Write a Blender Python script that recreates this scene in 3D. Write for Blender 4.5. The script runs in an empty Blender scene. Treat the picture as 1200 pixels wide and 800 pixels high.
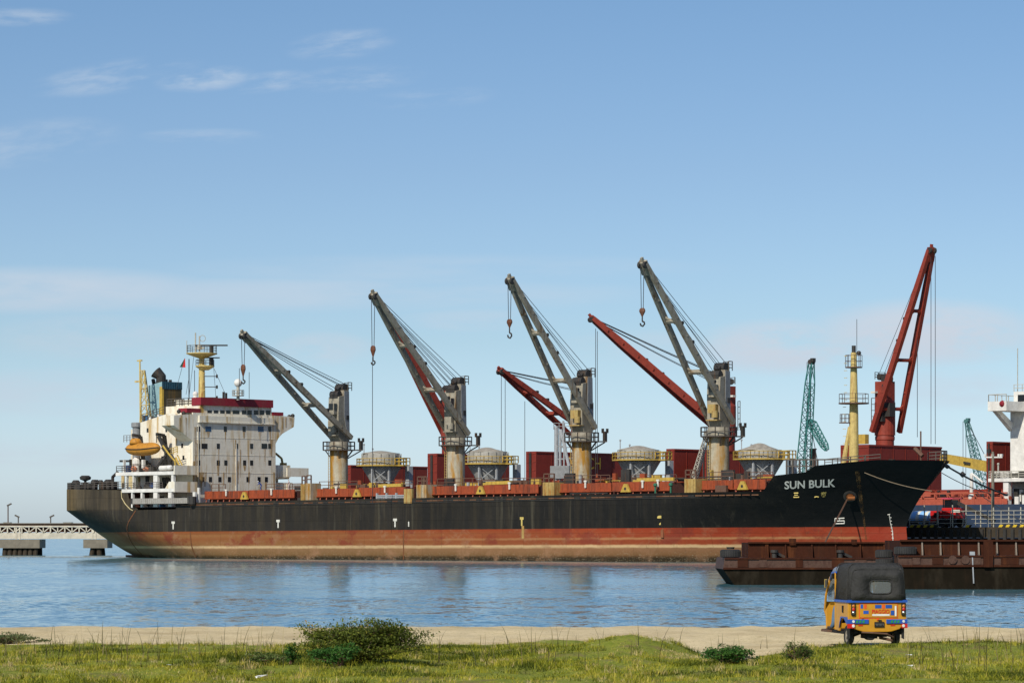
import bpy, math, random
import numpy as np
from mathutils import Vector, Matrix
from mathutils import noise as mnoise
R = math.radians
scene = bpy.context.scene
COL = scene.collection

# ------------------------------------------------------------------ camera, sky, sun, exposure
H, F, HY = 3.65, 3600.0, 629.0
cam_d = bpy.data.cameras.new('camera'); cam = bpy.data.objects.new('camera', cam_d); COL.objects.link(cam)
scene.camera = cam
cam.location = (0, 0, H); cam.rotation_euler = (R(90), 0, 0)
cam_d.sensor_width = 36; cam_d.lens = 36 * F / 1200; cam_d.shift_y = (HY - 400) / 1200
cam_d.clip_start = 1; cam_d.clip_end = 30000

SUN_DIR = Vector((-0.47, -0.88, 0)).normalized()          # towards the sun, horizontally
SUN_EL = 38
sun_d = bpy.data.lights.new('sun', 'SUN'); sun = bpy.data.objects.new('sun', sun_d); COL.objects.link(sun)
sun_d.energy = 4.3; sun_d.angle = R(0.5); sun_d.color = (1.0, 0.93, 0.82)
sv = Vector((SUN_DIR.x * math.cos(R(SUN_EL)), SUN_DIR.y * math.cos(R(SUN_EL)), math.sin(R(SUN_EL))))
sun.rotation_euler = sv.to_track_quat('Z', 'Y').to_euler(); sun.location = (0, 0, 200)

world = bpy.data.worlds.new('World'); scene.world = world; world.use_nodes = True
nt = world.node_tree; nt.nodes.clear()
def N(nt, typ, **kw):
    n = nt.nodes.new(typ)
    for k, v in kw.items(): setattr(n, k, v)
    return n
def math_node(nt, op, a, b=None, clamp=False):
    n = nt.nodes.new('ShaderNodeMath'); n.operation = op; n.use_clamp = clamp
    for i, v in enumerate((a, b)):
        if v is None: continue
        if isinstance(v, (int, float)): n.inputs[i].default_value = v
        else: nt.links.new(v, n.inputs[i])
    return n.outputs[0]
def mix_col(nt, fac, a, b, mode='MIX'):
    n = nt.nodes.new('ShaderNodeMix'); n.data_type = 'RGBA'; n.blend_type = mode
    for idx, v in ((0, fac), (6, a), (7, b)):
        if isinstance(v, (int, float)): n.inputs[idx].default_value = v
        elif isinstance(v, tuple): n.inputs[idx].default_value = (*v[:3], 1)
        else: nt.links.new(v, n.inputs[idx])
    return n.outputs[2]
def map_range(nt, v, a, b, c=0.0, d=1.0, smooth=False):
    n = nt.nodes.new('ShaderNodeMapRange'); n.clamp = True
    if smooth: n.interpolation_type = 'SMOOTHSTEP'
    nt.links.new(v, n.inputs[0])
    for i, x in enumerate((a, b, c, d)): n.inputs[i + 1].default_value = x
    return n.outputs[0]
sky = N(nt, 'ShaderNodeTexSky', sky_type='NISHITA', sun_disc=False)
sky.sun_elevation = R(SUN_EL); sky.sun_rotation = math.atan2(SUN_DIR.x, SUN_DIR.y)
sky.air_density = 1.0; sky.dust_density = 0.6; sky.ozone_density = 3.0; sky.altitude = 0
tc = N(nt, 'ShaderNodeTexCoord'); sep = N(nt, 'ShaderNodeSeparateXYZ'); nt.links.new(tc.outputs['Generated'], sep.inputs[0])
dx, dy, dz = sep.outputs
# clouds live on a layer far overhead: azimuth and elevation of the view direction
yy = math_node(nt, 'MAXIMUM', dy, 0.05)
az = math_node(nt, 'DIVIDE', dx, yy); el = math_node(nt, 'DIVIDE', dz, yy)
def wisp(cx, cy, rx, ry, seed, stretch, lo, hi, scale=26, tilt=0.0):
    a = math_node(nt, 'SUBTRACT', az, cx); b = math_node(nt, 'SUBTRACT', el, cy)
    if tilt: b = math_node(nt, 'SUBTRACT', b, math_node(nt, 'MULTIPLY', a, tilt))
    r2 = math_node(nt, 'ADD', math_node(nt, 'POWER', math_node(nt, 'ABSOLUTE', math_node(nt, 'DIVIDE', a, rx)), 2.0),
                   math_node(nt, 'POWER', math_node(nt, 'ABSOLUTE', math_node(nt, 'DIVIDE', b, ry)), 2.0))
    m = map_range(nt, r2, 0.0, 1.0, 1.0, 0.0, True)
    cb = N(nt, 'ShaderNodeCombineXYZ'); nt.links.new(a, cb.inputs[0])
    nt.links.new(math_node(nt, 'MULTIPLY', b, stretch), cb.inputs[1]); cb.inputs[2].default_value = seed
    nz = N(nt, 'ShaderNodeTexNoise'); nz.inputs['Scale'].default_value = scale; nz.inputs['Detail'].default_value = 7; nz.inputs['Roughness'].default_value = 0.6
    nt.links.new(cb.outputs[0], nz.inputs['Vector'])
    return math_node(nt, 'MULTIPLY', m, map_range(nt, nz.outputs[0], lo, hi, 0, 1, True))
def px2(px, py): return (px - 600) / F, (HY - py) / F
tot = None
CL = [ # px, py, rx px, ry px, seed, stretch, lo, hi, strength
 (135, 90, 90, 17, 1.3, 4, .40, .72, .7, -.14), (240, 93, 52, 13, 2.1, 3, .33, .68, .8, -.08), (318, 96, 56, 11, 3.1, 4, .36, .72, .6, -.12),
 (400, 52, 60, 16, 4.7, 4, .38, .76, .6, -.1), (420, 92, 70, 14, 5.2, 4, .38, .74, .55, -.06), (505, 115, 70, 12, 9.2, 4, .38, .76, .35, -.06), (240, 160, 70, 9, 6.6, 5, .36, .76, .4, 0),
 (40, 168, 100, 24, 7.4, 3, .38, .74, .55, -.1), (20, 20, 60, 10, 27.4, 4, .32, .7, .6, 0), (30, 340, 220, 24, 8.4, 5, .18, .58, 1.1, 0), (370, 345, 360, 18, 9.4, 6, .26, .62, .8, 0),
 (520, 316, 300, 16, 19.4, 6, .32, .68, .5, 0),
 (1085, 390, 125, 34, 10.4, 2.2, .30, .52, 1.6, 0), (915, 407, 95, 28, 11.9, 2.2, .30, .54, 1.5, 0), (380, 408, 55, 17, 12.9, 2.2, .24, .6, .8, 0),
 (110, 395, 120, 24, 13.9, 3, .28, .62, .7, 0), (1120, 455, 75, 22, 14.9, 2.5, .24, .6, .7, 0), (60, 460, 150, 24, 15.9, 4, .28, .62, .75, 0), (760, 410, 100, 20, 22.9, 3, .3, .64, .6, 0), (30, 530, 140, 16, 23.9, 5, .28, .62, .6, 0), (560, 375, 90, 12, 31.9, 4, .3, .66, .5, 0),
]
for (px, py, rx, ry, sd, st, lo, hi, k, tl) in CL:
    c = px2(px, py)
    w_ = math_node(nt, 'MULTIPLY', wisp(c[0], c[1], rx / F * 1.25, ry / F * 1.35, sd, st, lo, hi, 3000 / max(rx, 40), -tl), k)
    tot = w_ if tot is None else math_node(nt, 'MAXIMUM', tot, w_)
tr_ = N(nt, 'ShaderNodeValToRGB'); nt.links.new(map_range(nt, el, 0.0, 0.2), tr_.inputs[0]); te = tr_.color_ramp.elements
while len(te) < 4: te.new(.5)
for i_, (p_, c_) in enumerate(((.089, (.60, .68, .92)), (.318, (.49, .545, .655)), (.595, (.4535, .49, .58)), (.86, (.42, .475, .555)))): te[i_].position = p_; te[i_].color = (*c_, 1)
tint = mix_col(nt, 1.0, tr_.outputs[0], (2.0, 2.04, 2.02), 'MULTIPLY')
base = mix_col(nt, 1.0, sky.outputs[0], tint, 'MULTIPLY')
ccol = mix_col(nt, map_range(nt, el, 0.03, 0.12), (6.5, 6.9, 8.1), (8.4, 9.0, 9.6))
skyc = mix_col(nt, math_node(nt, 'MULTIPLY', tot, 0.52, True), base, ccol)
bg = N(nt, 'ShaderNodeBackground'); bg.inputs[1].default_value = 0.085
out = N(nt, 'ShaderNodeOutputWorld'); nt.links.new(skyc, bg.inputs[0]); nt.links.new(bg.outputs[0], out.inputs[0])
vs = scene.view_settings; vs.view_transform = 'Standard'; vs.look = 'None'; vs.exposure = 0.0; vs.gamma = 1.0
scene.cycles.max_bounces = 6

# ------------------------------------------------------------------ places in the harbour
U = Vector((.7098, -.7044, 0)); V = Vector((.7044, .7098, 0)); O0 = Vector((-70.57, 562.6, 0))   # the berth: along, across, its origin
ANG = math.atan2(U.y, U.x)
def W(px, py, Y): return Vector(((px - 600) * Y / F, Y, H + (HY - py) * Y / F))
def ship_world(p): return O0 + U * p[0] + V * p[1] + Vector((0, 0, p[2]))
def LA(px, py, y):
    k = (px - 600) / F
    s = (k * (O0.y + V.y * y) - (O0.x + V.x * y)) / (U.x - k * U.y)
    D = O0.y + V.y * y + U.y * s
    return Vector((s, y, H + (HY - py) * D / F))
def LS(px, py, s):
    k = (px - 600) / F
    y = (k * (O0.y + U.y * s) - (O0.x + U.x * s)) / (V.x - k * V.y)
    D = O0.y + V.y * y + U.y * s
    return Vector((s, y, H + (HY - py) * D / F))
def world_to_ship(p):
    d = p - O0
    return Vector((d.dot(U), d.dot(V), p.z))

# ------------------------------------------------------------------ mesh helpers
class MB:
    def __init__(s): s.v = []; s.f = []; s.m = []; s.c = []
    def cut(s): s.c.append((len(s.v), len(s.f))); return s
    def add(s, vs, fs, mi=0):
        b = len(s.v); s.v += [tuple(x) for x in vs]; s.f += [tuple(b + i for i in f) for f in fs]; s.m += [mi] * len(fs); return s
    def box(s, c, d, M=None, mi=0, taper=1.0):
        x, y, z = d[0] / 2, d[1] / 2, d[2] / 2; c = Vector(c)
        P = [Vector((sx * x * (taper if sz > 0 else 1), sy * y * (taper if sz > 0 else 1), sz * z)) for sz in (-1, 1) for sy in (-1, 1) for sx in (-1, 1)]
        if M is not None: P = [M @ p for p in P]
        return s.add([p + c for p in P], [(0, 2, 3, 1), (4, 5, 7, 6), (0, 1, 5, 4), (2, 6, 7, 3), (0, 4, 6, 2), (1, 3, 7, 5)], mi)
    def box2(s, a, b, mi=0):
        a = Vector(a); b = Vector(b)
        return s.box((a + b) / 2, [abs(b[i] - a[i]) for i in range(3)], mi=mi)
    def beam(s, a, b, w, h=None, up=(0, 0, 1), mi=0, w2=None, h2=None):
        a = Vector(a); b = Vector(b); h = w if h is None else h; w2 = w if w2 is None else w2; h2 = h if h2 is None else h2
        d = (b - a).normalized(); upv = Vector(up)
        if abs(d.dot(upv)) > .98: upv = Vector((1, 0, 0))
        sd = d.cross(upv).normalized(); u = sd.cross(d).normalized()
        P = []
        for c, ww, hh in ((a, w, h), (b, w2, h2)):
            for q, r in ((-1, -1), (1, -1), (1, 1), (-1, 1)): P.append(c + sd * (q * ww / 2) + u * (r * hh / 2))
        return s.add(P, [(0, 1, 2, 3), (7, 6, 5, 4), (0, 4, 5, 1), (1, 5, 6, 2), (2, 6, 7, 3), (3, 7, 4, 0)], mi)
    def tube(s, pts, r, n=5, cap=True, mi=0):
        pts = [Vector(p) for p in pts]; rs = r if isinstance(r, (list, tuple)) else [r] * len(pts)
        P = []; prev = None
        for i, p in enumerate(pts):
            d = (pts[min(i + 1, len(pts) - 1)] - pts[max(i - 1, 0)])
            d = d.normalized() if d.length > 1e-9 else Vector((0, 0, 1))
            a = Vector((0, 0, 1)) if prev is None else prev
            if prev is None and abs(d.z) > .95: a = Vector((1, 0, 0))
            a = (a - d * a.dot(d)); a = a.normalized() if a.length > 1e-6 else d.orthogonal().normalized()
            prev = a; b = d.cross(a)
            for k in range(n):
                t = 2 * math.pi * k / n
                P.append(p + a * (math.cos(t) * rs[i]) + b * (math.sin(t) * rs[i]))
        Fc = [(i * n + k, i * n + (k + 1) % n, (i + 1) * n + (k + 1) % n, (i + 1) * n + k) for i in range(len(pts) - 1) for k in range(n)]
        if cap: Fc += [tuple(range(n - 1, -1, -1)), tuple((len(pts) - 1) * n + k for k in range(n))]
        return s.add(P, Fc, mi)
    def lathe(s, c, prof, n=24, M=None, mi=0, wob=None, cap=True):
        c = Vector(c); P = []
        for j, (r, z) in enumerate(prof):
            for k in range(n):
                t = 2 * math.pi * k / n; rr = r * (1 + (wob(t, j) if wob else 0))
                p = Vector((rr * math.cos(t), rr * math.sin(t), z)); P.append((M @ p if M is not None else p) + c)
        Fc = [(j * n + k, j * n + (k + 1) % n, (j + 1) * n + (k + 1) % n, (j + 1) * n + k) for j in range(len(prof) - 1) for k in range(n)]
        if cap: Fc += [tuple(range(n - 1, -1, -1)), tuple((len(prof) - 1) * n + k for k in range(n))]
        return s.add(P, Fc, mi)
    def prism(s, poly, off, mi=0):
        poly = [Vector(p) for p in poly]; off = Vector(off); n = len(poly)
        return s.add(poly + [p + off for p in poly], [tuple(range(n)), tuple(range(2 * n - 1, n - 1, -1))] + [(i, i + n, (i + 1) % n + n, (i + 1) % n) for i in range(n)], mi)
    def sphere(s, c, r, n=12, mi=0, sc=(1, 1, 1)):
        prof = [(max(1e-3, math.cos(a)) * r * sc[0], math.sin(a) * r * sc[2]) for a in [(-.5 + i / (n // 2)) * math.pi for i in range(n // 2 + 1)]]
        return s.lathe(c, prof, n, mi=mi)
    def rail(s, pts, h=1.1, rows=3, sp=1.6, r=.04, mi=0):
        pts = [Vector(p) for p in pts]
        for a, b in zip(pts, pts[1:]):
            for k in range(1, rows + 1):
                z = Vector((0, 0, h * k / rows)); s.beam(a + z, b + z, r * 2, mi=mi)
            n = max(1, round((b - a).length / sp))
            for i in range(n + 1):
                p = a.lerp(b, i / n); s.beam(p, p + Vector((0, 0, h)), r * 2, mi=mi)
        return s
    def build(s, name, mats, parent=None, smooth=False, frame=None, base=None, bevel=0, auto=None):
        """coordinates are those of the parent's frame; its base point is taken off here"""
        if s.c:                                             # cut into pieces: each piece is an object of its own
            ends = sorted(set([(0, 0)] + s.c + [(len(s.v), len(s.f))])); o = None
            for (v0, f0), (v1, f1) in zip(ends, ends[1:]):
                if v1 == v0: continue
                q = MB(); q.v = s.v[v0:v1]; q.f = [tuple(i - v0 for i in f) for f in s.f[f0:f1]]; q.m = s.m[f0:f1]
                o2 = q.build(name, mats, parent, smooth, frame, base, bevel, auto); o = o or o2
            return o
        me = bpy.data.meshes.new(name)
        b = Vector(parent['_b']) if parent is not None and '_b' in parent else Vector((0, 0, 0))
        if base is not None: b = Vector(base)
        me.from_pydata([tuple(Vector(p) - b) for p in s.v], [], s.f)
        for m in (mats if isinstance(mats, (list, tuple)) else [mats]): me.materials.append(m)
        if len(me.materials) > 1: me.polygons.foreach_set('material_index', s.m)
        import bmesh
        bm = bmesh.new(); bm.from_mesh(me)
        if bevel:
            bmesh.ops.remove_doubles(bm, verts=bm.verts, dist=1e-5)
        bmesh.ops.recalc_face_normals(bm, faces=bm.faces)
        if bevel:
            es = [e for e in bm.edges if len(e.link_faces) == 2 and e.calc_face_angle(0) > .5]
            bmesh.ops.bevel(bm, geom=es, offset=bevel, segments=2, affect='EDGES', profile=.6)
        bm.to_mesh(me); bm.free()
        if smooth: me.polygons.foreach_set('use_smooth', [True] * len(me.polygons))
        if auto is not None: me.set_sharp_from_angle(angle=R(auto))
        o = bpy.data.objects.new(name, me); COL.objects.link(o)
        if parent is not None:
            o.parent = parent
            if '_b' in parent: o['_b'] = list(parent['_b'])
        elif base is not None: o.location = base
        return o
def thing(name, label, cat, base=(0, 0, 0), frame='W', group=None, rotz=0):
    """an Empty at the thing's base; 'A' = ship frame, 'W' = world, 'L' = own local frame at base with rotz"""
    o = bpy.data.objects.new(name, None); COL.objects.link(o); o.empty_display_size = .5
    if frame == 'A': o.location = ship_world(base); o.rotation_euler = (0, 0, ANG); o['_b'] = list(base)
    elif frame == 'W': o.location = base; o['_b'] = list(base)
    else: o.location = base; o.rotation_euler = (0, 0, rotz); o['_b'] = [0, 0, 0]
    o['label'] = label; o['category'] = cat
    if group: o['group'] = group
    return o
def tag(o, label, cat, group=None, kind=None):
    if label: o['label'] = label
    if cat: o['category'] = cat
    if group: o['group'] = group
    if kind: o['kind'] = kind
    return o
def struct(o): o['kind'] = 'structure'; return o
def text_tris(txt, size=1.0, bold=0.0, font=None):
    cu = bpy.data.curves.new('t', 'FONT'); cu.body = txt; cu.size = size; cu.offset = bold; cu.resolution_u = 3
    if font: cu.font = font
    o = bpy.data.objects.new('t', cu); COL.objects.link(o)
    bpy.context.view_layer.update()
    me = bpy.data.meshes.new_from_object(o.evaluated_get(bpy.context.evaluated_depsgraph_get()))
    vs_ = [tuple(v.co) for v in me.vertices]; fs = [tuple(p.vertices) for p in me.polygons]
    bpy.data.objects.remove(o); bpy.data.curves.remove(cu); bpy.data.meshes.remove(me)
    return vs_, fs

# ------------------------------------------------------------------ materials
def newmat(name, rough=.6, metal=0.0, spec=.35):
    m = bpy.data.materials.new(name); m.use_nodes = True; t = m.node_tree; b = t.nodes['Principled BSDF']
    b.inputs['Roughness'].default_value = rough; b.inputs['Metallic'].default_value = metal
    b.inputs['Specular IOR Level'].default_value = spec
    return m, t, b
def noise_node(t, vec, scale, detail=4, rough=.6, sc=(1, 1, 1), off=(0, 0, 0)):
    mp = N(t, 'ShaderNodeMapping'); mp.inputs['Scale'].default_value = sc; mp.inputs['Location'].default_value = off
    t.links.new(vec, mp.inputs[0]); n = N(t, 'ShaderNodeTexNoise'); n.inputs['Scale'].default_value = scale
    n.inputs['Detail'].default_value = detail; n.inputs['Roughness'].default_value = rough
    t.links.new(mp.outputs[0], n.inputs['Vector']); return n.outputs[0]
_mseed = [0]
def worn(name, col, rust=(.20, .085, .025), amt=.3, scale=.5, rough=.6, streak=.12, var=.25, dirt=(.12, .10, .07), damt=.3, spots=.0, bump=0.0, spec=.35):
    """paint with rust running down it in streaks, dirt and slight unevenness"""
    _mseed[0] += 7.3; sd = _mseed[0]
    m, t, b = newmat(name, rough, spec=spec)
    v = N(t, 'ShaderNodeTexCoord').outputs['Object']
    fine = noise_node(t, v, scale * 3, 6, .65, off=(sd, 0, 0))
    c1 = mix_col(t, map_range(t, fine, .3, .7), tuple(x * (1 - var) for x in col), tuple(min(1, x * (1 + var * .5)) for x in col))
    d = noise_node(t, v, scale * .8, 6, .7, (1, 1, .35), (0, sd, 0))
    c2 = mix_col(t, map_range(t, d, .48, .75, 0, damt), c1, dirt)
    s1 = noise_node(t, v, scale * 2.2, 5, .65, (1, 1, streak), (sd, sd, 0))
    s2 = noise_node(t, v, scale * .5, 3, .6, (1, 1, .6), (0, sd, sd))
    lo = .66 - .22 * amt
    f = math_node(t, 'MULTIPLY', map_range(t, s1, lo, lo + .16), map_range(t, s2, .5 - .25 * amt, .62 - .2 * amt))
    c3 = mix_col(t, f, c2, rust)
    if spots:
        sp = noise_node(t, v, scale * 7, 4, .7, (1, 1, .8), (sd, 0, sd))
        c3 = mix_col(t, map_range(t, sp, .68 - .12 * spots, .72 - .1 * spots), c3, tuple(x * .6 for x in rust))
    t.links.new(c3, b.inputs['Base Color'])
    if bump:
        bp = N(t, 'ShaderNodeBump'); bp.inputs['Strength'].default_value = bump; bp.inputs['Distance'].default_value = .1
        t.links.new(fine, bp.inputs['Height']); t.links.new(bp.outputs[0], b.inputs['Normal'])
    return m
def plain(name, col, rough=.6, metal=0.0, var=.15, scale=3, spec=.35):
    _mseed[0] += 3.1
    m, t, b = newmat(name, rough, metal, spec)
    v = N(t, 'ShaderNodeTexCoord').outputs['Object']
    f = noise_node(t, v, scale, 5, .6, off=(_mseed[0], 0, 0))
    t.links.new(mix_col(t, map_range(t, f, .3, .7), tuple(x * (1 - var) for x in col), tuple(min(1, x * (1 + var)) for x in col)), b.inputs['Base Color'])
    return m
M = {}
M['white'] = worn('white_ship_paint', (.78, .73, .60), (.46, .29, .08), .65, .5, streak=.06, damt=.3, dirt=(.50, .42, .26), var=.12)
M['white2'] = worn('clean_white_paint', (.72, .70, .64), amt=.12, scale=.3, damt=.25, dirt=(.5, .45, .38))
M['cream'] = worn('yellowed_paint', (.60, .50, .26), (.30, .14, .03), .6, .6)
M['crane'] = worn('grey_crane_paint', (.32, .29, .22), (.15, .075, .02), .6, .55, damt=.7, dirt=(.12, .10, .065), spots=.3)
M['column'] = worn('crane_column_paint', (.43, .395, .29), (.36, .18, .02), 1.0, .42, streak=.16, damt=.7, dirt=(.27, .19, .07), spots=.3)
M['red'] = worn('red_crane_paint', (.25, .038, .02), (.13, .035, .02), .35, .5, damt=.35, dirt=(.14, .03, .02))
M['redcover'] = worn('dark_red_paint', (.20, .026, .015), (.10, .02, .015), .3, .25, var=.15, damt=.3, dirt=(.12, .02, .015))
M['orange'] = worn('orange_red_primer', (.31, .062, .02), (.12, .035, .018), .8, .6, damt=.4, dirt=(.17, .06, .03))
M['rustyel'] = worn('rusted_yellow_paint', (.42, .30, .10), (.30, .12, .02), .75, .8, streak=.12)
M['yellow'] = worn('yellow_paint', (.50, .34, .06), (.22, .1, .03), .4, .7)
M['mast'] = worn('yellow_mast_paint', (.56, .43, .15), (.26, .10, .02), .55, .7, damt=.3, dirt=(.4, .25, .06))
M['dark'] = worn('dark_machinery', (.035, .033, .03), (.09, .045, .02), .5, 1.0)
M['rail'] = plain('rail_steel', (.10, .085, .07), .7)
M['railred'] = worn('rusted_rail', (.13, .07, .045), amt=.4, scale=2)
M['railw'] = plain('pale_rail', (.42, .40, .33), .6)
M['cable'] = plain('wire_rope', (.045, .045, .05), .6)
M['glass'] = plain('dark_window_glass', (.012, .014, .018), .12, spec=.6)
M['blueglass'] = plain('blue_curtained_glass', (.02, .07, .15), .2, spec=.6)
M['maroon'] = worn('maroon_band_paint', (.24, .018, .03), (.2, .05, .03), .2, .5, var=.12)
M['funnel'] = worn('pale_blue_paint', (.27, .43, .46), (.22, .12, .03), .35, .4, streak=.08)
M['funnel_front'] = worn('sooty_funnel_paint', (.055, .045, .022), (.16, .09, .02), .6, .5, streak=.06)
M['funnelband'] = plain('blue_band', (.018, .065, .10), .6)
M['boat'] = worn('orange_lifeboat_shell', (.52, .23, .025), (.22, .11, .03), .45, .7, damt=.4, dirt=(.36, .17, .04))
M['grey'] = worn('grey_steel', (.26, .27, .27), (.16, .09, .05), .3, .6)
M['deck'] = plain('deck_paint', (.12, .05, .035), .8)
M['galv'] = worn('galvanised_steel', (.34, .36, .37), (.2, .12, .07), .2, 1.0)
M['conc'] = worn('concrete', (.20, .175, .13), (.16, .12, .08), .4, .4, damt=.5, dirt=(.10, .09, .07))
M['concdark'] = worn('wet_concrete', (.05, .038, .025), (.03, .02, .012), .4, .5, rough=.8, spec=.15)
M['offwhite'] = worn('pale_girder_paint', (.58, .54, .43), (.35, .25, .15), .2, .3)
M['black'] = plain('black_rubber', (.02, .02, .02), .75)
M['teal'] = plain('green_lattice_paint', (.04, .18, .16), .55)
M['teal2'] = plain('faded_green_lattice', (.07, .17, .16), .55)
M['bluehull'] = worn('dark_blue_hull_paint', (.025, .045, .085), (.12, .05, .03), .35, .2, streak=.1, damt=.6, dirt=(.06, .06, .06))
M['barge'] = worn('rusted_barge_plate', (.05, .016, .008), (.10, .034, .012), .6, .7, damt=.6, dirt=(.04, .02, .012), spots=.3, bump=.3, rough=.85, spec=.1)
M['bargeband'] = worn('scuffed_barge_belt', (.085, .042, .026), (.05, .018, .009), .7, 1.1, streak=.6, damt=.7, dirt=(.045, .02, .012), spots=.6, bump=.3)
M['bargedark'] = worn('weedy_barge_bottom', (.012, .009, .005), (.025, .015, .008), .5, .6, rough=.85, spec=.08)
M['white_mark'] = plain('white_mark_paint', (.62, .60, .52), .6, var=.2)
M['yel_mark'] = plain('yellow_mark_paint', (.55, .42, .12), .6, var=.2)
# ------------------------------------------------------------------ ground, beach and sea
def prof(Y):
    return float(np.interp(Y, [-60, 20, 45, 48, 55, 66, 75, 90, 104, 112, 125, 140], [1.5, 1.5, 1.5, 1.45, 1.40, 1.27, 1.06, .78, .60, .30, -.25, -.8]))
def ground_z(x, Y):
    z = prof(Y)
    n1 = mnoise.noise((x * .18, Y * .12, 1.7)); n2 = mnoise.noise((x * .7, Y * .5, 4.2)); n3 = mnoise.noise((x * 2.3, Y * 1.5, 9.1))
    k = 1.0 if Y < 78 else max(.15, 1 - (Y - 78) / 25)
    z += (n1 * .11 + n2 * .075 + n3 * .025) * k
    if Y > 70: z += (.09 * mnoise.noise((x * .5, Y * .25, 12.2)) + .05 * mnoise.noise((x * 1.6, Y * .9, 15.2)) + .05 * max(0, mnoise.noise((x * .12, Y * .25, 19.2)))) * min(1, (Y - 70) / 5)
    # the grassy mound with a bare top, left of the three-wheeler, and low swells
    z += .27 * math.exp(-((((x - 2.55) / 1.0) ** 2 + ((Y - 62) / 2.4) ** 2) ** 1.8)) * (1 + .25 * n3)
    z += .16 * math.exp(-(((x - 1.3) / 1.6) ** 2 + ((Y - 60) / 2.5) ** 2))
    z -= .14 * math.exp(-(((x - 4.3) / .9) ** 2 + ((Y - 61) / 5.0) ** 2))
    z += .10 * math.exp(-(((x - 6.1) / .7) ** 2 + ((Y - 58) / 3.0) ** 2))
    z += .10 * math.exp(-(((x - 10.5) / 1.2) ** 2 + ((Y - 66) / 3.0) ** 2))
    return z
def grass_w(x, Y):
    """1 = grass, 0 = bare sand"""
    edge = 71.5 + 3.5 * mnoise.noise((x * .22, 0, 3.3)) + 2.0 * mnoise.noise((x * .9, Y * .2, 8.3))
    edge += np.interp(x, [-14, -11, -6, -2, 1.5, 3.2, 4.2, 5.2, 6.5, 8, 11, 14], [1, -1, 1, 0, 5, -1, -13, -10, -3, -4, 1, 3])
    g = 1 - min(1, max(0, (Y - edge + 1.0) / 2.0))
    g *= 1 - .97 * math.exp(-(((x - 2.95) / .55) ** 2 + ((Y - 63) / 2.0) ** 2) * 1.3)
    return g
xs = np.concatenate([np.linspace(-260, -24, 30), np.linspace(-23, 23, 300), np.linspace(24, 260, 30)])
ys = np.concatenate([np.linspace(-60, 40, 16), np.linspace(41, 82, 160), np.linspace(82.5, 140, 60)])
vv = []; gw = []
for Y in ys:
    for x in xs:
        near = abs(x) < 24 and Y > 40
        vv.append((x, Y, ground_z(x, Y) if near else prof(Y) + .07 * mnoise.noise((x * .18, Y * .12, 1.7)) * (1 if Y < 78 else .3)))
        gw.append(grass_w(x, Y) if near else (1.0 if Y < 71 else 0.0))
nx = len(xs)
ff = [(j * nx + i, j * nx + i + 1, (j + 1) * nx + i + 1, (j + 1) * nx + i) for j in range(len(ys) - 1) for i in range(nx - 1)]
me = bpy.data.meshes.new('beach'); me.from_pydata(vv, [], ff)
at = me.attributes.new('grass', 'FLOAT', 'POINT'); at.data.foreach_set('value', gw)
me.polygons.foreach_set('use_smooth', [True] * len(ff))
gm, t, b = newmat('sand_and_turf', .95, spec=.1)
v = N(t, 'ShaderNodeTexCoord').outputs['Object']
aa = N(t, 'ShaderNodeAttribute'); aa.attribute_name = 'grass'
s1 = noise_node(t, v, 3.0, 8, .7); s2 = noise_node(t, v, .35, 5, .6, (1, .6, 1)); s3 = noise_node(t, v, 14, 5, .7, (1, .5, 1), (3, 3, 3))
sand = mix_col(t, map_range(t, s1, .3, .7), (.56, .45, .24), (.76, .62, .38))
sand = mix_col(t, map_range(t, s2, .46, .66, 0, .55), sand, (.38, .28, .14))
sand = mix_col(t, map_range(t, s3, .57, .66, 0, .75), sand, (.17, .12, .05))
turf = mix_col(t, map_range(t, s1, .3, .7), (.15, .19, .018), (.28, .29, .045))
turf = mix_col(t, map_range(t, s3, .52, .64, 0, .7), turf, (.06, .075, .012))
s4 = noise_node(t, v, 1.3, 6, .7, (1, .5, 1), (8, 3, 3))
turf = mix_col(t, map_range(t, s4, .52, .62, 0, .7), turf, (.20, .15, .065))
turf = mix_col(t, map_range(t, s1, .62, .7, 0, .8), turf, (.36, .31, .17))
edge = math_node(t, 'ADD', aa.outputs['Fac'], math_node(t, 'MULTIPLY', math_node(t, 'SUBTRACT', s3, .5), 1.6))
t.links.new(mix_col(t, map_range(t, edge, .35, .65), sand, turf), b.inputs['Base Color'])
bp = N(t, 'ShaderNodeBump'); bp.inputs['Strength'].default_value = .8; bp.inputs['Distance'].default_value = .05
t.links.new(s1, bp.inputs['Height']); t.links.new(bp.outputs[0], b.inputs['Normal'])
me.materials.append(gm); beach = bpy.data.objects.new('beach', me); COL.objects.link(beach); struct(beach)

wm, t, b = newmat('sea_water', .10, spec=.5)
b.inputs['IOR'].default_value = 1.33
v = N(t, 'ShaderNodeTexCoord').outputs['Object']
big = noise_node(t, v, .02, 4, .6, (1, .35, 1))
t.links.new(mix_col(t, map_range(t, big, .35, .65), (.06, .165, .20), (.09, .205, .235)), b.inputs['Base Color'])
def wave(scale, detail, rough, sc, off):
    """slopes of the waves as a vector; taken straight from the noise so that far ripples do not smooth away"""
    mp = N(t, 'ShaderNodeMapping'); mp.inputs['Scale'].default_value = sc; mp.inputs['Location'].default_value = off
    t.links.new(v, mp.inputs[0]); n = N(t, 'ShaderNodeTexNoise'); n.inputs['Scale'].default_value = scale; n.inputs['Detail'].default_value = detail; n.inputs['Roughness'].default_value = rough
    t.links.new(mp.outputs[0], n.inputs['Vector']); q = N(t, 'ShaderNodeVectorMath', operation='SUBTRACT'); t.links.new(n.outputs['Color'], q.inputs[0]); q.inputs[1].default_value = (.5, .5, .5); return q.outputs[0]
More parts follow.
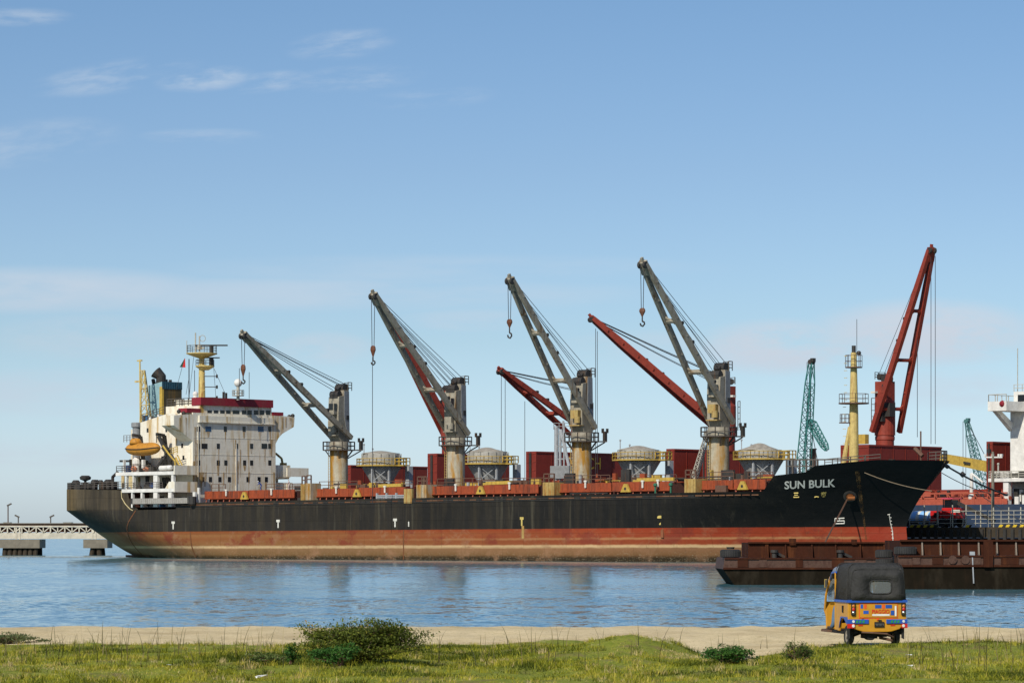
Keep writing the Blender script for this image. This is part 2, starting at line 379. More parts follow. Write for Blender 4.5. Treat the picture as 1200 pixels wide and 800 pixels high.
def vscale(vec, k):
    q = N(t, 'ShaderNodeVectorMath', operation='SCALE'); t.links.new(vec, q.inputs[0])
    if isinstance(k, (int, float)): q.inputs['Scale'].default_value = k
    else: t.links.new(k, q.inputs['Scale'])
    return q.outputs[0]
def vadd(a, c):
    q = N(t, 'ShaderNodeVectorMath', operation='ADD'); t.links.new(a, q.inputs[0])
    if isinstance(c, tuple): q.inputs[1].default_value = c
    else: t.links.new(c, q.inputs[1])
    return q.outputs[0]
sy_ = N(t, 'ShaderNodeSeparateXYZ'); t.links.new(v, sy_.inputs[0])
wind = map_range(t, math_node(t, 'ADD', sy_.outputs[1], math_node(t, 'MULTIPLY', noise_node(t, v, .03, 3, .6), 60)), 190, 240, 1.0, .42)   # a breeze near the shore, calmer off the ship
calm = map_range(t, noise_node(t, v, .012, 4, .6, (1, 1.8, 1), (5, 1, 0)), .40, .58, .35, 1.0)
w1 = wave(1.9, 4, .65, (1, .4, 1), (0, 0, 0)); w2 = wave(.28, 3, .6, (1, .55, 1), (3, 8, 0)); w3 = wave(.05, 2, .5, (1, 1, 1), (7, 2, 0))
sl = vadd(vadd(vscale(w1, .52), vscale(w2, .27)), vscale(w3, .08)); sl = vscale(vscale(sl, calm), wind)
cb = N(t, 'ShaderNodeVectorMath', operation='MULTIPLY'); t.links.new(sl, cb.inputs[0]); cb.inputs[1].default_value = (1, 1, 0)
nv = N(t, 'ShaderNodeVectorMath', operation='NORMALIZE'); t.links.new(vadd(cb.outputs[0], (0, -.038, 1)), nv.inputs[0]); t.links.new(nv.outputs[0], b.inputs['Normal'])
w_ = MB(); w_.add([(-9000, 95, 0), (9000, 95, 0), (9000, 14000, 0), (-9000, 14000, 0)], [(0, 1, 2, 3)])
sea = w_.build('sea', wm); struct(sea)
w_ = MB(); w_.add([(-9000, -3000, -.9), (9000, -3000, -.9), (9000, 15000, -2.5), (-9000, 15000, -2.5)], [(0, 1, 2, 3)])
struct(w_.build('seabed', plain('seabed_sand', (.25, .2, .13), .9)))

# ------------------------------------------------------------------ quay between the two ships, and the one behind
QY0, QY1, QZ = 17.5, 47.0, 5.1
qb = (0, 0, 0)
qe = thing('quay', 'x', 'x', (0, 0, 0), 'A'); del qe['label']; del qe['category']; struct(qe)
m = MB()
m.box2((-2, QY0, QZ - 1.5), (330, QY1, QZ)); o = m.build('deck_slab', M['concdark'], qe)
m = MB()
for i in range(0, 56):
    for y in (QY0 + 1, QY0 + 9, QY1 - 1): m.lathe((i * 6, y, -2), [(.45, 0), (.45, QZ + .36)], 10)
m.box2((-1, QY0 + 2.5, -1), (329, QY0 + 3, QZ - 1.6)); m.build('pile', M['concdark'], qe)
m = MB()                                                   # kerb with yellow and black stripes
hm = [plain('hazard_yellow', (.62, .42, .03), .6), plain('hazard_black', (.03, .03, .03), .6)]
def kerb(a, b_):
    x = a; i = 0
    while x < b_:
        x2 = min(x + .62, b_); sk = .25
        m.add([(x, QY0 - .02, QZ), (x2, QY0 - .02, QZ), (x2 + sk, QY0 - .02, QZ + .36), (x + sk, QY0 - .02, QZ + .36),
               (x, QY0 + .35, QZ), (x2, QY0 + .35, QZ), (x2 + sk, QY0 + .35, QZ + .36), (x + sk, QY0 + .35, QZ + .36)],
              [(0, 1, 2, 3), (7, 6, 5, 4), (3, 2, 6, 7), (0, 3, 7, 4), (1, 5, 6, 2)], i % 2); x = x2; i += 1
sq = lambda px: LA(px, 620, QY0)[0]
kerb(sq(1066), sq(1097)); kerb(sq(1131), sq(1136)); kerb(sq(1170), sq(1170) + 40)
m.build('kerb', hm, qe)
m = MB()
for px in range(1060, 1320, 9):
    p = LA(px, 625, QY0 - .3); m.box2((p[0] - .25, QY0 - .3, .3), (p[0] + .25, QY0, QZ - .3)).cut()
m.build('fender_pile', M['dark'], qe)
fq = MB(); fq.box2((-60, 110, -2), (360, 150, 4.2)); o = fq.build('far_quay', M['conc']); o.location = O0; o.rotation_euler = (0, 0, ANG); struct(o)

# ------------------------------------------------------------------ black-hulled ship
B2, L = 15.2, 185.5
shipA = thing('cargo_ship', 'black hulled cargo ship with four grey deck cranes and a rust streaked white bridge', 'cargo ship', (0, 0, 0), 'A')
def interp(x, pts): return float(np.interp(x, [p[0] for p in pts], [p[1] for p in pts]))
def s_stem(z): return interp(z, [(-2, 178.6), (3.3, 178.6), (5.1, 178.4), (6.8, 179.1), (9.6, 181.1), (11.45, 182.9), (14.6, 185.5)])
def s_aft(z): return interp(z, [(-2, 6.0), (0, 3.6), (8.4, 0), (15, 0)])
def sm(x): x = min(1, max(0, x)); return x * x * (3 - 2 * x)
def hb(s, z):
    zf = min(1, max(0, z / 14.6))
    Lf = 46 - 18 * zf ** 1.5; q = 1.0 + .18 * zf; p = 1.9 + .9 * zf
    x = min(1, max(0, (s_stem(z) - s) / Lf)); f = (1 - (1 - x) ** p) ** (1 / q)
    sa = s_aft(z); za = min(1, max(0, z / 8.4)); bt = 13.6 * (.03 + .97 * za ** .85)
    Lr = 48 - 38 * min(1, max(0, z / 9)); y = min(1, max(0, (s - sa) / Lr))
    g = bt + (B2 - bt) * (1 - (1 - y) ** 2.1)
    return max(.02, min(g, B2) * f)
def hullp(px, py):
    y = B2
    for _ in range(12):
        p = LA(px, py, -y); y = .5 * y + .5 * hb(p[0], p[2])
    return p
pts = [hullp(75.5, 573), hullp(149, 574), hullp(151, 583), hullp(156, 591), hullp(163, 597.5)]
dk = [hullp(206, 596.2), hullp(207, 589), hullp(300, 586.8), hullp(500, 583), hullp(800, 577), hullp(894, 575.5)]
fc = [hullp(907, 557), hullp(945, 553), hullp(956, 545.5), hullp(995, 541.5), hullp(1030, 538.5), hullp(1095, 538)]
TOP = [(-1, pts[0][2])] + [(p[0], p[2]) for p in pts + dk + fc]
TOP = [t_ for i, t_ in enumerate(TOP) if t_[0] < 184] + [(185.5, 14.4)]
TOP.sort(); print('TOP', [(round(a,1), round(b,1)) for a,b in TOP])
def ztop(s): return interp(s, TOP)
DECK = lambda s: interp(s, [(0, 8.75), (185, 9.6)])
ss = sorted(set([round(x, 3) for x in list(np.linspace(0, 185.5, 150)) + [t_[0] for t_ in TOP if 0 <= t_[0] <= 185.5] + [t_[0] + .02 for t_ in TOP if 0 < t_[0] < 185] + list(np.linspace(0, 6, 10)) + list(np.linspace(170, 185.5, 30)) + list(np.linspace(12, 24, 18))]))
zl = list(np.linspace(-1.5, 8.4, 17))
NV = len(zl) + 6
def hull_point(s, k, side):
    zt = ztop(s)
    z = zl[k] if k < len(zl) else 8.4 + (zt - 8.4) * (k - len(zl) + 1) / 6
    a, b_ = s_aft(z), s_stem(z); sx = a + (b_ - a) * s / 185.5
    sx = max(a, min(b_, sx)) if z < 8.4 else max(a, min(b_, s + (b_ - 185.5) * sm((s - 167) / 18.5)))
    return Vector((sx, side * hb(sx, z), z))
m = MB()
for side in (-1, 1):
    P = [hull_point(s, k, side) for s in ss for k in range(NV)]
    Fc = []
    for i in range(len(ss) - 1):
        for k in range(NV - 1):
            q = (i * NV + k, (i + 1) * NV + k, (i + 1) * NV + k + 1, i * NV + k + 1)
            Fc.append(q if side < 0 else q[::-1])
    m.add(P, Fc)
n0 = len(ss) * NV
m.f += [(k, k + 1, n0 + k + 1, n0 + k) for k in range(NV - 1)]; m.m += [0] * (NV - 1)      # transom
# hull paint
hmat, t, b = newmat('black_and_red_hull_paint', .6, spec=.16)
v = N(t, 'ShaderNodeTexCoord').outputs['Object']; sp = N(t, 'ShaderNodeSeparateXYZ'); t.links.new(v, sp.inputs[0])
sX, sY, sZ = sp.outputs
wob = math_node(t, 'MULTIPLY', math_node(t, 'SUBTRACT', noise_node(t, v, .6, 4, .6, (1, 1, .3)), .5), .25)
zz = math_node(t, 'SUBTRACT', sZ, math_node(t, 'MULTIPLY', sX, .0036))          # boot line rises forward
sh1 = noise_node(t, v, .55, 4, .6, (1, 1, .12), (2, 6, 1)); st1 = noise_node(t, v, .9, 5, .65, (1, 1, .05)); st2 = noise_node(t, v, .08, 4, .6, (1, 1, .6)); st3 = noise_node(t, v, 2.5, 5, .7, (1, 1, .08), (4, 4, 4)); pat = noise_node(t, v, .16, 5, .65, (1, 1, 1.8), (7, 7, 1)); fine = noise_node(t, v, 3.5, 5, .7, (1, 1, 2.2))
aftf = map_range(t, sX, 30, 0, 0, 1)
blk = mix_col(t, map_range(t, sX, 60, 175), (.024, .021, .017), (.006, .0068, .0068))
blk = mix_col(t, math_node(t, 'MULTIPLY', map_range(t, st2, .4, .65, 0, .5), map_range(t, sX, 160, 80)), blk, (.04, .035, .028))
blk = mix_col(t, math_node(t, 'MULTIPLY', map_range(t, st1, .58, .72, 0, .8), map_range(t, sX, 175, 120)), blk, (.085, .075, .05))
blk = mix_col(t, math_node(t, 'MULTIPLY', map_range(t, st3, .60, .72, 0, .5), map_range(t, sX, 170, 60)), blk, (.13, .115, .09))
blk = mix_col(t, math_node(t, 'MULTIPLY', map_range(t, sh1, .45, .7, 0, .75), map_range(t, sX, 175, 90)), blk, (.05, .040, .024))
aftband = math_node(t, 'MULTIPLY', aftf, map_range(t, sZ, 8.2, 8.6))
blk = mix_col(t, math_node(t, 'MULTIPLY', aftband, map_range(t, st1, .40, .62, .2, .95)), blk, (.13, .10, .06))
aftrust = math_node(t, 'MULTIPLY', map_range(t, sX, 5, 0), map_range(t, st1, .3, .6))
blk = mix_col(t, math_node(t, 'MULTIPLY', aftrust, map_range(t, sZ, 7.5, 8.6, 0, .8)), blk, (.20, .13, .04))
# below the line
def ramp(t, fac, stops):
    r = N(t, 'ShaderNodeValToRGB'); t.links.new(fac, r.inputs[0]); e = r.color_ramp.elements
    while len(e) < len(stops): e.new(.5)
    for i, (p, c) in enumerate(stops): e[i].position = p; e[i].color = (*c, 1)
    return r.outputs[0]
z01 = math_node(t, 'DIVIDE', math_node(t, 'ADD', zz, math_node(t, 'MULTIPLY', wob, .9)), 4.45)
aftc = ramp(t, z01, [(0, (.035, .028, .015)), (.05, (.07, .05, .022)), (.12, (.20, .13, .06)), (.33, (.27, .18, .10)), (.38, (.60, .50, .33)), (.43, (.60, .50, .33)), (.47, (.28, .16, .07)), (.7, (.27, .12, .05)), (.84, (.30, .16, .07)), (1, (.26, .085, .03))])
fwdc = ramp(t, z01, [(0, (.035, .028, .015)), (.05, (.08, .05, .025)), (.12, (.20, .12, .06)), (.33, (.29, .17, .10)), (.385, (.62, .52, .34)), (.435, (.56, .42, .26)), (.48, (.30, .07, .03)), (.60, (.29, .06, .028)), (.66, (.46, .27, .14)), (.72, (.31, .06, .028)), (1, (.33, .055, .025))])
low = mix_col(t, 1.0, mix_col(t, map_range(t, sX, 60, 150), aftc, fwdc), (.86, .72, .58), 'MULTIPLY')
low = mix_col(t, math_node(t, 'MULTIPLY', map_range(t, sX, 172, 174.5), map_range(t, zz, 2.2, 2.6)), low, (.27, .035, .015))
pat2 = noise_node(t, v, .28, 6, .7, (1, 1, 1.6), (1, 9, 5))
low = mix_col(t, math_node(t, 'MULTIPLY', map_range(t, pat2, .52, .66, 0, .65), map_range(t, sX, 172, 120, .15, 1)), low, (.30, .16, .085))
low = mix_col(t, map_range(t, sX, 16, 2, 0, .75), low, (.30, .22, .10))
low = mix_col(t, math_node(t, 'MULTIPLY', math_node(t, 'MULTIPLY', map_range(t, pat, .52, .60, 0, .75), map_range(t, z01, .45, .5)), map_range(t, sX, 12, 30)), low, (.19, .035, .02))
low = mix_col(t, map_range(t, st3, .58, .75, 0, .55), low, (.17, .10, .04))
low = mix_col(t, math_node(t, 'MULTIPLY', map_range(t, fine, .56, .66), map_range(t, z01, .32, .05, 0, .7)), low, (.40, .33, .22))
isb = map_range(t, math_node(t, 'ADD', zz, math_node(t, 'MULTIPLY', wob, .15)), 4.45, 4.5)
cbx = N(t, 'ShaderNodeCombineXYZ'); t.links.new(sX, cbx.inputs[0]); t.links.new(sZ, cbx.inputs[1])
bk = N(t, 'ShaderNodeTexBrick'); t.links.new(cbx.outputs[0], bk.inputs['Vector']); bk.inputs['Scale'].default_value = 1.0; bk.inputs['Brick Width'].default_value = 9.0; bk.inputs['Row Height'].default_value = 2.1; bk.inputs['Mortar Size'].default_value = .05; bk.inputs['Mortar Smooth'].default_value = .4
bk.inputs['Color1'].default_value = (1, 1, 1, 1); bk.inputs['Color2'].default_value = (.82, .82, .82, 1); bk.inputs['Mortar'].default_value = (.5, .46, .42, 1)
paint = mix_col(t, isb, low, blk)
t.links.new(mix_col(t, .55, paint, mix_col(t, 1.0, paint, bk.outputs['Color'], 'MULTIPLY')), b.inputs['Base Color'])
# slight waviness of the shell plating
bp = N(t, 'ShaderNodeBump'); bp.inputs['Strength'].default_value = .6; bp.inputs['Distance'].default_value = .25
t.links.new(noise_node(t, v, .55, 3, .5), bp.inputs['Height']); t.links.new(bp.outputs[0], b.inputs['Normal'])
hull = m.build('hull', hmat, shipA, smooth=True, auto=28)

def on_hull(px, py, off=.05):
    """point on the starboard shell seen at this place, pushed out a little"""
    p = hullp(px, py); return Vector((p[0], -hb(p[0], p[2]) - off, p[2]))
def hull_off(s, z, off=.05):
    b0 = hb(s, z); db = (hb(s + .3, z) - hb(s - .3, z)) / .6; dbz = (hb(s, z + .3) - hb(s, z - .3)) / .6
    n = Vector((db, 1, dbz)).normalized() if True else None
    return Vector((s, -b0, z)) + Vector((-db, -1, -max(-1, min(1, dbz)))).normalized() * off
# decks
m = MB()
def deckstrip(s0, s1, zf, inset=.02, n=30):
    P = []
    for i in range(n + 1):
        s = s0 + (s1 - s0) * i / n; z = zf(s); y = max(.05, hb(min(s, s_stem(z)), z) - inset); P += [(s, -y, z), (s, y, z)]
    m.add(P, [(2 * i, 2 * i + 1, 2 * i + 3, 2 * i + 2) for i in range(n)])
sP = pts[1][0]; sF = fc[0][0]
deckstrip(0.05, sP, lambda s: ztop(1) - .1, n=20); deckstrip(sP, sF, DECK, n=60); deckstrip(sF, 184.6, lambda s: ztop(s) - .9)
m.add([(sP, -hb(sP, 8.7) + .1, 8.7), (sP, hb(sP, 8.7) - .1, 8.7), (sP, hb(sP, 12) - .1, 12.2), (sP, -hb(sP, 12) + .1, 12.2)], [(0, 1, 2, 3)])
m.add([(sF, -hb(sF, 9.3) + .3, 9.3), (sF, hb(sF, 9.3) - .3, 9.3), (sF, hb(sF, 11.8) - .3, 11.8), (sF, -hb(sF, 11.8) + .3, 11.8)], [(0, 1, 2, 3)])
m.build('deck', M['deck'], shipA)
# scupper gap under the bulwark: dark slots in a rusty strip
m = MB(); s = LA(212, 590, -B2)[0]; e = LA(878, 585, -B2)[0]; i = 0
random.seed(5)
while s < e:
    w = random.uniform(1.0, 1.5); z = DECK(s) + .12; slot = i % 4 != 3
    m.box2((s, -hb(s, z) - .06, z), (s + w * (1 if not slot else .95), -hb(s, z) + .02, z + .16), mi=0 if not slot else (1 if random.random() < .45 else 2)); s += w; i += 1
m.build('scupper_strip', [worn('rusty_sill', (.12, .045, .02), amt=.6, scale=1), M['dark'], worn('rusty_waterway', (.17, .085, .045), amt=.7, scale=1)], shipA)
m = MB(); s = LA(166, 597, -B2)[0]; e = LA(895, 577, -B2)[0]; n = 60            # bulwark capping and sheer strake edge
for f in (lambda s: DECK(s) - .05,):
    P = [Vector((s + (e - s) * i / n, -hb(s + (e - s) * i / n, 9) - .05, f(s + (e - s) * i / n))) for i in range(n + 1)]
    for a, c in zip(P, P[1:]): m.beam(a, c, .1, .1)
m.build('rubbing_strake', M['dark'], shipA)
# weld seams and vertical dark seams on the lower shell
m = MB()
for px, y0, y1, w in ((223, 623, 652, .5), (473, 621, 655, .35), (159, 598, 650, .35)):
    m.cut(); a = on_hull(px, y0, .02); c = on_hull(px + (7 if px < 300 else 0), y1, .02)
    for i in range(12):
        z0 = a[2] + (c[2] - a[2]) * i / 12; z1 = a[2] + (c[2] - a[2]) * (i + 1) / 12
        s0 = a[0] + (c[0] - a[0]) * i / 12; s1 = a[0] + (c[0] - a[0]) * (i + 1) / 12
        m.beam((s0, -hb(s0, z0) - .01, z0), (s1, -hb(s1, z1) - .01, z1), w * .6, .06, up=(0, 1, 0))
m.build('shell_seam', worn('rust_seam', (.16, .06, .02), amt=.6), shipA)
# white T marks and discharge scupper boxes
for i, (px, py, kind) in enumerate(((203, 615, 'w'), (326, 613.2, 'w'), (463, 612, 'w'), (479, 613, 's'), (611.5, 610.5, 'y'), (773, 609, 'y'))):
    m = MB(); c = hullp(px, py); s, z = c[0], c[2]; o_ = lambda a, b_: Vector((a, -hb(a, b_) - .03, b_))
    if kind in 'wy':
        k = .8 if kind == 'w' else .7
        m.box2(o_(s - .55 * k, z + .25), o_(s + .55 * k, z + .65) + Vector((0, .12, 0))); m.box2(o_(s - .15, z - .7), o_(s + .15, z + .25) + Vector((0, .12, 0)))
    else:
        m.box2(o_(s - .12, z - .5), o_(s + .12, z + .3) + Vector((0, .12, 0)))
    m.build('hull_mark', M['white_mark'] if kind != 'y' else M['yel_mark'], shipA)
    if kind == 'y':
        m = MB(); m.box2(o_(s + .0, z - 2.6) + Vector((0, -.0, 0)), o_(s + .5, z - .7) + Vector((0, .1, 0)))
        m.build('discharge_stain_plate', M['rustyel'] if px < 700 else worn('rust_red_plate', (.25, .08, .03)), shipA)
# name on the bow, wrapped to the shell
def hull_text(txt, px0, py0, px1, py1, hpx, mat, name, bold=.02, font=None):
    vs_, fs = text_tris(txt, 1.0, bold, font)
    x0 = min(p[0] for p in vs_); x1 = max(p[0] for p in vs_); y0 = min(p[1] for p in vs_); y1 = max(p[1] for p in vs_)
    P = []
    for x, y, _ in vs_:
        u_ = (x - x0) / (x1 - x0); w_ = (y - y0) / (y1 - y0)
        q = hullp(px0 + (px1 - px0) * u_, py0 + (py1 - py0) * u_ - hpx * w_)
        P.append(hull_off(q[0], q[2], .06))
    mb = MB(); mb.add(P, fs); return mb.build(name, mat, shipA)
hull_text('SUN BULK', 919.5, 572.8, 978.8, 570, 9.4, M['white_mark'], 'ship_name', .022)
try:
    cj = text_tris('三', 1)
    hull_text('寳', 962, 582.2, 968.5, 581.6, 6.2, M['yel_mark'], 'name_character', .012)
except Exception as ex: print('cjk', ex)
#LINES
def hull_lines(segs, w, mat, name):
    mb = MB()
    for a, c in segs:
        p = hullp(*a); q = hullp(*c); mb.beam(hull_off(p[0], p[2], .05), hull_off(q[0], q[2], .05), w, .06, up=(0, 1, 0))
    return mb.build(name, mat, shipA)
hull_lines([((930.5, 577.2), (935.5, 577)), ((931, 579.5), (935, 579.3)), ((930, 582), (936.5, 581.8))], .16, M['yel_mark'], 'name_character')
hull_lines([((954.5, 582), (957, 581.2)), ((957, 581.2), (959.5, 581.8))], .14, M['yel_mark'], 'name_character')
hull_lines([((978.5, 607), (989.5, 606.5)), ((978.5, 607), (978.5, 613)), ((978.5, 613), (989.5, 612.7)), ((989.5, 612.7), (989.5, 609.6)), ((989.5, 609.6), (981, 609.9)), ((984, 607), (984, 609.7))], .14, M['white_mark'], 'bulbous_bow_mark')
hull_lines([((1040, 602.5), (1043, 602)), ((1042, 602), (1043.5, 612)), ((1043.5, 612), (1046, 622)), ((1046, 622), (1046.5, 633))] + [((1042.5 + i * .45, 606 + 4 * i), (1044.5 + i * .45, 606 + 4 * i)) for i in range(7)], .1, M['white_mark'], 'draught_marks')
# hawse pipe, anchor, chain
m = MB(); hp = hullp(996, 581); c = hull_off(hp[0], hp[2], 0); nrm = (hull_off(hp[0], hp[2], 1) - c).normalized(); rot = nrm.to_track_quat('Z', 'Y').to_matrix()
m.lathe(c, [(.95, -.1), (.95, .12), (.62, .16), (.55, -.1)], 20, rot, cap=False); m.build('hawse_pipe', M['dark'], shipA)
m = MB(); m.lathe(c, [(.02, .16), (.55, .1)], 16, rot, cap=False); m.box(c + Vector((.25, 0, -.15)) + nrm * .25, (1.0, .3, .45), rot); m.build('anchor', worn('rusted_anchor', (.26, .09, .025), amt=.7, scale=2), shipA)
# rust runs that have eaten into the bow paint
m = MB()
for (px, y0, px2_, y1, w) in ((1004, 551, 1014, 632, 1.0), (1002, 552, 1009, 600, .5)):
    pv = None
    for i in range(15):
        f = i / 14; p = hullp(px + (px2_ - px) * f, y0 + (y1 - y0) * f); q = hullp(px + (px2_ - px) * f + w * 3.4 * (1 - .45 * f), y0 + (y1 - y0) * f)
        a = hull_off(p[0], p[2], .03 + .01 * w); c2 = hull_off(q[0], q[2], .03 + .01 * w)
        if pv: m.add([pv[0], pv[1], c2, a], [(0, 1, 2, 3)])
        pv = (a, c2)
rm, t, b = newmat('rust_run', .8, spec=.2); v = N(t, 'ShaderNodeTexCoord').outputs['Object']
rs = noise_node(t, v, 1.6, 5, .7, (1, 1, .07)); t.links.new(mix_col(t, map_range(t, rs, .3, .7), (.07, .04, .018), (.17, .10, .035)), b.inputs['Base Color'])
t.links.new(map_range(t, rs, .40, .62, 0, .75), b.inputs['Alpha'])
m.build('rust_run', rm, shipA)
# ------------------------------------------------------------------ superstructure of the black ship
YN = -10.3
sh = LA(226, 575, YN)[0]; YF = LS(323, 560, sh)[1]
zt_house = LS(275, 485, sh)[2]
print('house front s', sh, 'far wall y', YF, 'top', zt_house)
LEN = sh - LA(164.5, 540, YN)[0]
sB = sh - LEN
z_aft = LA(164.5, 495, YN)[2]
m = MB()
side = [(sh, YN, 8.8), (sh, YN, zt_house), (LA(196, 487, YN)[0], YN, zt_house), (sB, YN, z_aft), (sB, YN, 8.8)]
m.prism(side, (0, YF - YN, 0))
sup = m.build('superstructure', M['white'], shipA)
WD = 3.4
def sub(mb, name, mat, parent=None, **k): return mb.build(name, mat, parent or sup, **k)
m = MB()      # starboard and port bridge wings, with their flared brackets
wl = [LS(226.3, 517, sh), LS(204, 498, sh), LS(204, 486.5, sh), LS(226.3, 485, sh)]
m.prism([(sh - .02, p[1], p[2]) for p in wl], (-WD, 0, 0)); sub(m, 'bridge_wing', M['white'])
m = MB(); wr = [LS(323, 520, sh), LS(326.5, 513, sh), LS(331, 508, sh), LS(344.5, 500, sh), LS(345.5, 489, sh), LS(338, 487.5, sh), LS(323, 487, sh)]
m.prism([(sh - .02, p[1], p[2]) for p in wr], (-WD, 0, 0)); sub(m, 'bridge_wing', M['white'])
# wheelhouse
yw0 = LS(236, 480, sh)[1]; yw1 = LS(319.5, 480, sh)[1]; zl0 = zt_house
zt = LS(278, 476, sh)[2]; zr = LS(278, 467, sh)[2]
sW = sh - .3
m = MB(); m.box2((sW - 9.5, yw0, zl0), (sW, yw1, zt)); whs = sub(m, 'wheelhouse', M['white'])
m = MB(); m.box2((sW - 2.2, yw0 - .15, zt), (sW + .35, yw1 + .1, zr)); sub(m, 'roof_band', [M['maroon']])
m = MB(); m.box2((sW - 7.5, yw0 + .3, zt), (sW - 2.25, yw1 - .3, zr - .3)); sub(m, 'upper_bridge_bulwark', M['white'])
m = MB(); p0 = LS(232, 494, sh); p1 = LS(321, 495.5, sh); m.box2((sh - .1, p0[1], p0[2] - .12), (sh + .42, p1[1], p0[2] + .1)); m.box2((sh + .003, p0[1] + .1, p0[2] + .1), (sh + .3, p1[1] - .1, LS(276, 488.2, sh)[2])); sub(m, 'front_walkway', M['white'])
m = MB(); q0 = LS(220, 483.5, sh); q1 = LS(235.7, 486, sh)
m.box2((sh - 2.6, q0[1], zl0 + .02), (sh - .2, q1[1], zl0 + .75)); q0 = LS(320.5, 487, sh); q1 = LS(333, 486, sh); m.cut(); m.box2((sh - 2.6, q0[1], zl0 + .02), (sh - .2, q1[1], zl0 + .62)); sub(m, 'wing_top_band', M['maroon'])
def window(px, py, w, h, mat='glass', plane='f', y=None, s=None):
    mb = MB()
    if plane == 'f':
        s = sh if s is None else s
        p = LS(px, py, s); mb.box2((s - .05, p[1] - w / 2, p[2] - h / 2), (s + .03, p[1] + w / 2, p[2] + h / 2))
        o = sub(mb, 'window', M[mat])
        f = MB(); t_ = .07
        for a, c in (((-w / 2 - t_, -h / 2 - t_), (-w / 2, h / 2 + t_)), ((w / 2, -h / 2 - t_), (w / 2 + t_, h / 2 + t_)), ((-w / 2, h / 2), (w / 2, h / 2 + t_)), ((-w / 2, -h / 2 - t_), (w / 2, -h / 2))):
            f.box2((s - .02, p[1] + a[0], p[2] + a[1]), (s + .07, p[1] + c[0], p[2] + c[1]))
        mb2 = f
    else:
        p = LA(px, py, y); mb.box2((p[0] - w / 2, y - .03, p[2] - h / 2), (p[0] + w / 2, y + .05, p[2] + h / 2)); o = sub(mb, 'window', M[mat])
    return o
rows = [(502.5, [232.5, (244, 'b'), 264, 286, (305.5, 'b'), 316]), (522.5, [232.5, (239.5, 'w'), 255.7, 277, 294.7, (309.7, 'w'), 316]),
        (542, [232.5, 255.7, 264.5, 286.5, 294.7, 316]), (561.5, [237.5, 246.5, 257.5, 268.7, 290.5, 303.5, 312])]
for py, l in rows:
    for q in l:
        if isinstance(q, tuple): window(q[0], py, 1.3, .9, 'blueglass' if q[1] == 'b' else 'glass')
        else: window(q, py, .68, .9)
for px, w in ((245.5, 1), (253, 1), (260.5, 1), (267.5, 1), (276.5, 1.55), (286, 1), (292.5, 1), (300, 1), (307, 1), (314, 1)):
    window(px, 483.3, w, .80, s=sW)
for px, py in ((173, 504), (195, 503.5), (213.5, 522), (215, 536)): window(px, py, .5, .75, plane='s', y=YN)
for px, py in ((223, 482), (228.5, 482.5), (216, 481.5)): window(px, py, .8, .6, plane='s', y=yw0 - .0)
rmt, t, b = newmat('orange_rust_run', .8, spec=.1); v = N(t, 'ShaderNodeTexCoord').outputs['Object']
rs = noise_node(t, v, 2.6, 5, .7, (1, 1, .10)); t.links.new(mix_col(t, map_range(t, rs, .3, .7), (.30, .15, .04), (.50, .33, .12)), b.inputs['Base Color']); t.links.new(map_range(t, rs, .38, .60, 0, .8), b.inputs['Alpha'])
m = MB(); random.seed(9)
def runq(px, py, w, h, s_=None):
    s_ = sh if s_ is None else s_
    p = LS(px, py, s_); y0 = p[1] - w / 2; z0 = p[2]; m.cut()
    m.add([(s_ + .035, y0, z0), (s_ + .035, y0 + w, z0), (s_ + .035, y0 + w * .7, z0 - h), (s_ + .035, y0 + w * .25, z0 - h)], [(0, 1, 2, 3)])
for py, l in rows:
    for q in l:
        x = q[0] if isinstance(q, tuple) else q
        if random.random() < .8: runq(x + random.uniform(-.6, .6), py + 3.2, random.uniform(.25, .7), random.uniform(.8, 3.2))
for px, py, w, h in ((229, 500, .5, 8), (231.5, 515, .9, 9), (228, 540, 1.2, 6), (234, 553, 1.6, 3.4), (240, 553, .8, 2.5), (276, 515, .35, 8), (279, 540, .5, 4), (281.5, 526, .3, 5), (318, 515, .5, 3), (321, 553, .5, 3), (262, 553, .4, 2.4), (292, 553, .5, 2), (331, 489, .5, 2), (335, 489, .4, 1.8), (340, 489, .5, 1.2), (211, 489, .4, 2.6), (218, 489, .35, 3.2)):
    runq(px, py, w, h)
m.build('rust_stain', rmt, sup)
# pipes and downpipe lines on the front, horizontal weld/sheer lines
m = MB()
for py in (512, 532, 553): a = LS(227, py, sh); c = LS(322, py, sh); m.beam((sh, a[1], a[2]), (sh, c[1], a[2]), .07, .1)
for px in (276.5,): a = LS(px, 520, sh); m.beam((sh + .05, a[1], 9), (sh + .05, a[1], a[2]), .12)
a = LS(232, 535, sh); m.beam((sh + .05, a[1], 9), (sh + .05, a[1], LS(232, 498, sh)[2]), .12); sub(m, 'drain_pipe', M['white'])
# fire hose box and doors at deck level
m = MB()
for px in (262, 296): a = LS(px, 569, sh); m.cut(); m.box2((sh - .02, a[1] - .4, 9.3), (sh + .06, a[1] + .4, 11.3))
sub(m, 'door', M['white'])
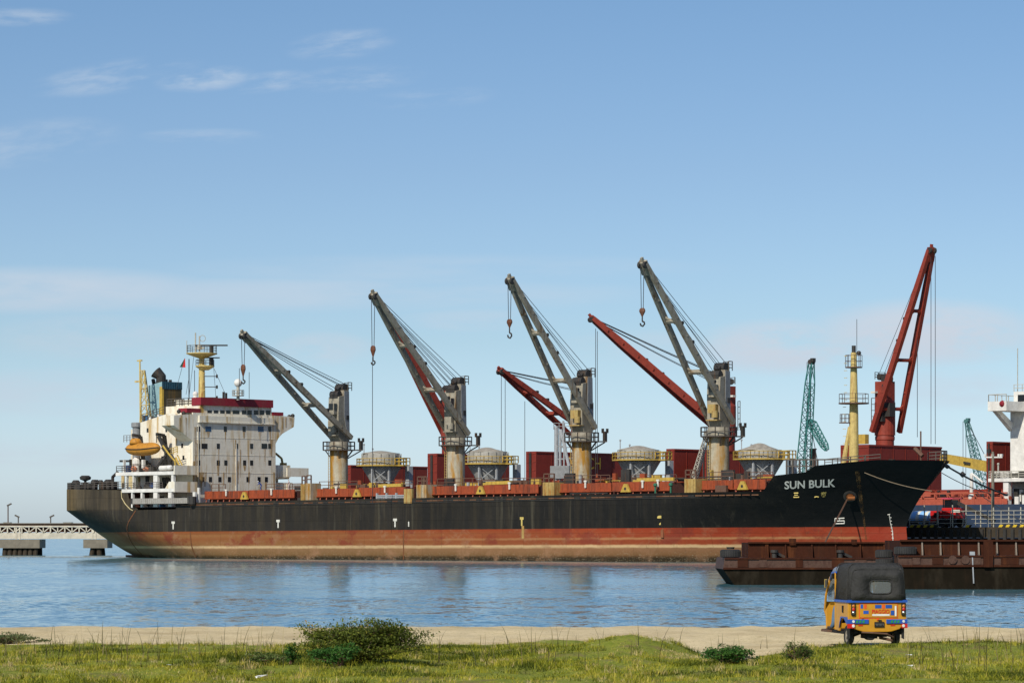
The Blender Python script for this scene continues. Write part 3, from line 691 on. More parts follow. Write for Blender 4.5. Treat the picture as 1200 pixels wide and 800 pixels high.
# lifeboat deck (A) and poop house deck (B)
YS = -15.35
zA0 = LA(170, 556.5, YS)[2]; zA1 = LA(170, 552.5, YS)[2]; zB0 = LA(170, 576.5, YS)[2]; zB1 = LA(170, 572.5, YS)[2]
sA0 = LA(135.5, 555, YS)[0]; sA1 = LA(203.5, 555, YS)[0]; sB0 = LA(142.5, 575, YS)[0]
print('decks', zA0, zA1, zB0, zB1, 's', sA0, sA1, sB, sP)
m = MB(); m.box2((sA0, YS, zA0), (sA1, YN - .005, zA1)); m.box2((sA0, YN - .004, zA0), (sB, -YN, zA1)); boatdeck = m.build('boat_deck', M['white2'], shipA)
m = MB(); m.box2((sB0, YS, zB0), (sA1, YN - .005, zB1)); m.box2((sB0, YN - .004, zB0), (sB, -YN, zB1)); m.build('poop_house_deck', M['white2'], shipA)
m = MB()
for z0, py in ((zA0, 545), (zB0 - .05, 564)):
    zt_ = LA(203.5, py, YS)[2]
    m.cut(); m.box2((sA1 + .003, YS, z0), (sA1 + .25, YN - .02, zt_)); m.cut(); m.box2((sA1 + .003, -YS, z0), (sA1 + .25, -YN, zt_))
zt_ = LA(203.5, 564, YS)[2]; a = LA(193.5, 572, YS)[0]; b_ = LA(198, 572, YS)[0]
m.cut(); m.prism([(a, YS - .01, zB1), (b_, YS - .01, zt_), (sA1, YS - .01, zt_), (sA1, YS - .01, zB1)], (0, .12, 0)); m.build('side_bulwark', M['white'], shipA)
m = MB()
for px, w, lo, hi in ((155.5, .35, 8.8, zB0), (166.8, .5, 8.8, zB0), (183, 1.1, 8.8, zB0), (200, .9, 8.8, zB0), (148.8, .22, zB1, zA0), (157, .3, zB1, zA0), (183, 1.1, zB1, zA0), (203, .6, zB1, zA0), (145.5, .2, zA1, zA1 + 2.2)):
    s = LA(px, 580, YS + .3)[0]; m.cut(); m.box2((s - w / 2, YS + .1, lo), (s + w / 2, YS + .6, hi))
m.build('deck_pillar', M['white2'], shipA)
m = MB(); m.box2((sA0 + .3, -10.6, 12.2), (LA(153, 560, -10.6)[0], 10.6, zA0 - .02)); casing = m.build('aft_house', M['cream'], shipA)
m = MB()
for px in (144, 152): p = LA(px, 566, -10.6); m.cut(); m.box2((p[0] - .4, -10.65, 12.5), (p[0] + .4, -10.5, 14.6))
m.build('door', M['cream'], casing)
m = MB(); m.box2((LA(153, 560, -10.0)[0], -10, 8.8), (sB + .1, 10, zA0 - .02)); m.build('inner_house', M['white'], shipA)
m = MB()
for px, py, w, h in ((171, 588, 2.0, 2.2), (189, 588, 1.6, 2.0), (210, 589, 1.7, 2.0), (160, 588, 1.3, 2.2), (192, 562, .8, .9), (173, 565, 1.0, 2.2)):
    p = LA(px, py, -10.1 if px < 164 else YN); m.box2((p[0] - w / 2, YN - .12, p[2] - h / 2), (p[0] + w / 2, YN + .3, p[2] + h / 2)).cut()
m.build('open_doorway', M['dark'], shipA)
# deck machinery between the decks
m = MB(); random.seed(3)
for px, py, r, mi in ((176, 569, .8, 0), (172, 570, .6, 0), (190, 569, .9, 0), (196, 562, .6, 0), (164, 571, .4, 0), (170, 594, .8, 0), (213, 593, .9, 0)):
    p = LA(px, py, -12.5); m.cut(); m.lathe(p - Vector((0, 0, r)), [(r, 0), (r, r * 1.2), (r * .5, r * 1.8)], 8, mi=mi)
for px, py, w, mi in ((179, 568, .9, 1), (190, 594, 1.3, 2), (190, 597, 1.4, 3)):
    p = LA(px, py, -13); m.cut(); m.box(p, (w, .6, .9), mi=mi)
m.build('deck_machinery', [M['dark'], plain('blue_drum', (.02, .06, .18)), plain('blue_tarp', (.02, .10, .2)), M['orange']], shipA)
# accommodation ladder stowed along the side
a = LA(158.5, 587, YS - .25); b_ = LA(222, 586.3, YS - .25)
m = MB(); m.box2((a[0], YS - .75, a[2] - .48), (b_[0], YS - .15, a[2] + .45))
n = 26
for i in range(n + 1):
    s = a[0] + (b_[0] - a[0]) * i / n; m.box2((s - .05, YS - .8, a[2] - .5), (s + .05, YS - .14, a[2] + .47))
m.build('gangway', worn('weathered_aluminium', (.36, .34, .30), (.2, .14, .08), .4, 1.2, streak=1, damt=.5), shipA)
m = MB(); m.lathe(a + Vector((-.5, 0, -.5)), [(.55, 0), (.55, 1)], 10); m.cut(); m.lathe(b_ + Vector((.8, 0, -.6)), [(.7, 0), (.7, 1.3)], 10)
p = LA(228.5, 580, YS); m.build('gangway_winch', M['dark'], shipA)
m = MB(); m.box(LA(228.3, 583, YS + .2), (.65, .4, 2.0)); m.box(LA(233, 580, YS + 1.0), (.35, .35, 2.6)); m.build('locker', M['white2'], shipA)
# bulwark ramp moulding at the break of the poop
m = MB(); P = [hull_off(hullp(x, y)[0], hullp(x, y)[2], .07) for x, y in ((142.5, 575), (143, 583), (147, 590), (152.5, 596), (156, 598))]
m.tube(P, .075, 6); m.build('poop_break_moulding', M['cream'], shipA)
# railings
m = MB()
zP = ztop(1)
P = [Vector((s, -hb(s, zP) + .1, zP)) for s in (pts[1][0] - 1, 12, 6, 2, .2)] + [Vector((.1, y, zP)) for y in (-6, 0, 6, 13)]
m.rail(P, 1.15, 3, 1.8, .045); m.build('stern_railing', M['rail'], shipA)
m = MB(); m.rail([(sA0 + .1, -10.5, zA1), (sA0 + .1, YS + .1, zA1), (LA(176, 550, YS)[0], YS + .1, zA1)], 1.1, 3, 1.6, .045)
m.rail([(sB0, YS + .1, zB1), (a := LA(190, 573, YS)[0], YS + .1, zB1)], 1.1, 3, 1.6, .04)
m.rail([(sB0 - 2, YS + 2, zB1 - .1), (sB0, YS + .1, zB1)], 1.1, 3, 1.6, .04); m.build('deck_railing', M['rail'], shipA)
m = MB(); m.rail([(sW - 9.4, yw0 + .2, zt), (sW - 2.4, yw0 + .2, zt)], 1.3, 3, 1.2, .05); m.rail([(sB + .3, YN + .2, z_aft + .1), (LA(192, 487, YN)[0], YN + .2, zt_house)], 1.3, 3, 1.5, .04); m.build('bridge_railing', M['rail'], sup)
# mooring gear on the poop
m = MB(); random.seed(11)
for px in (84, 89, 94, 100, 105, 110, 113, 118, 122, 127, 131):
    p = LA(px, 572, -random.uniform(4, 12)); r = random.uniform(.5, 1.0); m.cut()
    if random.random() < .5: m.lathe((p[0], p[1], zP - .1), [(r * .5, 0), (r * .5, .9), (r, 1.2), (r, 1.6), (r * .6, 1.9)], 10)
    else: m.box((p[0], p[1], zP + .5), (r * 1.6, r * 1.4, random.uniform(1.0, 2.0)))
p = LA(100, 568, -8); m.cut(); m.lathe((p[0], p[1], zP), [(.25, 0), (.25, 1.6), (1.0, 1.9), (1.1, 2.3), (.7, 2.6)], 10)
p = LA(132, 565, -9); m.cut(); m.tube([(p[0], p[1], zP), (p[0], p[1], zP + 2.2), (p[0] + 1.5, p[1], zP + 3)], .3, 7)
m.build('mooring_winch', M['dark'], shipA)
# funnel, casing under it, aft derrick mast
fc_ = LA(190, 447, -3.2); fa = LA(172.5, 447, -3.2)[0]; fy = LS(213, 449, fc_[0])[1]; zf0 = LA(190, 497, -3.2)[2]; zf1 = fc_[2]
m = MB(); m.add([(fa, -3.2, zf0), (fc_[0], -3.2, zf0), (fc_[0], fy, zf0), (fa, fy, zf0), (fa + .3, -3.2, zf1 - .6), (fc_[0], -3.2, zf1), (fc_[0], fy, zf1), (fa + .3, fy, zf1 - .6)],
   [(0, 1, 2, 3), (0, 1, 5, 4), (2, 3, 7, 6), (3, 0, 4, 7)], 0)
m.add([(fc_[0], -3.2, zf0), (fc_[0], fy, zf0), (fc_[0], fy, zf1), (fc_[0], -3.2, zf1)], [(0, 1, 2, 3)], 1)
m.add([(fa + .3, -3.2, zf1 - .6), (fc_[0], -3.2, zf1), (fc_[0], fy, zf1), (fa + .3, fy, zf1 - .6)], [(0, 1, 2, 3)], 2)
fun = m.build('funnel', [M['funnel'], M['funnel_front'], M['dark']], shipA)
m = MB(); m.box2((fc_[0] + .01, -3.25, zf1 - 1.3), (fc_[0] + .1, fy + .02, zf1 + .02)); 
for i in range(9): y = -3.0 + (fy + 2.8) * i / 8; m.box2((fc_[0] + .1, y - .06, zf1 - 1.2), (fc_[0] + .16, y + .06, zf1 - .1))
m.build('louvre_band', M['funnelband'], fun)
m = MB(); m.box2((fc_[0] + .01, -3.22, zf0), (fc_[0] + .06, -2.85, zf1 - 1.3)); m.box2((fc_[0] - .7, -3.26, zf0), (fc_[0] + .06, -3.2, zf1 - .9)); m.build('corner_strip', M['yellow'], fun)
ex = (Vector((fa + 1.2, -1, zf1 - .5)), Vector((fa + 1.2, -1, zf1 + 1.0)), Vector((fa + .4, -1.6, zf1 + 1.9)))
m = MB(); m.tube(ex, [.95, .95, 1.15], 14); m.tube([(fa + 2.6, 0, zf1 - .5), (fa + 2.6, 0, zf1 + .5)], .3, 8); m.tube([(fa + .1, 1, zf1 - .8), (fa + .1, 1, zf1 + .7)], .35, 8); m.tube([(fa - .6, -1, zf1 - .8), (fa + .2, -2, zf1 + .5)], .35, 8)
m.build('exhaust_pipe', M['dark'], fun)
m = MB(); m.box2((sB - 4.5, -6, zA1), (sB, 6, z_aft - .1)); m.box2((LA(156, 500, -7)[0], -7.5, zA1), (LA(164, 500, -7)[0], -4.5, z_aft - 1)); m.build('engine_casing', M['white'], shipA)
m = MB(); p = LA(160, 520, -9); m.lathe((p[0], p[1], zA1), [(.7, 0), (.7, 8.0)], 14); m.lathe((p[0], p[1], LA(160, 501.5, -9)[2]), [(.6, 0), (.95, .2), (.95, .9), (.8, 1.0)], 16)
m.rail([(p[0] - 2, p[1] - 1.3, LA(155, 518, -9)[2]), (p[0] + 1.5, p[1] - 1.3, LA(155, 518, -9)[2])], 1.2, 3, 1, .05); m.build('ventilator', M['grey'], shipA)
m = MB()
mb0 = LA(167.5, 495, -6); mt = LA(166, 421, -6)
m.tube([mb0 + Vector((-.6, 0, 0)), (mb0[0] - .9, -6, mt[2])], [.22, .14], 6)
leg = [(mb0[0] + .9, -6.9, mb0[2]), (mb0[0] + 2.6, -4.8, mb0[2]), (mb0[0] + .4, -6.2, mt[2] - 2.2), (mb0[0] + .9, -5.6, mt[2] - 2.2)]
def lat(mb, A, Bp, n, r=.06):
    A = [Vector(x) for x in A]; Bp = [Vector(x) for x in Bp]; k = len(A)
    for a, b_ in zip(A, Bp): mb.beam(a, b_, r * 2.2)
    for i in range(n + 1):
        f = i / n; f2 = min(1, (i + 1) / n)
        for j in range(k):
            a = A[j].lerp(Bp[j], f); a2 = A[(j + 1) % k].lerp(Bp[(j + 1) % k], f); mb.beam(a, a2, r * 1.3)
            if i < n: mb.beam(a, A[(j + 1) % k].lerp(Bp[(j + 1) % k], f2), r * 1.3)
q = mb0; tpm = Vector((q[0] + .3, -6, mt[2] - 2))
lat(m, [q + Vector((.3, -.9, 0)), q + Vector((2.4, -.9, 0)), q + Vector((1.4, .9, 0))], [tpm + Vector((-.3, -.2, 0)), tpm + Vector((.3, -.2, 0)), tpm + Vector((0, .2, 0))], 6, .08)
m.beam((q[0] - .9, -6, tpm[2]), tpm, .15); m.beam((q[0] - .9, -6, q[2] + 6), (q[0] + 1, -6, q[2] + 6), .15); m.beam((q[0] - 1.6, -6, mt[2] - .2), (q[0] - .3, -6, mt[2] - .2), .25)
m.beam((q[0] - 2.2, -6, LA(160, 447, -6)[2]), (q[0] - .6, -6, LA(160, 447, -6)[2]), .3)
m.build('signal_mast', M['mast'], shipA)
m = MB()
for i, px in enumerate((170, 173, 177, 180, 184, 187, 190)): p = LA(px, 494, -8); m.cut(); m.box2((p[0] - .25, -8.3, z_aft + .02), (p[0] + .25, -7.6, z_aft + random.uniform(.9, 1.6)), mi=i % 3)
m.build('deck_locker', [M['dark'], plain('blue_locker', (.03, .12, .25)), M['white2']], shipA)
# radar mast
bM = LA(236.5, 468, 0); top = LA(236.5, 420, 0)[2]; z0 = zt - .3
m = MB(); m.lathe((bM[0], 0, z0), [(.68, 0), (.48, top - z0 + 0.3)], 18)
for i in range(7): z = z0 + 2 + i * 1.5; m.box((bM[0], 0, z), (1.7, .12, .1))
rmast = m.build('radar_mast', M['mast'], shipA)
zp = LA(236, 413.5, 0)[2]; zq = LA(236, 429, 0)[2]; sx = Vector((.7098, .7044, 0))   # roughly across the view, so athwart-diagonal platforms read as in the photo
m = MB(); m.lathe((bM[0], 0, zp - 1.0), [(.5, 0), (2.75, .8), (2.75, .95)], 22); m.cut(); m.lathe((bM[0] + .4, .4, zq - .7), [(.7, 0), (1.7, .6), (1.7, .8)], 18); m.build('mast_platform', M['mast'], rmast)
m = MB(); P = [Vector((bM[0] + 2.65 * math.cos(a), 2.65 * math.sin(a), zp)) for a in [i * math.pi / 6 for i in range(13)]]; m.rail(P, 1.3, 3, 1.6, .03); m.cut()
P = [Vector((bM[0] + .4 + 1.6 * math.cos(a), .4 + 1.6 * math.sin(a), zq + .1)) for a in [i * math.pi / 4 for i in range(9)]]; m.rail(P, 1.0, 2, 1.3, .04); m.build('platform_railing', M['rail'], rmast)
m = MB(); c = Vector((bM[0] + 1.2, 1.2, zp)); m.tube([c, c + Vector((0, 0, 1.2))], .35, 8); e_ = Vector((.707, .707, 0)); m.beam(c + Vector((0, 0, 1.35)) - e_ * 2.9, c + Vector((0, 0, 1.35)) + e_ * 2.9, .35, .25)
c = Vector((bM[0] + 1.2, 1.2, zq)); m.cut(); m.tube([c, c + Vector((0, 0, 1.4))], .4, 8); m.beam(c + Vector((0, 0, 1.5)) - e_ * 1.5, c + Vector((0, 0, 1.5)) + e_ * 1.5, .25, .2); m.build('radar_scanner', M['dark'], rmast)
m = MB(); c = Vector((bM[0] - .3, -.3, zp)); m.tube([c, c + Vector((0, 0, 3.0))], .14, 6); m.tube([c + Vector((-.5, -.5, 0)), c + Vector((-.5, -.5, 3.6))], .12, 6); m.tube([c + Vector((-1.6, -1.6, 0)), c + Vector((-1.6, -1.6, 2.2))], .06, 6)
P = [c + Vector((.4 + .5 * math.cos(a) * .7, .4 + .5 * math.cos(a) * .7, 2.6 + .55 * math.sin(a))) for a in [i * math.pi / 8 for i in range(17)]]; m.tube(P, .06, 5); m.box(c + Vector((0, 0, 1.0)), (.7, .7, .9)); m.build('aerial', M['railw'], rmast)
m = MB()
for i in range(3): z = zq - 1.8 - i * 1.9; m.cut(); m.beam((bM[0], 0, z), (bM[0] + 1.9, 1.9, z), .14); m.box((bM[0] + 1.9, 1.9, z), (.25, .25, .6))
m.build('light_bracket', M['dark'], rmast)
m = MB()
for px, py, w in ((242.5, 424.5, 0),): pass
for (a, b_) in (((251, 432), (266, 466)), ((250, 425), (253, 466)), ((221, 470), (227, 418)), ((222, 440), (218, 462)), ((205, 462), (214, 428))):
    pa = LA(*a, 0); pb = LA(*b_, 0); m.cut(); m.beam(pa, pb, .05)
p = LA(221.5, 470, -3); m.cut(); m.beam(p, (p[0], p[1], p[2] + 7.5), .13); p = LA(228, 470, -2); m.cut(); m.beam(p, (p[0], p[1], p[2] + 5.5), .08); m.build('stay_wire', M['cable'], rmast)
fl = MB(); a = LA(216.5, 419.5, 0); b_ = LA(217, 430.5, 0); c = LA(210.5, 430, 0)
for th in (0, .04): pass
mid = (a + c) / 2
fl.prism([a, b_, (b_ + c) / 2], (.03, .05, 0), 0); fl.prism([a, (b_ + c) / 2, c], (.03, .05, 0), 1)
fl.build('flag', [plain('flag_red', (.5, .02, .02)), plain('flag_dark', (.02, .06, .04))], rmast)
m = MB(); rd = LA(279, 448.5, -1); base_ = Vector((rd[0], rd[1], zr - .3)); m.tube([base_, rd], .28, 8)
P = [rd + Vector((1.0 * math.cos(a), 1.0 * math.sin(a), -2.2)) for a in [i * math.pi / 4 for i in range(9)]]; m.rail(P, .9, 2, 1, .04); m.lathe(rd + Vector((0, 0, -2.3)), [(1.05, 0), (1.05, .12)], 14); rs_ = m.build('dome_stand', M['railw'], shipA)
m = MB(); m.sphere(rd, .72, 18); m.build('radome', M['white2'], rs_, smooth=True)
m = MB()
for px, h_ in ((262, 1.2), (265, 1.0), (280.5, 5.2), (292, 4.4), (205, .9), (214, 1.2), (229.5, 1.1)):
    p = LA(px, 467, -2 if px > 240 else -8); m.cut(); m.beam((p[0], p[1], zr - .2 if px > 240 else zt), (p[0], p[1], zr + h_ if px > 240 else zt + h_), .07 if h_ > 3 else .3)
for px, py in ((209.5, 482), (215, 484), (339, 488), (343, 487)):
    p = LS(px, py, sh - 1); m.cut(); m.sphere(p, .38, 10)
m.build('deck_fitting', M['dark'], sup)
m = MB(); p = LA(229, 461.5, -6); m.sphere((p[0], p[1], p[2]), .5, 12); m.lathe((p[0], p[1], zt), [(.4, 0), (.4, p[2] - zt)], 10); m.build('small_radome', M['white2'], sup)
# lifeboat and davits
lb = LA(167.5, 526.5, -13.8); Lh = (LA(188, 527, -13.8)[0] - LA(149.5, 527, -13.8)[0]) / 2
m = MB(); n = 22; prof_ = []
secs = 26
P = []
for i in range(secs + 1):
    f = -1 + 2 * i / secs; w = max(.03, (1 - abs(f) ** 3.2)) ** .6; zt2 = 1.35 * max(.05, (1 - abs(f) ** 4)) ** .6; 
    sheer = .28 * f * f
    for k in range(n):
        a = 2 * math.pi * k / n; yy_ = math.cos(a) * 1.35 * w; zz_ = math.sin(a)
        zc = zz_ * (zt2 * .85 if zz_ > 0 else 1.1 * w ** .7) + sheer
        if zz_ > 0: yy_ *= (1 - .25 * zz_)
        P.append((lb[0] + f * Lh, lb[1] + yy_, lb[2] + zc))
m.add(P, [(i * n + k, i * n + (k + 1) % n, (i + 1) * n + (k + 1) % n, (i + 1) * n + k) for i in range(secs) for k in range(n)] + [tuple(range(n)), tuple(secs * n + k for k in range(n))])
boat = m.build('lifeboat', M['boat'], shipA, smooth=True, auto=60)
m = MB(); c = lb + Vector((-Lh * .45, 0, 1.0)); m.lathe(c, [(1.1, 0), (1.0, .5), (.7, .95), (.05, 1.05)], 14); m.build('conning_cupola', M['boat'], boat, smooth=True)
m = MB(); P = [(lb[0] + f * Lh, lb[1] - 1.37 * max(.03, 1 - abs(f) ** 3.2) ** .6 - .03, lb[2] + .28 * f * f) for f in [-1 + i / 10 for i in range(21)]]; m.tube(P, .09, 5); m.build('grab_line', M['dark'], boat)
m = MB(); dz = zA1
for s_, sg in ((lb[0] - Lh * .6, 1), (lb[0] + Lh * .85, 1)):
    m.beam((s_, -11.2, dz), (s_, -12.2, lb[2] + 2.4), .55); m.beam((s_, -12.2, lb[2] + 2.4), (s_, -13.9, lb[2] + 2.6), .5); m.beam((s_, -11, dz), (s_ + 1.4, -13.5, dz + 2.3), .35)
    m.beam((s_, -13.9, lb[2] + 2.6), (s_, -13.9, lb[2] + 1.1), .1); m.box((s_, -11.6, dz + 1.1), (1.4, 1.2, 2.0))
p1 = LA(186, 511, -13.5); p2 = LA(197, 530, -13.2); p3 = LA(184, 548, -13); m.beam(p1, LA(192, 523, -13.2), .55); m.beam(LA(192, 523, -13.2), p2, .8); m.beam(p2, p3, .45); m.beam(p2, LA(199, 548, -12.5), .4)
for px, py in ((144, 540), (150, 540)): p = LA(px, py, -13); m.box(p, (1.3, .5, .35))
m.beam(LA(153, 538, -13), LA(153, 552, -13), .35); m.beam(LA(158, 536, -13), LA(162, 552, -13), .4); m.box(LA(163, 545, -12), (2.0, .8, 2.2)); m.box(LA(172, 547, -12), (1.6, .8, 1.4)); m.box(LA(194, 541, -12), (1.4, .8, 2.0)); m.box(LA(178, 549.5, -12.5), (1.8, .8, .8))
davit = m.build('davit', M['dark'], shipA)
m = MB(); m.tube([LA(191, 522, -13.6), LA(198, 532, -13.6), LA(205, 540, -13.6), LA(206, 551, -13.6)], .16, 6); m.rail([LA(199, 534, -12.8), LA(208, 531, -12.8)], 1.2, 3, .9, .05); m.tube([LA(208, 533, -12), LA(215, 548, -12)], .12, 5); m.tube([LA(206, 536, -12.4), LA(211, 548, -12.4)], .2, 5); m.build('boarding_ladder', M['yellow'], davit)
m = MB(); a = LA(187.5, 548.3, -14.6); c = LA(201, 547.6, -14.6); m.tube([a, a.lerp(c, .04), a.lerp(c, .96), c], [.25, .42, .42, .25], 12); m.build('liferaft_canister', M['white2'], shipA)
m = MB(); p = LA(160, 545, -13.6); m.lathe((p[0], p[1], zA1), [(.5, 0), (.5, 1.2), (.75, 1.5), (.75, 2.2), (.3, 2.7)], 12); m.cut(); m.box((p[0] + 2.2, -13.8, zA1 + 1.4), (.5, .5, 1.5)); m.build('mushroom_vent', M['white2'], shipA)
m = MB()
for px, py, r in ((157, 549, .6), (171, 549.5, .55)): m.cut(); m.sphere(LA(px, py, -14.2), r, 10, sc=(1, 1, .8))
m.build('orange_buoy', plain('faded_orange', (.55, .2, .1)), shipA)
m = MB(); m.box(LA(150.5, 549.5, -14.4), (.9, .6, 1.4)); m.build('blue_drum', plain('blue_drum_paint', (.02, .05, .14)), shipA)
m = MB(); a = LS(323, 553, sh - 1); c = LS(339, 545, sh - 1); m.box2((sh - 1.0, YF + .003, a[2] - .9), (sh - .7, c[1], c[2])); c2 = LS(339, 575, sh - 1); m.box2((sh - 1, YF + .003, 9.5), (sh - .7, YF + 4.6, LS(330, 565, sh)[2]))
p = LS(334, 560, sh - 2); m.box2((sh - 4, YF + 2.4, 9), (sh - 3, YF + 3.2, a[2] - .9)); m.box2((sh - 14, YF + .003, a[2] - 1.2), (sh - 1.01, c[1], a[2] - .9)); m.build('port_side_bulwark', M['white'], shipA)
m = MB(); m.beam(LS(323, 531, sh - 3), LS(330, 537, sh - 3), .3); m.beam(LS(330, 537, sh - 3), LS(331.5, 546, sh - 3), .3); m.box(LS(332, 545, sh - 3), (.9, .9, .9)); m.build('port_davit', M['rustyel'], shipA)

# ------------------------------------------------------------------ hatches, mast houses and clutter on the main deck
segs = [(240, 346), (366, 477), (504, 632), (652, 786), (822, 899)]
zc = lambda s: interp(s, [(35, 11.55), (150, 11.95)])
for i, (a, b_) in enumerate(segs):
    s0 = LA(a, 577, -10)[0]; s1 = LA(b_, 575, -10)[0]
    m = MB(); m.box2((s0 + .6, -9.4, 8.6), (s1 - .4, 9.4, zc(s0) - .1)); hc = m.build('hatch_coaming', M['deck'], shipA)
    m = MB(); n = max(2, int((s1 - s0) / 9))
    for k in range(n):
        a0 = s0 + (s1 - s0) * k / n; a1 = s0 + (s1 - s0) * (k + 1) / n - .22
        m.box2((a0, -10.05, zc(a0) - 1.35), (a1, -9.85, zc(a0) + (.04 if k % 2 else 0)))
        for q in range(1, 5): x = a0 + (a1 - a0) * q / 5; m.box2((x - .05, -10.11, zc(a0) - 1.3), (x + .05, -10.052, zc(a0) - .05))
    m.beam((s0, -10.2, zc(s0) - 1.3), (s1, -10.2, zc(s1) - 1.35), .22, .12)
    m.build('coaming_side_plate', M['orange'], hc)
    m = MB(); x = s0 + .5
    while x < s1: m.beam((x, -9.95, zc(s0) - 1.3), (x + .35, -10.6, zc(s0) - 2.7), .16); x += 1.55
    m.build('coaming_stay', M['orange'], hc)
    m = MB(); m.rail([(s0 + 1, -9.3, zc(s0)), (s0 + (s1 - s0) * (.45 if i else .2), -9.3, zc(s0))], 1.2, 2, 2.1, .05); m.cut(); m.rail([(s0 + (s1 - s0) * .6, -8.3, zc(s0)), (s1 - .4, -8.3, zc(s0))], 1.1, 2, 2.4, .045); m.build('hatch_railing', M['railred'], hc)
for px, py in ((287, 580.5), (419, 577.5), (564, 574), (734, 571.5), (871, 568.5)):
    p = LA(px, py, -10.3); m = MB(); m.prism([(p[0] - .95, -10.25, p[2] - .62), (p[0] + .95, -10.25, p[2] - .62), (p[0] + .28, -10.25, p[2] + .62), (p[0] - .28, -10.25, p[2] + .62)], (0, -.35, 0), 0); m.lathe((p[0], -10.6, p[2] - .12), [(.24, 0), (.02, .02)], 10, Matrix.Rotation(R(90), 3, 'X'), 1)
    m.build('hatch_wheel_bracket', [M['yellow'], M['dark']], shipA)
m = MB()
for px, py in ((265, 577), (318, 576), (394, 574), (451, 573), (534, 571), (597, 569), (686, 567), (753, 567), (771, 566)):
    p = LA(px, py, -10.25); m.cut(); m.box(p, (.3, .15, 1.1), taper=1.0); m.box(p + Vector((0, 0, .45)), (.55, .2, .25))
m.build('tank_vent_post', M['white_mark'], shipA)
for x0, x1, y0, y1, mt_ in ((352.5, 357, 567, 587, 'rustyel'), (358, 364, 566, 586, 'column'), (488, 499.5, 568, 583, 'column'), (636, 649, 565, 581, 'rustyel'), (802, 815, 561, 577, 'rustyel')):
    a = LA(x0, y0, -11.5); b_ = LA(x1, y1, -11.5); m = MB(); m.box2((a[0], -11.5, 9), (b_[0], -9.2, a[2]))
    for q in range(3): x = a[0] + (b_[0] - a[0]) * (q + .5) / 3; m.box2((x - .07, -11.6, 9.2), (x + .07, -11.503, a[2] - .1))
    mh = m.build('mast_house', M[mt_], shipA)
    m = MB(); m.rail([(a[0] + .1, -11.3, a[2]), (b_[0] - .1, -11.3, a[2])], 1.3, 2, 1.3, .09); m.build('guard_rail', M['railred'], mh)
random.seed(21)
m = MB()
for i in range(150):
    px = random.uniform(350, 905); y = random.uniform(-9, -3) if random.random() < .8 else -11
    p = LA(px, 575, y); z0 = zc(p[0]) if y > -9.9 else 9.2; h_ = random.uniform(.3, 1.0) if random.random() < .8 else random.uniform(1, 2.2)
    r_ = random.random()
    if r_ < .4: m.box((p[0], y, z0 + h_ / 2), (random.uniform(.3, 2.4), .5, h_), mi=random.choice([0, 0, 1, 3, 4]))
    elif r_ < .7: m.tube([(p[0], y, z0), (p[0], y, z0 + h_)], random.uniform(.1, .3), 7, mi=random.choice([0, 1, 2, 4]))
    else: m.beam((p[0], y, z0 + h_ * .5), (p[0] + random.uniform(2, 8), y, z0 + h_ * .5), random.uniform(.1, .22), mi=random.choice([0, 0, 3, 1]))
tag(m.build('deck_clutter', [M['dark'], M['railred'], M['galv'], M['yellow'], M['orange']], shipA), None, None, kind='stuff')
m = MB()
for px, py in ((768, 571), (786, 570.5)): p = LA(px, py, -11); m.cut(); m.lathe(p - Vector((0, 0, 1.3)), [(.14, 0), (.14, 1.4), (.32, 1.55), (.32, 1.8), (.15, 1.95)], 10)
m.build('green_vent', plain('green_paint', (.03, .14, .08)), shipA)
m = MB()      # yellow pipe runs and ladder racks
for a, b_ in (((444, 569), (471, 568)), ((570, 566), (598, 565)), ((747, 562), (790, 561))): m.cut(); m.beam(LA(*a, -9), LA(*b_, -9), .35, .5)
m.build('yellow_pipe_run', M['yellow'], shipA)
for x0, x1, y0, y1 in ((442, 476, 580, 588),):
    a = LA(x0, y1, -14.8); b_ = LA(x1, y0, -14.8); m = MB()
    for q in range(5): z = a[2] + (b_[2] - a[2]) * q / 4; m.box2((a[0], -14.9, z - .09), (b_[0], -14.7, z + .09))
    for q in range(4): x = a[0] + (b_[0] - a[0]) * q / 3; m.box2((x - .15, -14.95, a[2]), (x + .15, -14.65, b_[2] + .4))
    m.build('stowed_gangway', M['galv'], shipA)
m = MB(); p = LA(480, 590, -14.9); m.box2((p[0] - .9, -15.3, 9.0), (p[0] + .9, -14.9, 11.3)); m.build('side_fitting', M['rustyel'], shipA)
# forecastle: rails, foremast, windlass shapes
m = MB(); a = [LA(x, y, -9.5) for x, y in ((921, 556), (935, 556), (952, 555))]; z0 = 9.6
zt_ = LA(935, 538.5, -9.5)[2]
for px in (922, 929, 937, 945, 953, 958): p = LA(px, 556, -9.5); m.beam((p[0], -9.5, 10), (p[0], -9.5, zt_), .22)
m.beam(LA(920, 538.5, -9.5), LA(1010, 538, -7), .2); m.beam(LA(921, 546, -9.5), LA(957, 546, -9.5), .15)
print('fc', [round(q[0], 1) for q in fc])
fr = [Vector((s, -hb(s, ztop(s)) + .35, ztop(s) - .1)) for s in (fc[2][0] + 1, fc[3][0], fc[4][0], 174)]
m.rail(fr, .9, 2, 2.4, .05); m.build('forecastle_railing', M['rail'], shipA)
m = MB(); m.rail([Vector((180, 3, 14.3)), Vector((182.5, 3.4, 14.4)), Vector((184.2, 1.8, 14.4)), Vector((184.6, 0, 14.4))], 1.4, 3, 1.2, .06); m.build('bow_railing', M['rail'], shipA)
fmb = LA(1000.5, 541, 0); zt_ = LA(1000.5, 413, 0)[2]
m = MB(); m.lathe((fmb[0], 0, 13), [(.72, 0), (.66, 8), (.42, zt_ - 13)], 16)
m.tube([(fmb[0] - 1.3, -1.0, 13), (fmb[0] - .4, -.5, LA(1000, 500, 0)[2])], [.42, .22], 8)
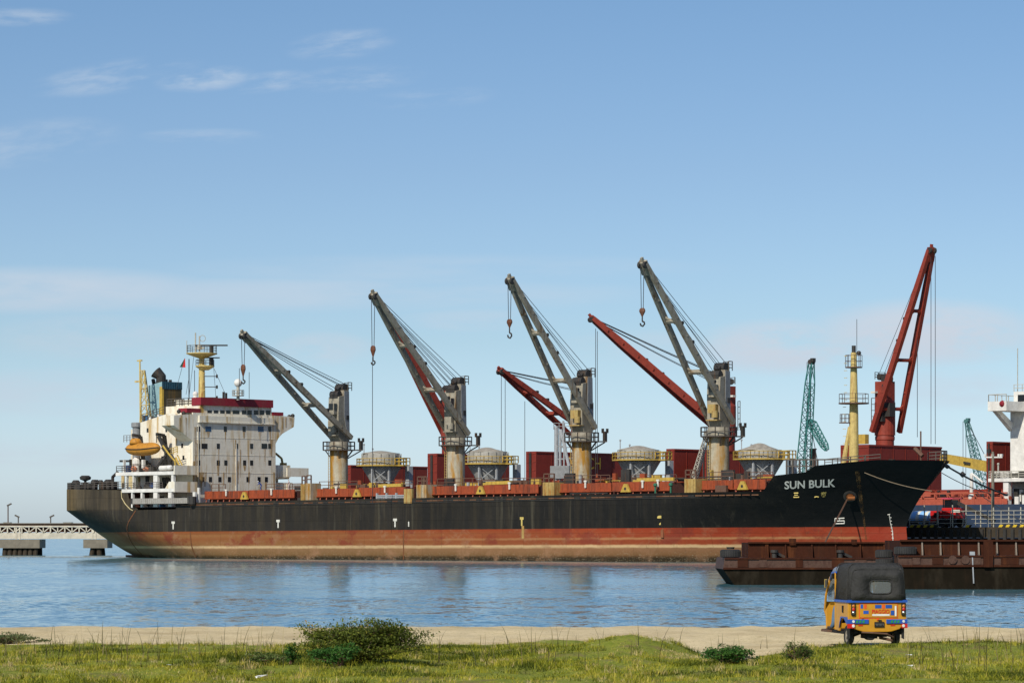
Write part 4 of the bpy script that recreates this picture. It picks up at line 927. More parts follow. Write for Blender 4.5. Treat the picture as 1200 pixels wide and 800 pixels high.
for i in range(16): z = 14 + i * 1.05; m.box((fmb[0] - .95 - (.0 if i < 9 else -.2), -.95, z), (.5, .1, .07))
fm = m.build('foremast', M['mast'], shipA, smooth=False)
m = MB(); z1 = LA(1000, 430, 0)[2]; z2 = LA(1000, 472, 0)[2]; z3 = LA(996, 495, 0)[2]
m.lathe((fmb[0], 0, z1 - .12), [(1.25, 0), (1.25, .14)], 14); m.cut(); m.lathe((fmb[0], 0, z2 - .15), [(2.2, 0), (2.2, .16)], 16); m.cut(); m.lathe((fmb[0] - 1.0, -.7, z3 - .1), [(.9, 0), (.9, .12)], 10)
for cx, cy, r, z, h_ in ((fmb[0], 0, 1.2, z1, 1.7), (fmb[0], 0, 2.1, z2, 1.3), (fmb[0] - 1.0, -.7, .75, z3, 1.2)):
    m.cut(); m.rail([Vector((cx + r * math.cos(a), cy + r * math.sin(a), z)) for a in [i * math.pi / 4 for i in range(9)]], h_, 2, 1.3, .03)
m.build('mast_platform', M['railred'], fm)
m = MB(); m.tube([(fmb[0], 0, zt_), (fmb[0], 0, zt_ + 1.0)], .3, 8); m.tube([(fmb[0] + .4, .2, zt_), (fmb[0] + .4, .2, zt_ + 4.8)], .05, 4); m.sphere((fmb[0] + .7, .3, z1 + 2), .35, 8); m.build('mast_light', M['dark'], fm)
m = MB()
for s, y, r, h_ in ((172.5, -2, .6, 1.3), (174, 2, .6, 1.3), (177, -1.5, .5, 1.4), (176, 2.5, .5, 1.3)): m.cut(); m.lathe((s, y, ztop(s) - .9), [(r, 0), (r, h_)], 10)
m.build('windlass', M['dark'], shipA)
m = MB(); p = LA(1079, 546, 0); m.tube([(p[0], 0, 13.6), (p[0], 0, LA(1079, 505, 0)[2])], .12, 6); m.tube([LA(1081, 534, 0), LA(1072, 525, 0)], .3, 7); m.build('jackstaff', M['railred'], shipA)

# rudder under the counter
m = MB(); p = LA(151, 646, 0); m.prism([(1.0, -.3, -1.5), (5.5, -.3, -1.5), (5.0, -.3, 1.7), (3.0, -.3, 1.5)], (0, .6, 0)); m.box((2.6, 0, .15), (3, 2.2, .5)); m.build('rudder', worn('rusty_rudder', (.13, .07, .04), amt=.6), shipA)
# ------------------------------------------------------------------ deck cranes
def crane(ship, axis, dirw, tip_px, zb, zplat, zhouse, ztopc, cols, hook=None, rcol=1.55, hw=2.1, beam=(.52, .98), plat=True, ties=(.35, .67), style='grey', lines=None, white=False, arms=True, extra=None, ztip=None):
    """axis: (s, y) on the ship; dirw: world direction of the jib, level; tip_px: where the jib head stands, found in the jib's own upright plane"""
    d = Vector((*dirw, 0)).normalized(); e = Vector((-d.y, d.x, 0)); e = e if e.y < 0 else -e
    Pa = ship_world((axis[0], axis[1], 0))
    k = (tip_px[0] - 600) / F; r = (k * Pa.y - Pa.x) / (d.x - k * d.y); D = Pa.y + d.y * r; zt = H + (HY - tip_px[1]) * D / F
    def X(f, l, z): return world_to_ship(Pa + d * f + e * l + Vector((0, 0, z)))
    colm, housem, jibm = cols
    m = MB()
    m.lathe((axis[0], axis[1], zb), [(rcol * 1.02, 0), (rcol, 1.0), (rcol, zplat - zb)], 26)
    cr = m.build('deck_crane', colm, ship, smooth=True, auto=30)
    if style == 'grey':
        m = MB(); lx = axis[0] - rcol * .35; ly = axis[1] - rcol * 1.08
        for q in (-.25, .25): m.beam((lx + q, ly, zb + 2.6), (lx + q, ly, zplat), .07)
        zz_ = zb + 2.8
        while zz_ < zplat: m.beam((lx - .25, ly, zz_), (lx + .25, ly, zz_), .05); zz_ += .45
        m.build('ladder', M['rustyel'], cr)
    m = MB(); m.lathe((axis[0], axis[1], zplat), [(rcol * 1.0, 0), (rcol * 1.08, .1), (rcol * 1.08, zhouse - zplat - .25), (rcol * 1.0, zhouse - zplat)], 26)
    m.build('slewing_ring', M['crane'] if style == 'grey' else housem, cr, smooth=True, auto=30)
    if plat:
        m = MB(); pr = 2.75
        m.lathe((axis[0], axis[1], zplat - .12), [(rcol + .02, 0), (pr, 0), (pr, .14), (rcol + .02, .14)], 22, cap=False)
        A = X(-2.0, 1.2, zplat); Bq = X(-3.3, 2.4, zplat); m.beam(A, Bq, 1.3, .16)
        for i in range(6):
            a = i * math.pi / 3 + .3; m.beam((axis[0] + math.cos(a) * rcol, axis[1] + math.sin(a) * rcol, zplat - 1.4), (axis[0] + math.cos(a) * pr * .96, axis[1] + math.sin(a) * pr * .96, zplat - .1), .14)
        m.beam(X(-1.2, .8, zplat - 1.5), X(-3.2, 2.2, zplat - .1), .18)
        m.rail([Vector((axis[0] + math.cos(a) * pr, axis[1] + math.sin(a) * pr, zplat)) for a in [i * math.pi / 6 for i in range(13)]], 1.35, 2, 1.5, .055)
        m.build('platform', M['rail'], cr)
        m = MB(); c = X(-3.1, 2.3, zplat); m.box(c + Vector((0, 0, .8)), (.5, .5, 1.6)); m.box(c + Vector((.25, .25, 1.7)), (.3, .3, .7)); m.box(c + Vector((-.25, -.25, 1.7)), (.3, .3, .7)); m.build('floodlight', M['dark'], cr)
    hz = ztopc - zhouse
    if style == 'grey':
        poly = [(-1.45, 0), (-1.25, hz * .9), (.05, hz * .9), (.12, hz * .80), (1.3, hz * .78), (1.5, hz * .5), (1.45, .9), (.9, 0)]
        m = MB(); m.prism([X(f, -1.15, zhouse + z) for f, z in poly], X(0, 1.15, 0) - X(0, -1.15, 0)); hs = m.build('crane_house', housem, cr, bevel=.04)
        m = MB(); m.prism([X(f, 1.16, zhouse + z) for f, z in ((-1.4, .7), (-1.22, hz * .88), (-.0, hz * .88), (.05, hz * .45), (-.9, .7))], X(0, 1.24, 0) - X(0, 1.16, 0)); m.build('side_panel', M['grey'], cr)
        m = MB(); m.box(X(-.85, 1.26, zhouse + hz * .42), (.75, .1, .75), Matrix.Rotation(math.atan2((X(1, 0, 0) - X(0, 0, 0)).y, (X(1, 0, 0) - X(0, 0, 0)).x), 3, 'Z')); m.build('vent_window', M['dark'], cr)
        Rz = Matrix.Rotation(math.atan2((X(1, 0, 0) - X(0, 0, 0)).y, (X(1, 0, 0) - X(0, 0, 0)).x), 3, 'Z')
        m = MB(); m.box(X(1.95, .3, zhouse + hz * .56), (.95, 1.2, 1.9), Rz); cb = m.build('cab', M['column'] if white else housem, cr, bevel=.08)
        m = MB(); m.box(X(2.0, .92, zhouse + hz * .60), (.6, .06, 1.1), Rz); m.box(X(2.44, .3, zhouse + hz * .6), (.06, .9, 1.1), Rz); m.build('cab_window', M['glass'], cr)
        m = MB(); m.box(X(1.9, .2, zhouse + hz * .28), (.8, 1.4, 1.3), Rz); m.lathe(X(2.0, .6, zhouse + hz * .14), [(.5, 0), (.5, 1.0)], 12); m.box(X(1.7, .2, zhouse + hz * .1), (1.2, 2.0, .16), Rz); m.build('winch_housing', M['rustyel'] if extra == 'yellow' else M['crane'], cr)
        m = MB()
        for f, z, rr in ((-.75, hz * .93, .85), (.85, hz * .82, .62)):
            m.cut()
            c0 = X(f, -.9, zhouse + z); c1 = X(f, .9, zhouse + z); m.tube([c0, c1], rr, 16)
            m.box(X(f, 0, zhouse + z - rr * .5), (1.1, 1.7, rr), Rz)
        m.beam(X(-.4, 0, ztopc - .3), X(.5, 0, ztopc - 1.0), .9, .5); m.build('sheave', M['dark'], cr)
        m = MB(); m.rail([X(-1.2, 1.0, ztopc - 1.0), X(-2.2, 1.0, ztopc - 1.0), X(-2.2, -.6, ztopc - 1.0)], 1.4, 3, 1, .05); m.build('top_railing', M['rail'], cr)
    else:
        m = MB(); m.lathe((axis[0], axis[1], zhouse), [(1.75, 0), (1.75, hz * .55), (1.25, hz * .6), (1.15, hz * .9)], 20); m.box((axis[0], axis[1], zhouse + hz * .5), (2.4, 2.4, hz * .8)); m.build('crane_house', housem, cr)
        m = MB(); m.box(X(1.9, 0.4, zhouse + hz * .42), (1.2, 1.5, 2.3)); m.cut(); m.tube([X(.6, -.8, ztopc - .6), X(.6, .8, ztopc - .6)], .7, 12); m.cut(); m.tube([X(-.7, -.8, ztopc - .2), X(-.7, .8, ztopc - .2)], .55, 12); m.cut(); m.box(X(1.2, 1.6, zhouse + hz * .3), (.9, .9, 1.5)); m.build('sheave', M['dark'], cr)
        m = MB(); m.box(X(-.6, 1.75, zhouse + hz * .72), (.9, .9, .35)); m.build('white_plate', M['white_mark'], cr)
        m = MB(); m.rail([X(-1.2, -1.0, ztopc - .6), X(-1.6, .2, ztopc - .6), X(-1.2, 1.2, ztopc - .6)], 1.2, 3, 1, .05); m.rail([X(-2.2, 0, zhouse + 1.2), X(-2.2, 1.2, zhouse + 1.2)], 5.2, 5, 1.2, .05); m.build('top_railing', M['rail'], cr)
    # jib
    zp = zhouse + .55; fp = -.85 if style == 'grey' else .2
    P0 = lambda l: X(fp, l, zp); P1 = lambda l: X(r, l, zt)
    m = MB(); jn = (X(r, 0, zt) - X(fp, 0, zp)); up = jn.normalized().cross(X(0, 1, 0) - X(0, 0, 0)).normalized()
    if up.z < 0: up = -up
    for sg in (-1, 1):
        A = P0(hw * sg); C = P1(.38 * sg); mid = A.lerp(C, .30); mid2 = A.lerp(C, .78)
        m.beam(A, mid, beam[0], beam[1] * .75, up=up, w2=beam[0], h2=beam[1]); m.beam(mid, mid2, beam[0], beam[1], up=up, h2=beam[1] * .95, w2=beam[0]); m.beam(mid2, C, beam[0], beam[1] * .95, up=up, h2=beam[1] * .6, w2=beam[0])
        for q in range(1, 9): c = A.lerp(C, q / 9); m.box(c, (beam[0] * 1.12, beam[0] * 1.12, .3))
    for q in ties:
        A = P0(hw).lerp(P1(.38), 1 - q); C = P0(-hw).lerp(P1(-.38), 1 - q); m.beam(A, C, .4, .7, up=up)
        for c_, o_ in ((A, C), (C, A)):
            d_ = (o_ - c_).normalized(); g = jn.normalized(); m.prism([c_ + g * 1.2 - up * .2, c_ - g * 1.2 - up * .2, c_ + d_ * 1.0 - up * .2], up * .35)
    m.beam(P1(-.3).lerp(P0(-.3), .06), P1(0) + jn.normalized() * .4, 1.2, .85, up=up); m.beam(P1(0), P1(0) + jn.normalized() * .95 + up * .2, .35, .45, up=up)
    jib = m.build('jib', jibm, cr)
    m = MB()
    for l in (-.45, .45): m.cut(); m.tube([P1(l - .18) - up * .3, P1(l + .18) - up * .3], .5, 14)
    for q in (.25, .5, .62): m.cut(); c = P0(hw).lerp(P1(.38), q) + up * .6; m.tube([c - (X(0, .3, 0) - X(0, 0, 0)), c + (X(0, .3, 0) - X(0, 0, 0))], .28, 8)
    m.build('head_sheave', M['dark'], cr)
    m = MB(); T = P1(0) + up * .2
    hi = X(-.75, 0, ztopc + .05); lo = X(.85, 0, zhouse + hz * .9)
    for l, dst, dl in ((-.5, hi, -.8), (.5, hi, .8), (-.2, hi, -.3), (.25, lo, .6), (-.3, lo, -.6)):
        ee = X(0, 1, 0) - X(0, 0, 0); a = T + ee * l * .7 - jn.normalized() * (.4 if dst is hi else 1.2); b_ = dst + ee * dl
        mid = a.lerp(b_, .5) - Vector((0, 0, .12)); m.tube([a, mid, b_], .055, 4, cap=False)
    hk = P1(0) - up * .4
    if hook:
        zh = H + (HY - hook[0]) * D / F
        for dx_ in (-.42, .42): a = hk + (X(dx_, 0, 0) - X(0, 0, 0)); m.beam(a, (hk + (X(dx_ * .6, 0, 0) - X(0, 0, 0))).xy.to_3d() + Vector((0, 0, zh)), .07)
    if lines:
        for (x, y0, y1) in lines:
            k2 = (x - 600) / F; a = H + (HY - y0) * D / F; b2 = H + (HY - y1) * D / F; wx = k2 * D
            m.beam(world_to_ship(Vector((wx, D, a))), world_to_ship(Vector((wx + (lines and 0), D, b2))), .07)
    m.build('wire_rope', M['cable'], cr)
    if hook:
        z1 = H + (HY - hook[1]) * D / F; hx = Vector((hk[0], hk[1], 0)); rr = .55; hh_ = zh - z1
        m = MB(); m.lathe(hx + Vector((0, 0, z1)), [(.12, 0), (.3, hh_ * .25), (rr, hh_ * .6), (rr * .9, hh_ * .85), (.3, hh_)], 14, Matrix.Diagonal((1, .55, 1)))
        hb_ = m.build('hook_block', worn('rusty_hook_block', (.13, .045, .02), amt=.5), cr)
        m = MB(); z2 = H + (HY - hook[2]) * D / F; g = z1 - z2; dd_ = (X(0, 1, 0) - X(0, 0, 0))
        m.tube([hx + Vector((0, 0, z1)), hx + Vector((0, 0, z1 - g * .45))], .1, 6)
        m.tube([hx + Vector((0, 0, z1 - g * .45)) + dd_ * x_ + Vector((0, 0, z_)) for x_, z_ in ((0, 0), (.35, -.12 * g), (.4, -.3 * g), (.1, -.5 * g), (-.25, -.4 * g), (-.35, -.2 * g))], .13, 6)
        m.build('hook', M['dark'], cr)
    return cr, D, X
cz = [58, 86.4, 114.8, 143.2]
GC = (M['column'], M['crane'], M['crane'])
def zA_(i, py): p = ship_world((cz[i], 0, 0)); return H + (HY - py) * p.y / F
DW = (-.6, -.8)
crane(shipA, (cz[0], 0), DW, (286, 392), 8.8, zA_(0, 527), zA_(0, 517), zA_(0, 450.5), GC, hook=(427, 441, 450))
crane(shipA, (cz[1], 0), DW, (438.5, 346), 8.8, zA_(1, 521.5), zA_(1, 513), zA_(1, 443), GC, hook=(405, 418, 428), lines=[(436.5, 418, 590)])
crane(shipA, (cz[2], 0), DW, (598.5, 328), 8.8, zA_(2, 517), zA_(2, 506), zA_(2, 434), GC, hook=(374, 384, 397), extra='yellow')
crane(shipA, (cz[3], 0), DW, (754, 309), 8.8, zA_(3, 511), zA_(3, 500), zA_(3, 426), GC, hook=(361, 371, 383), extra='yellow')
# hatch 4's transparent gantry: none. grease marks are in the paint

# ------------------------------------------------------------------ ship beyond the quay: dark blue hull, red gear, white house
shipC = thing('cargo_ship', 'dark blue hulled cargo ship with red cranes and raised red hatch covers, beyond the quay', 'cargo ship', (0, 66, 0), 'A')
CY0, CY1 = 50.0, 82.0
zCd = LA(1130, 591, CY0)[2]; zCr = LA(1130, 574, CY0)[2]; s_end = 236; print('C deck', zCd, zCr)
m = MB(); n = 60; P = []
for i in range(n + 1):
    s = -28 + (s_end + 28) * i / n; w = min(1, max(.02, 1 - max(0, 1 - (s + 28) / 30) ** 2.4)) * min(1, max(.75, 1 - max(0, (s - 210) / 26) ** 2 * .3))
    for z, f in ((-1.5, .96), (3, 1), (zCd, 1)): P += [(s, 66 - 16 * w * f, z), (s, 66 + 16 * w * f, z)]
fcs = []
for i in range(n):
    a = i * 6; b_ = a + 6; fcs += [(a, b_, b_ + 2, a + 2), (a + 2, b_ + 2, b_ + 4, a + 4), (a + 1, a + 3, b_ + 3, b_ + 1), (a + 3, a + 5, b_ + 5, b_ + 3), (a + 4, b_ + 4, b_ + 5, a + 5)]
fcs += [(0, 2, 3, 1), (2, 4, 5, 3)]; e_ = n * 6; fcs += [(e_, e_ + 1, e_ + 3, e_ + 2), (e_ + 2, e_ + 3, e_ + 5, e_ + 4)]
m.add(P, fcs); m.build('hull', M['bluehull'], shipC)
m = MB()                       # red deck-edge rail, posts, long coaming behind it
sC = lambda px, y=CY0: LA(px, 590, y)[0]
m.box2((60, CY0 + .05, zCd + .02), (sC(1180), CY0 + .2, zCd + .9)); m.beam((60, CY0 + .1, zCr - .5), (sC(1180), CY0 + .1, zCr - .5), .22); m.box2((60, CY0 + 7, zCd + .02), (sC(1180), CY0 + 8, zCr - .1))
s = 60
while s < sC(1180): m.beam((s, CY0 + .1, zCd), (s, CY0 + .1, zCr - .5), .2); m.beam((s + .6, CY0 + .1, zCd + .9), (s, CY0 + .1, zCr - .6), .12); s += 2.6
m.tube([(60, CY0 + .9, zCd + 1.0), (sC(1180), CY0 + .9, zCd + 1.0)], .35, 8)
m.build('deck_edge_rail', worn('faded_red_rail', (.42, .09, .05), amt=.4), shipC)
m = MB(); m.box2((40, CY0 + 7.9, zCr - .12), (sC(1180), CY1 - 8, zCr + .25)); m.build('hatch_top', M['redcover'], shipC)
def cover(x0, x1, y0, yb, thick, sub_=None, letters=None):
    """a raised folding hatch cover standing athwart the ship, between the places px x0..x1 on its forward face"""
    s1 = LA(x0, y0, 55.5)[0]; yr = LS(x1, y0, s1)[1]; zt = LA(x0, y0, 55.5)[2]; zb_ = zCd
    m = MB(); m.box2((s1 - thick, 55.5, zb_), (s1, yr, zt)); cv = m.build('hatch_cover', M['redcover'], shipC, bevel=.05)
    m = MB(); m.box2((s1 - thick * .62, 55.3, zb_), (s1 - thick * .42, 55.49, zt - .3)); m.build('edge_gap', M['dark'], cv)
    m = MB()
    for q in range(7): z = zb_ + 1 + (zt - zb_ - 1.5) * q / 6; m.box2((s1 - thick + .1, 55.42, z), (s1 - thick * .7, 55.5, z + .15)); m.box2((s1 - thick * .35, 55.42, z), (s1 - .1, 55.5, z + .15))
    m.build('edge_bracket', M['red'], cv)
    m = MB()
    for q in range(1, 6): y_ = 55.5 + (yr - 55.5) * q / 6; m.box2((s1 + .003, y_ - .06, zb_), (s1 + .06, y_ + .06, zt - .1))
    m.box2((s1 + .003, 55.5, zt - .3), (s1 + .12, yr, zt - .05)); m.build('face_stiffener', M['redcover'], cv)
    if letters:
        for ch, px, py0, py1 in letters:
            vs_, fs = text_tris(ch, 1, .0); x0_ = min(p[0] for p in vs_); x1_ = max(p[0] for p in vs_); y1_ = max(p[1] for p in vs_); y0_ = min(p[1] for p in vs_)
            a = LS(px[0], py1, s1); b_ = LS(px[1], py0, s1)
            mb = MB(); mb.add([(s1 + .07, a[1] + (b_[1] - a[1]) * (p[0] - x0_) / (x1_ - x0_), a[2] + (b_[2] - a[2]) * (p[1] - y0_) / (y1_ - y0_)) for p in vs_], fs); mb.build('cover_lettering', plain('faded_yellow_letters', (.85, .58, .05)), cv)
    return s1
cover(411, 501, 544.5, 0, 3)
cover(512, 597, 531, 0, 2.6)
cover(628, 735, 528.5, 0, 2.6, letters=[('V', (666, 677), 535.5, 549.5), ('C', (686, 695.5), 536, 549.5), ('H', (697, 703.5), 536, 549.5)])
cover(790, 876, 525.5, 0, 1.9)
cover(828, 905, 526.5, 0, 1.0)
s1e = cover(1018, 1103.5, 520.5, 0, 6.0)
cover(1163, 1255, 517, 0, 1.2)
RC = (M['red'], M['red'], M['red'])
def red_crane(px, dirw, tip, yb, yh, yt, **k):
    s = LA(px, 500, 66)[0]; p = ship_world((s, 66, 0)); z = lambda y: H + (HY - y) * p.y / F
    return crane(shipC, (s, 66), dirw, tip, z(yb) if yb else zCd, z(yh + 6), z(yh), z(yt), RC, style='red', plat=False, **k)
red_crane(527, (-.72, -.7), (451, 364), None, 512, 452, hw=1.7, beam=(.5, 1.05))
red_crane(680, (-.72, -.7), (587, 434), None, 512, 452, hw=2.5, beam=(.6, 1.0), lines=[(587.5, 440, 610), (592, 445, 610), (615, 470, 610)])
red_crane(851, (-.97, -.25), (694, 373), None, 512, 446, hw=1.6, beam=(.8, 1.35), lines=[(698, 385, 610), (700, 388, 610)])
red_crane(1037, (.5, -.87), (1091, 293), None, 510, 440, hw=2.9, beam=(.65, 1.15), ties=(.33, .6, .87), lines=[(1091, 300, 520), (1096, 300, 520), (1075, 398, 512)])
m = MB(); a = LA(1010, 520, 60); m.box(a + Vector((0, 0, .8)), (2.2, 1, 1.6)); m.build('yellow_box', M['yellow'], shipC)
# yellow gantry beam between the hatches
m = MB(); a = LA(1104, 536, 60); b_ = LA(1163, 547.5, 58); m.beam(a, b_, .9, 1.35, h2=1.7); gb = m.build('gantry_beam', M['yellow'], shipC)
m = MB(); a = LA(1129, 541.5, 58.3); b_ = LA(1137, 543.1, 58.2); m.beam(a - V * 0 + Vector((0, -.0, 0)), b_, .1, .35); m.build('dark_stencil', M['dark'], gb)
# white house
YW = 55.0; hw0 = LA(1184, 520, YW)[0]; zD = LA(1184, 560, 50.5)[2]; ztC = LA(1184, 471, YW)[2]
m = MB(); m.box2((hw0, YW, zD), (hw0 + 16, 66 + 11, ztC)); hs = m.build('superstructure', M['white2'], shipC)
m = MB(); sD = LA(1158, 560, 50.3)[0]; m.box2((sD, 50.3, zD - .55), (sD + 40, 81.7, zD)); m.build('deck_slab', M['white2'], hs)
m = MB(); m.rail([(sD + .1, 60, zD), (sD + .1, 50.4, zD), (sD + 30, 50.4, zD)], 1.1, 3, 1.4, .055); m.build('deck_railing', M['railw'], hs)
m = MB(); m.box2((LA(1186, 570, YW)[0], YW, zCd), (LA(1186, 570, YW)[0] + 16, 66 + 11, zD - .56)); p = LA(1180, 575, 50.8); m.box2((p[0] - .5, 50.5, zCd), (p[0] + .5, 51.3, zD - .56)); m.build('lower_house', M['white2'], hs)
sw = LA(1157.5, 471, 49.8)[0]; zw1 = LA(1157.5, 470.5, 49.8)[2]; zw0 = LA(1157.5, 481.5, 49.8)[2]
m = MB(); m.box2((sw, 49.8, zw0), (sw + 3.6, 79, zw1)); 
pe = LA(1184, 503, YW); m.prism([(sw + .3, 50.6, zw0), (sw + .3, 52.0, zw0), (sw + .3, YW + .1, pe[2] + 1.0), (sw + .3, YW + .1, pe[2] - .3)], (.8, 0, 0)); m.build('bridge_wing', M['white2'], hs)
m = MB(); m.rail([(sw + .1, 57, zw1), (sw + .1, 49.9, zw1), (sw + 3.5, 49.9, zw1)], 1.1, 1, 2.0, .05); m.build('wing_railing', M['railw'], hs)
m = MB(); c = LA(1175, 473, 50); m.sphere(c, .55, 10); m.build('side_light', plain('red_lamp_housing', (.22, .01, .02)), hs)
m = MB(); a = LA(1190, 471, 57); m.box2((a[0], 56.5, zw1), (a[0] + 10, 76, LA(1190, 459, 57)[2])); m.build('wheelhouse', M['white2'], hs)
m = MB(); a = LA(1193, 466.5, 56.5); m.box2((a[0], 56.42, a[2] - .55), (a[0] + 6, 56.5, a[2] + .55)); m.build('window', M['glass'], hs)
m = MB(); a = LA(1192.5, 459, 58); m.beam((a[0], 58, a[2]), (a[0], 58, LA(1192.5, 408, 58)[2]), .1); m.rail([(a[0], 57, a[2]), (a[0] + 8, 57, a[2])], 1.1, 2, 1.5, .04); m.build('aerial', M['railw'], hs)
for px, py in ((1193, 520), (1196, 495)): p = LA(px, py, YW)
random.seed(4)
m = MB()
for i in range(24):
    px = random.uniform(1160, 1200); y = random.uniform(51, 54.5); p = LA(px, 580, y); h_ = random.uniform(.6, 2.6); m.box((p[0], y, zCd + h_ / 2), (random.uniform(.3, 1), .4, h_), mi=random.choice([0, 1, 2]))
for i in range(16):
    px = random.uniform(1165, 1200); p = LA(px, 556, 52); m.box((p[0], 52, zD + .5), (random.uniform(.4, 1.6), .5, random.uniform(.5, 1.2)), mi=random.choice([0, 0, 2]))
for i in range(26):
    px = random.uniform(1088, 1160); y = CY0 + 6.5; p = LA(px, 580, y); h_ = random.uniform(.5, 1.6); m.box((p[0], y, zCd + 1 + h_ / 2), (random.uniform(.3, .9), .3, h_), mi=random.choice([0, 1, 1]))
tag(m.build('deck_clutter', [M['dark'], M['red'], M['white2']], shipC), None, None, kind='stuff')
m = MB(); p = LA(1138.5, 588, 51); m.lathe((p[0], 51, zCd), [(.55, 0), (.55, 1.5), (.3, 1.7), (.28, 5.0)], 10); a = Vector((p[0], 51, zCd + 5)); m.tube([a, LA(1152, 565, 51)], .16, 6); m.build('davit_post', M['white2'], shipC)
# ------------------------------------------------------------------ cargo hoppers on the quay
hopmat = worn('dusty_grey_hopper', (.33, .32, .28), (.15, .10, .05), .35, .8, damt=.5, dirt=(.17, .15, .12)); cone = worn('grey_cone_plate', (.42, .42, .40), (.12, .09, .06), .2, .8)
cargo = plain('heaped_dust_cover', (.30, .27, .22), .9, scale=1.5, var=.3)
hlabels = ['domed grey hopper just right of the first deck crane column', 'domed grey hopper just right of the second deck crane column, with a side platform',
           'domed grey hopper standing between the third and the fourth deck crane', 'domed grey hopper right of the fourth deck crane, nearest the white bow lettering']
for i, (px, pr, pc, pa, lab) in enumerate(((447, 545.5, 531, 528, hlabels[0]), (572, 543.5, 529, 524, hlabels[1]), (749, 539, 527, 522, hlabels[2]), (892, 538, 527, 519, hlabels[3]))):
    yq = 30; c = LA(px, pr, yq); b0 = (c[0], yq, QZ)
    t = thing('cargo_hopper', lab, 'hopper', b0, 'A', group='grey hoppers along the quay')
    zr_ = c[2]; zt_ = LA(px, pc, yq)[2]; zap = LA(px, pa, yq)[2]; r = 3.55; C = Vector((c[0], yq, 0))
    random.seed(i); ph = random.uniform(0, 6)
    m = MB(); m.lathe(C, [(r, zr_ - .2), (r, zr_ + .9), (r * .99, zt_ - .5), (r * .94, zt_)], 32, wob=lambda a, j: .008 * math.sin(9 * a + j * 2))
    for k in range(16): a = k * math.pi / 8; m.box((C[0] + r * 1.01 * math.cos(a), C[1] + r * 1.01 * math.sin(a), (zr_ + zt_) / 2), (.14, .14, zt_ - zr_ - .2), Matrix.Rotation(a, 3, 'Z'))
    m.build('drum', hopmat, t, smooth=True, auto=30)
    m = MB(); pk = Vector((-.12 * r, -.05 * r, 0))
    prof2 = [(r * .95, zt_ - .05), (r * .75, zt_ + (zap - zt_) * .18), (r * .5, zt_ + (zap - zt_) * .48), (r * .27, zt_ + (zap - zt_) * .86), (r * .08, zap), (.02, zap)]
    m.lathe(C + pk * .6, prof2, 32, wob=lambda a, j: .09 * math.sin(2 * a + ph + j * .5) * (1 if j else .0) + .05 * math.sin(5 * a + ph)); m.build('dome', cargo, t, smooth=True)
    m = MB(); m.lathe(C, [(r * 1.02, zr_ - .2), (1.9, zr_ - 3.1), (1.7, zr_ - 3.3), (1.5, zr_ - 5.2)], 16, cap=False); m.build('cone', cone, t)
    m = MB(); m.lathe(C, [(r + .05, zr_ - .12), (r + 1.0, zr_ - .12), (r + 1.0, zr_ + .1), (r + .05, zr_ + .1)], 28, cap=False); m.box((C[0] + r + 1.3, C[1] + .6, zr_ - .02), (2.4, 1.6, .2)); m.build('walkway', M['yellow'], t)
    m = MB(); m.rail([Vector((C[0] + (r + .95) * math.cos(a), C[1] + (r + .95) * math.sin(a), zr_ + .1)) for a in [k * math.pi / 10 for k in range(21)]], 1.15, 2, 1.6, .05)
    x0 = C[0] + r + .3; m.rail([Vector((x0, C[1] - .2, zr_ + .1)), Vector((x0 + 2.2, C[1] - .2, zr_ + .1)), Vector((x0 + 2.2, C[1] + 1.4, zr_ + .1))], 1.2, 2, 1, .07); m.build('railing', M['yellow'], t)
    m = MB(); q = 3.3
    e1 = Vector((.7098, .7044, 0)); e2 = Vector((-.7044, .7098, 0))   # the frame stands square to the approach road, not to the quay edge
    cor = [C + e1 * a * 1.5 + e2 * b_ * 3.35 for a, b_ in ((-1, -1), (1, -1), (1, 1), (-1, 1))]
    for k in range(4):
        a, b_ = cor[k], cor[(k + 1) % 4]; Z = lambda v_, z: Vector((v_[0], v_[1], z))
        m.box2((a[0] - .17, a[1] - .17, QZ), (a[0] + .17, a[1] + .17, zr_ - .1)); m.beam(Z(a, zr_ - 3.0), Z(b_, zr_ - 3.0), .2); m.beam(Z(a, zr_ - .4), Z(b_, zr_ - .4), .26)
        m.beam(Z(a, zr_ - 2.9), Z(b_, zr_ - .5), .12); m.beam(Z(a, QZ + .4), Z(b_, zr_ - 3.1), .14); m.beam(Z(b_, zr_ - 2.9), Z(a, zr_ - .5), .08)
    m.build('leg_frame', M['galv'], t)
    m = MB(); xs_ = [C[0] - r - .3, C[0] - 2.6 if i else C[0] - 3.0]; 
    for dx_, h_ in ((-r * .9, 1.9), (-r * .45, 1.1)): p = C + Vector((dx_ * .7, dx_ * .7, zt_ - .3)); m.cut(); m.tube([p, p + Vector((0, 0, h_))], .09, 5); m.sphere(p + Vector((0, 0, h_)), .2, 6)
    m.cut(); m.box(C + Vector((3.9, 3.2, zr_ - 1.9)), (1.0, 1.0, 3.6)); m.build('fitting', M['galv'], t)
    m = MB(); m.box((C[0], C[1] - 3.0, zr_ - 3.6), (6.5, .3, .5)); m.build('chute_beam', M['yellow'], t)
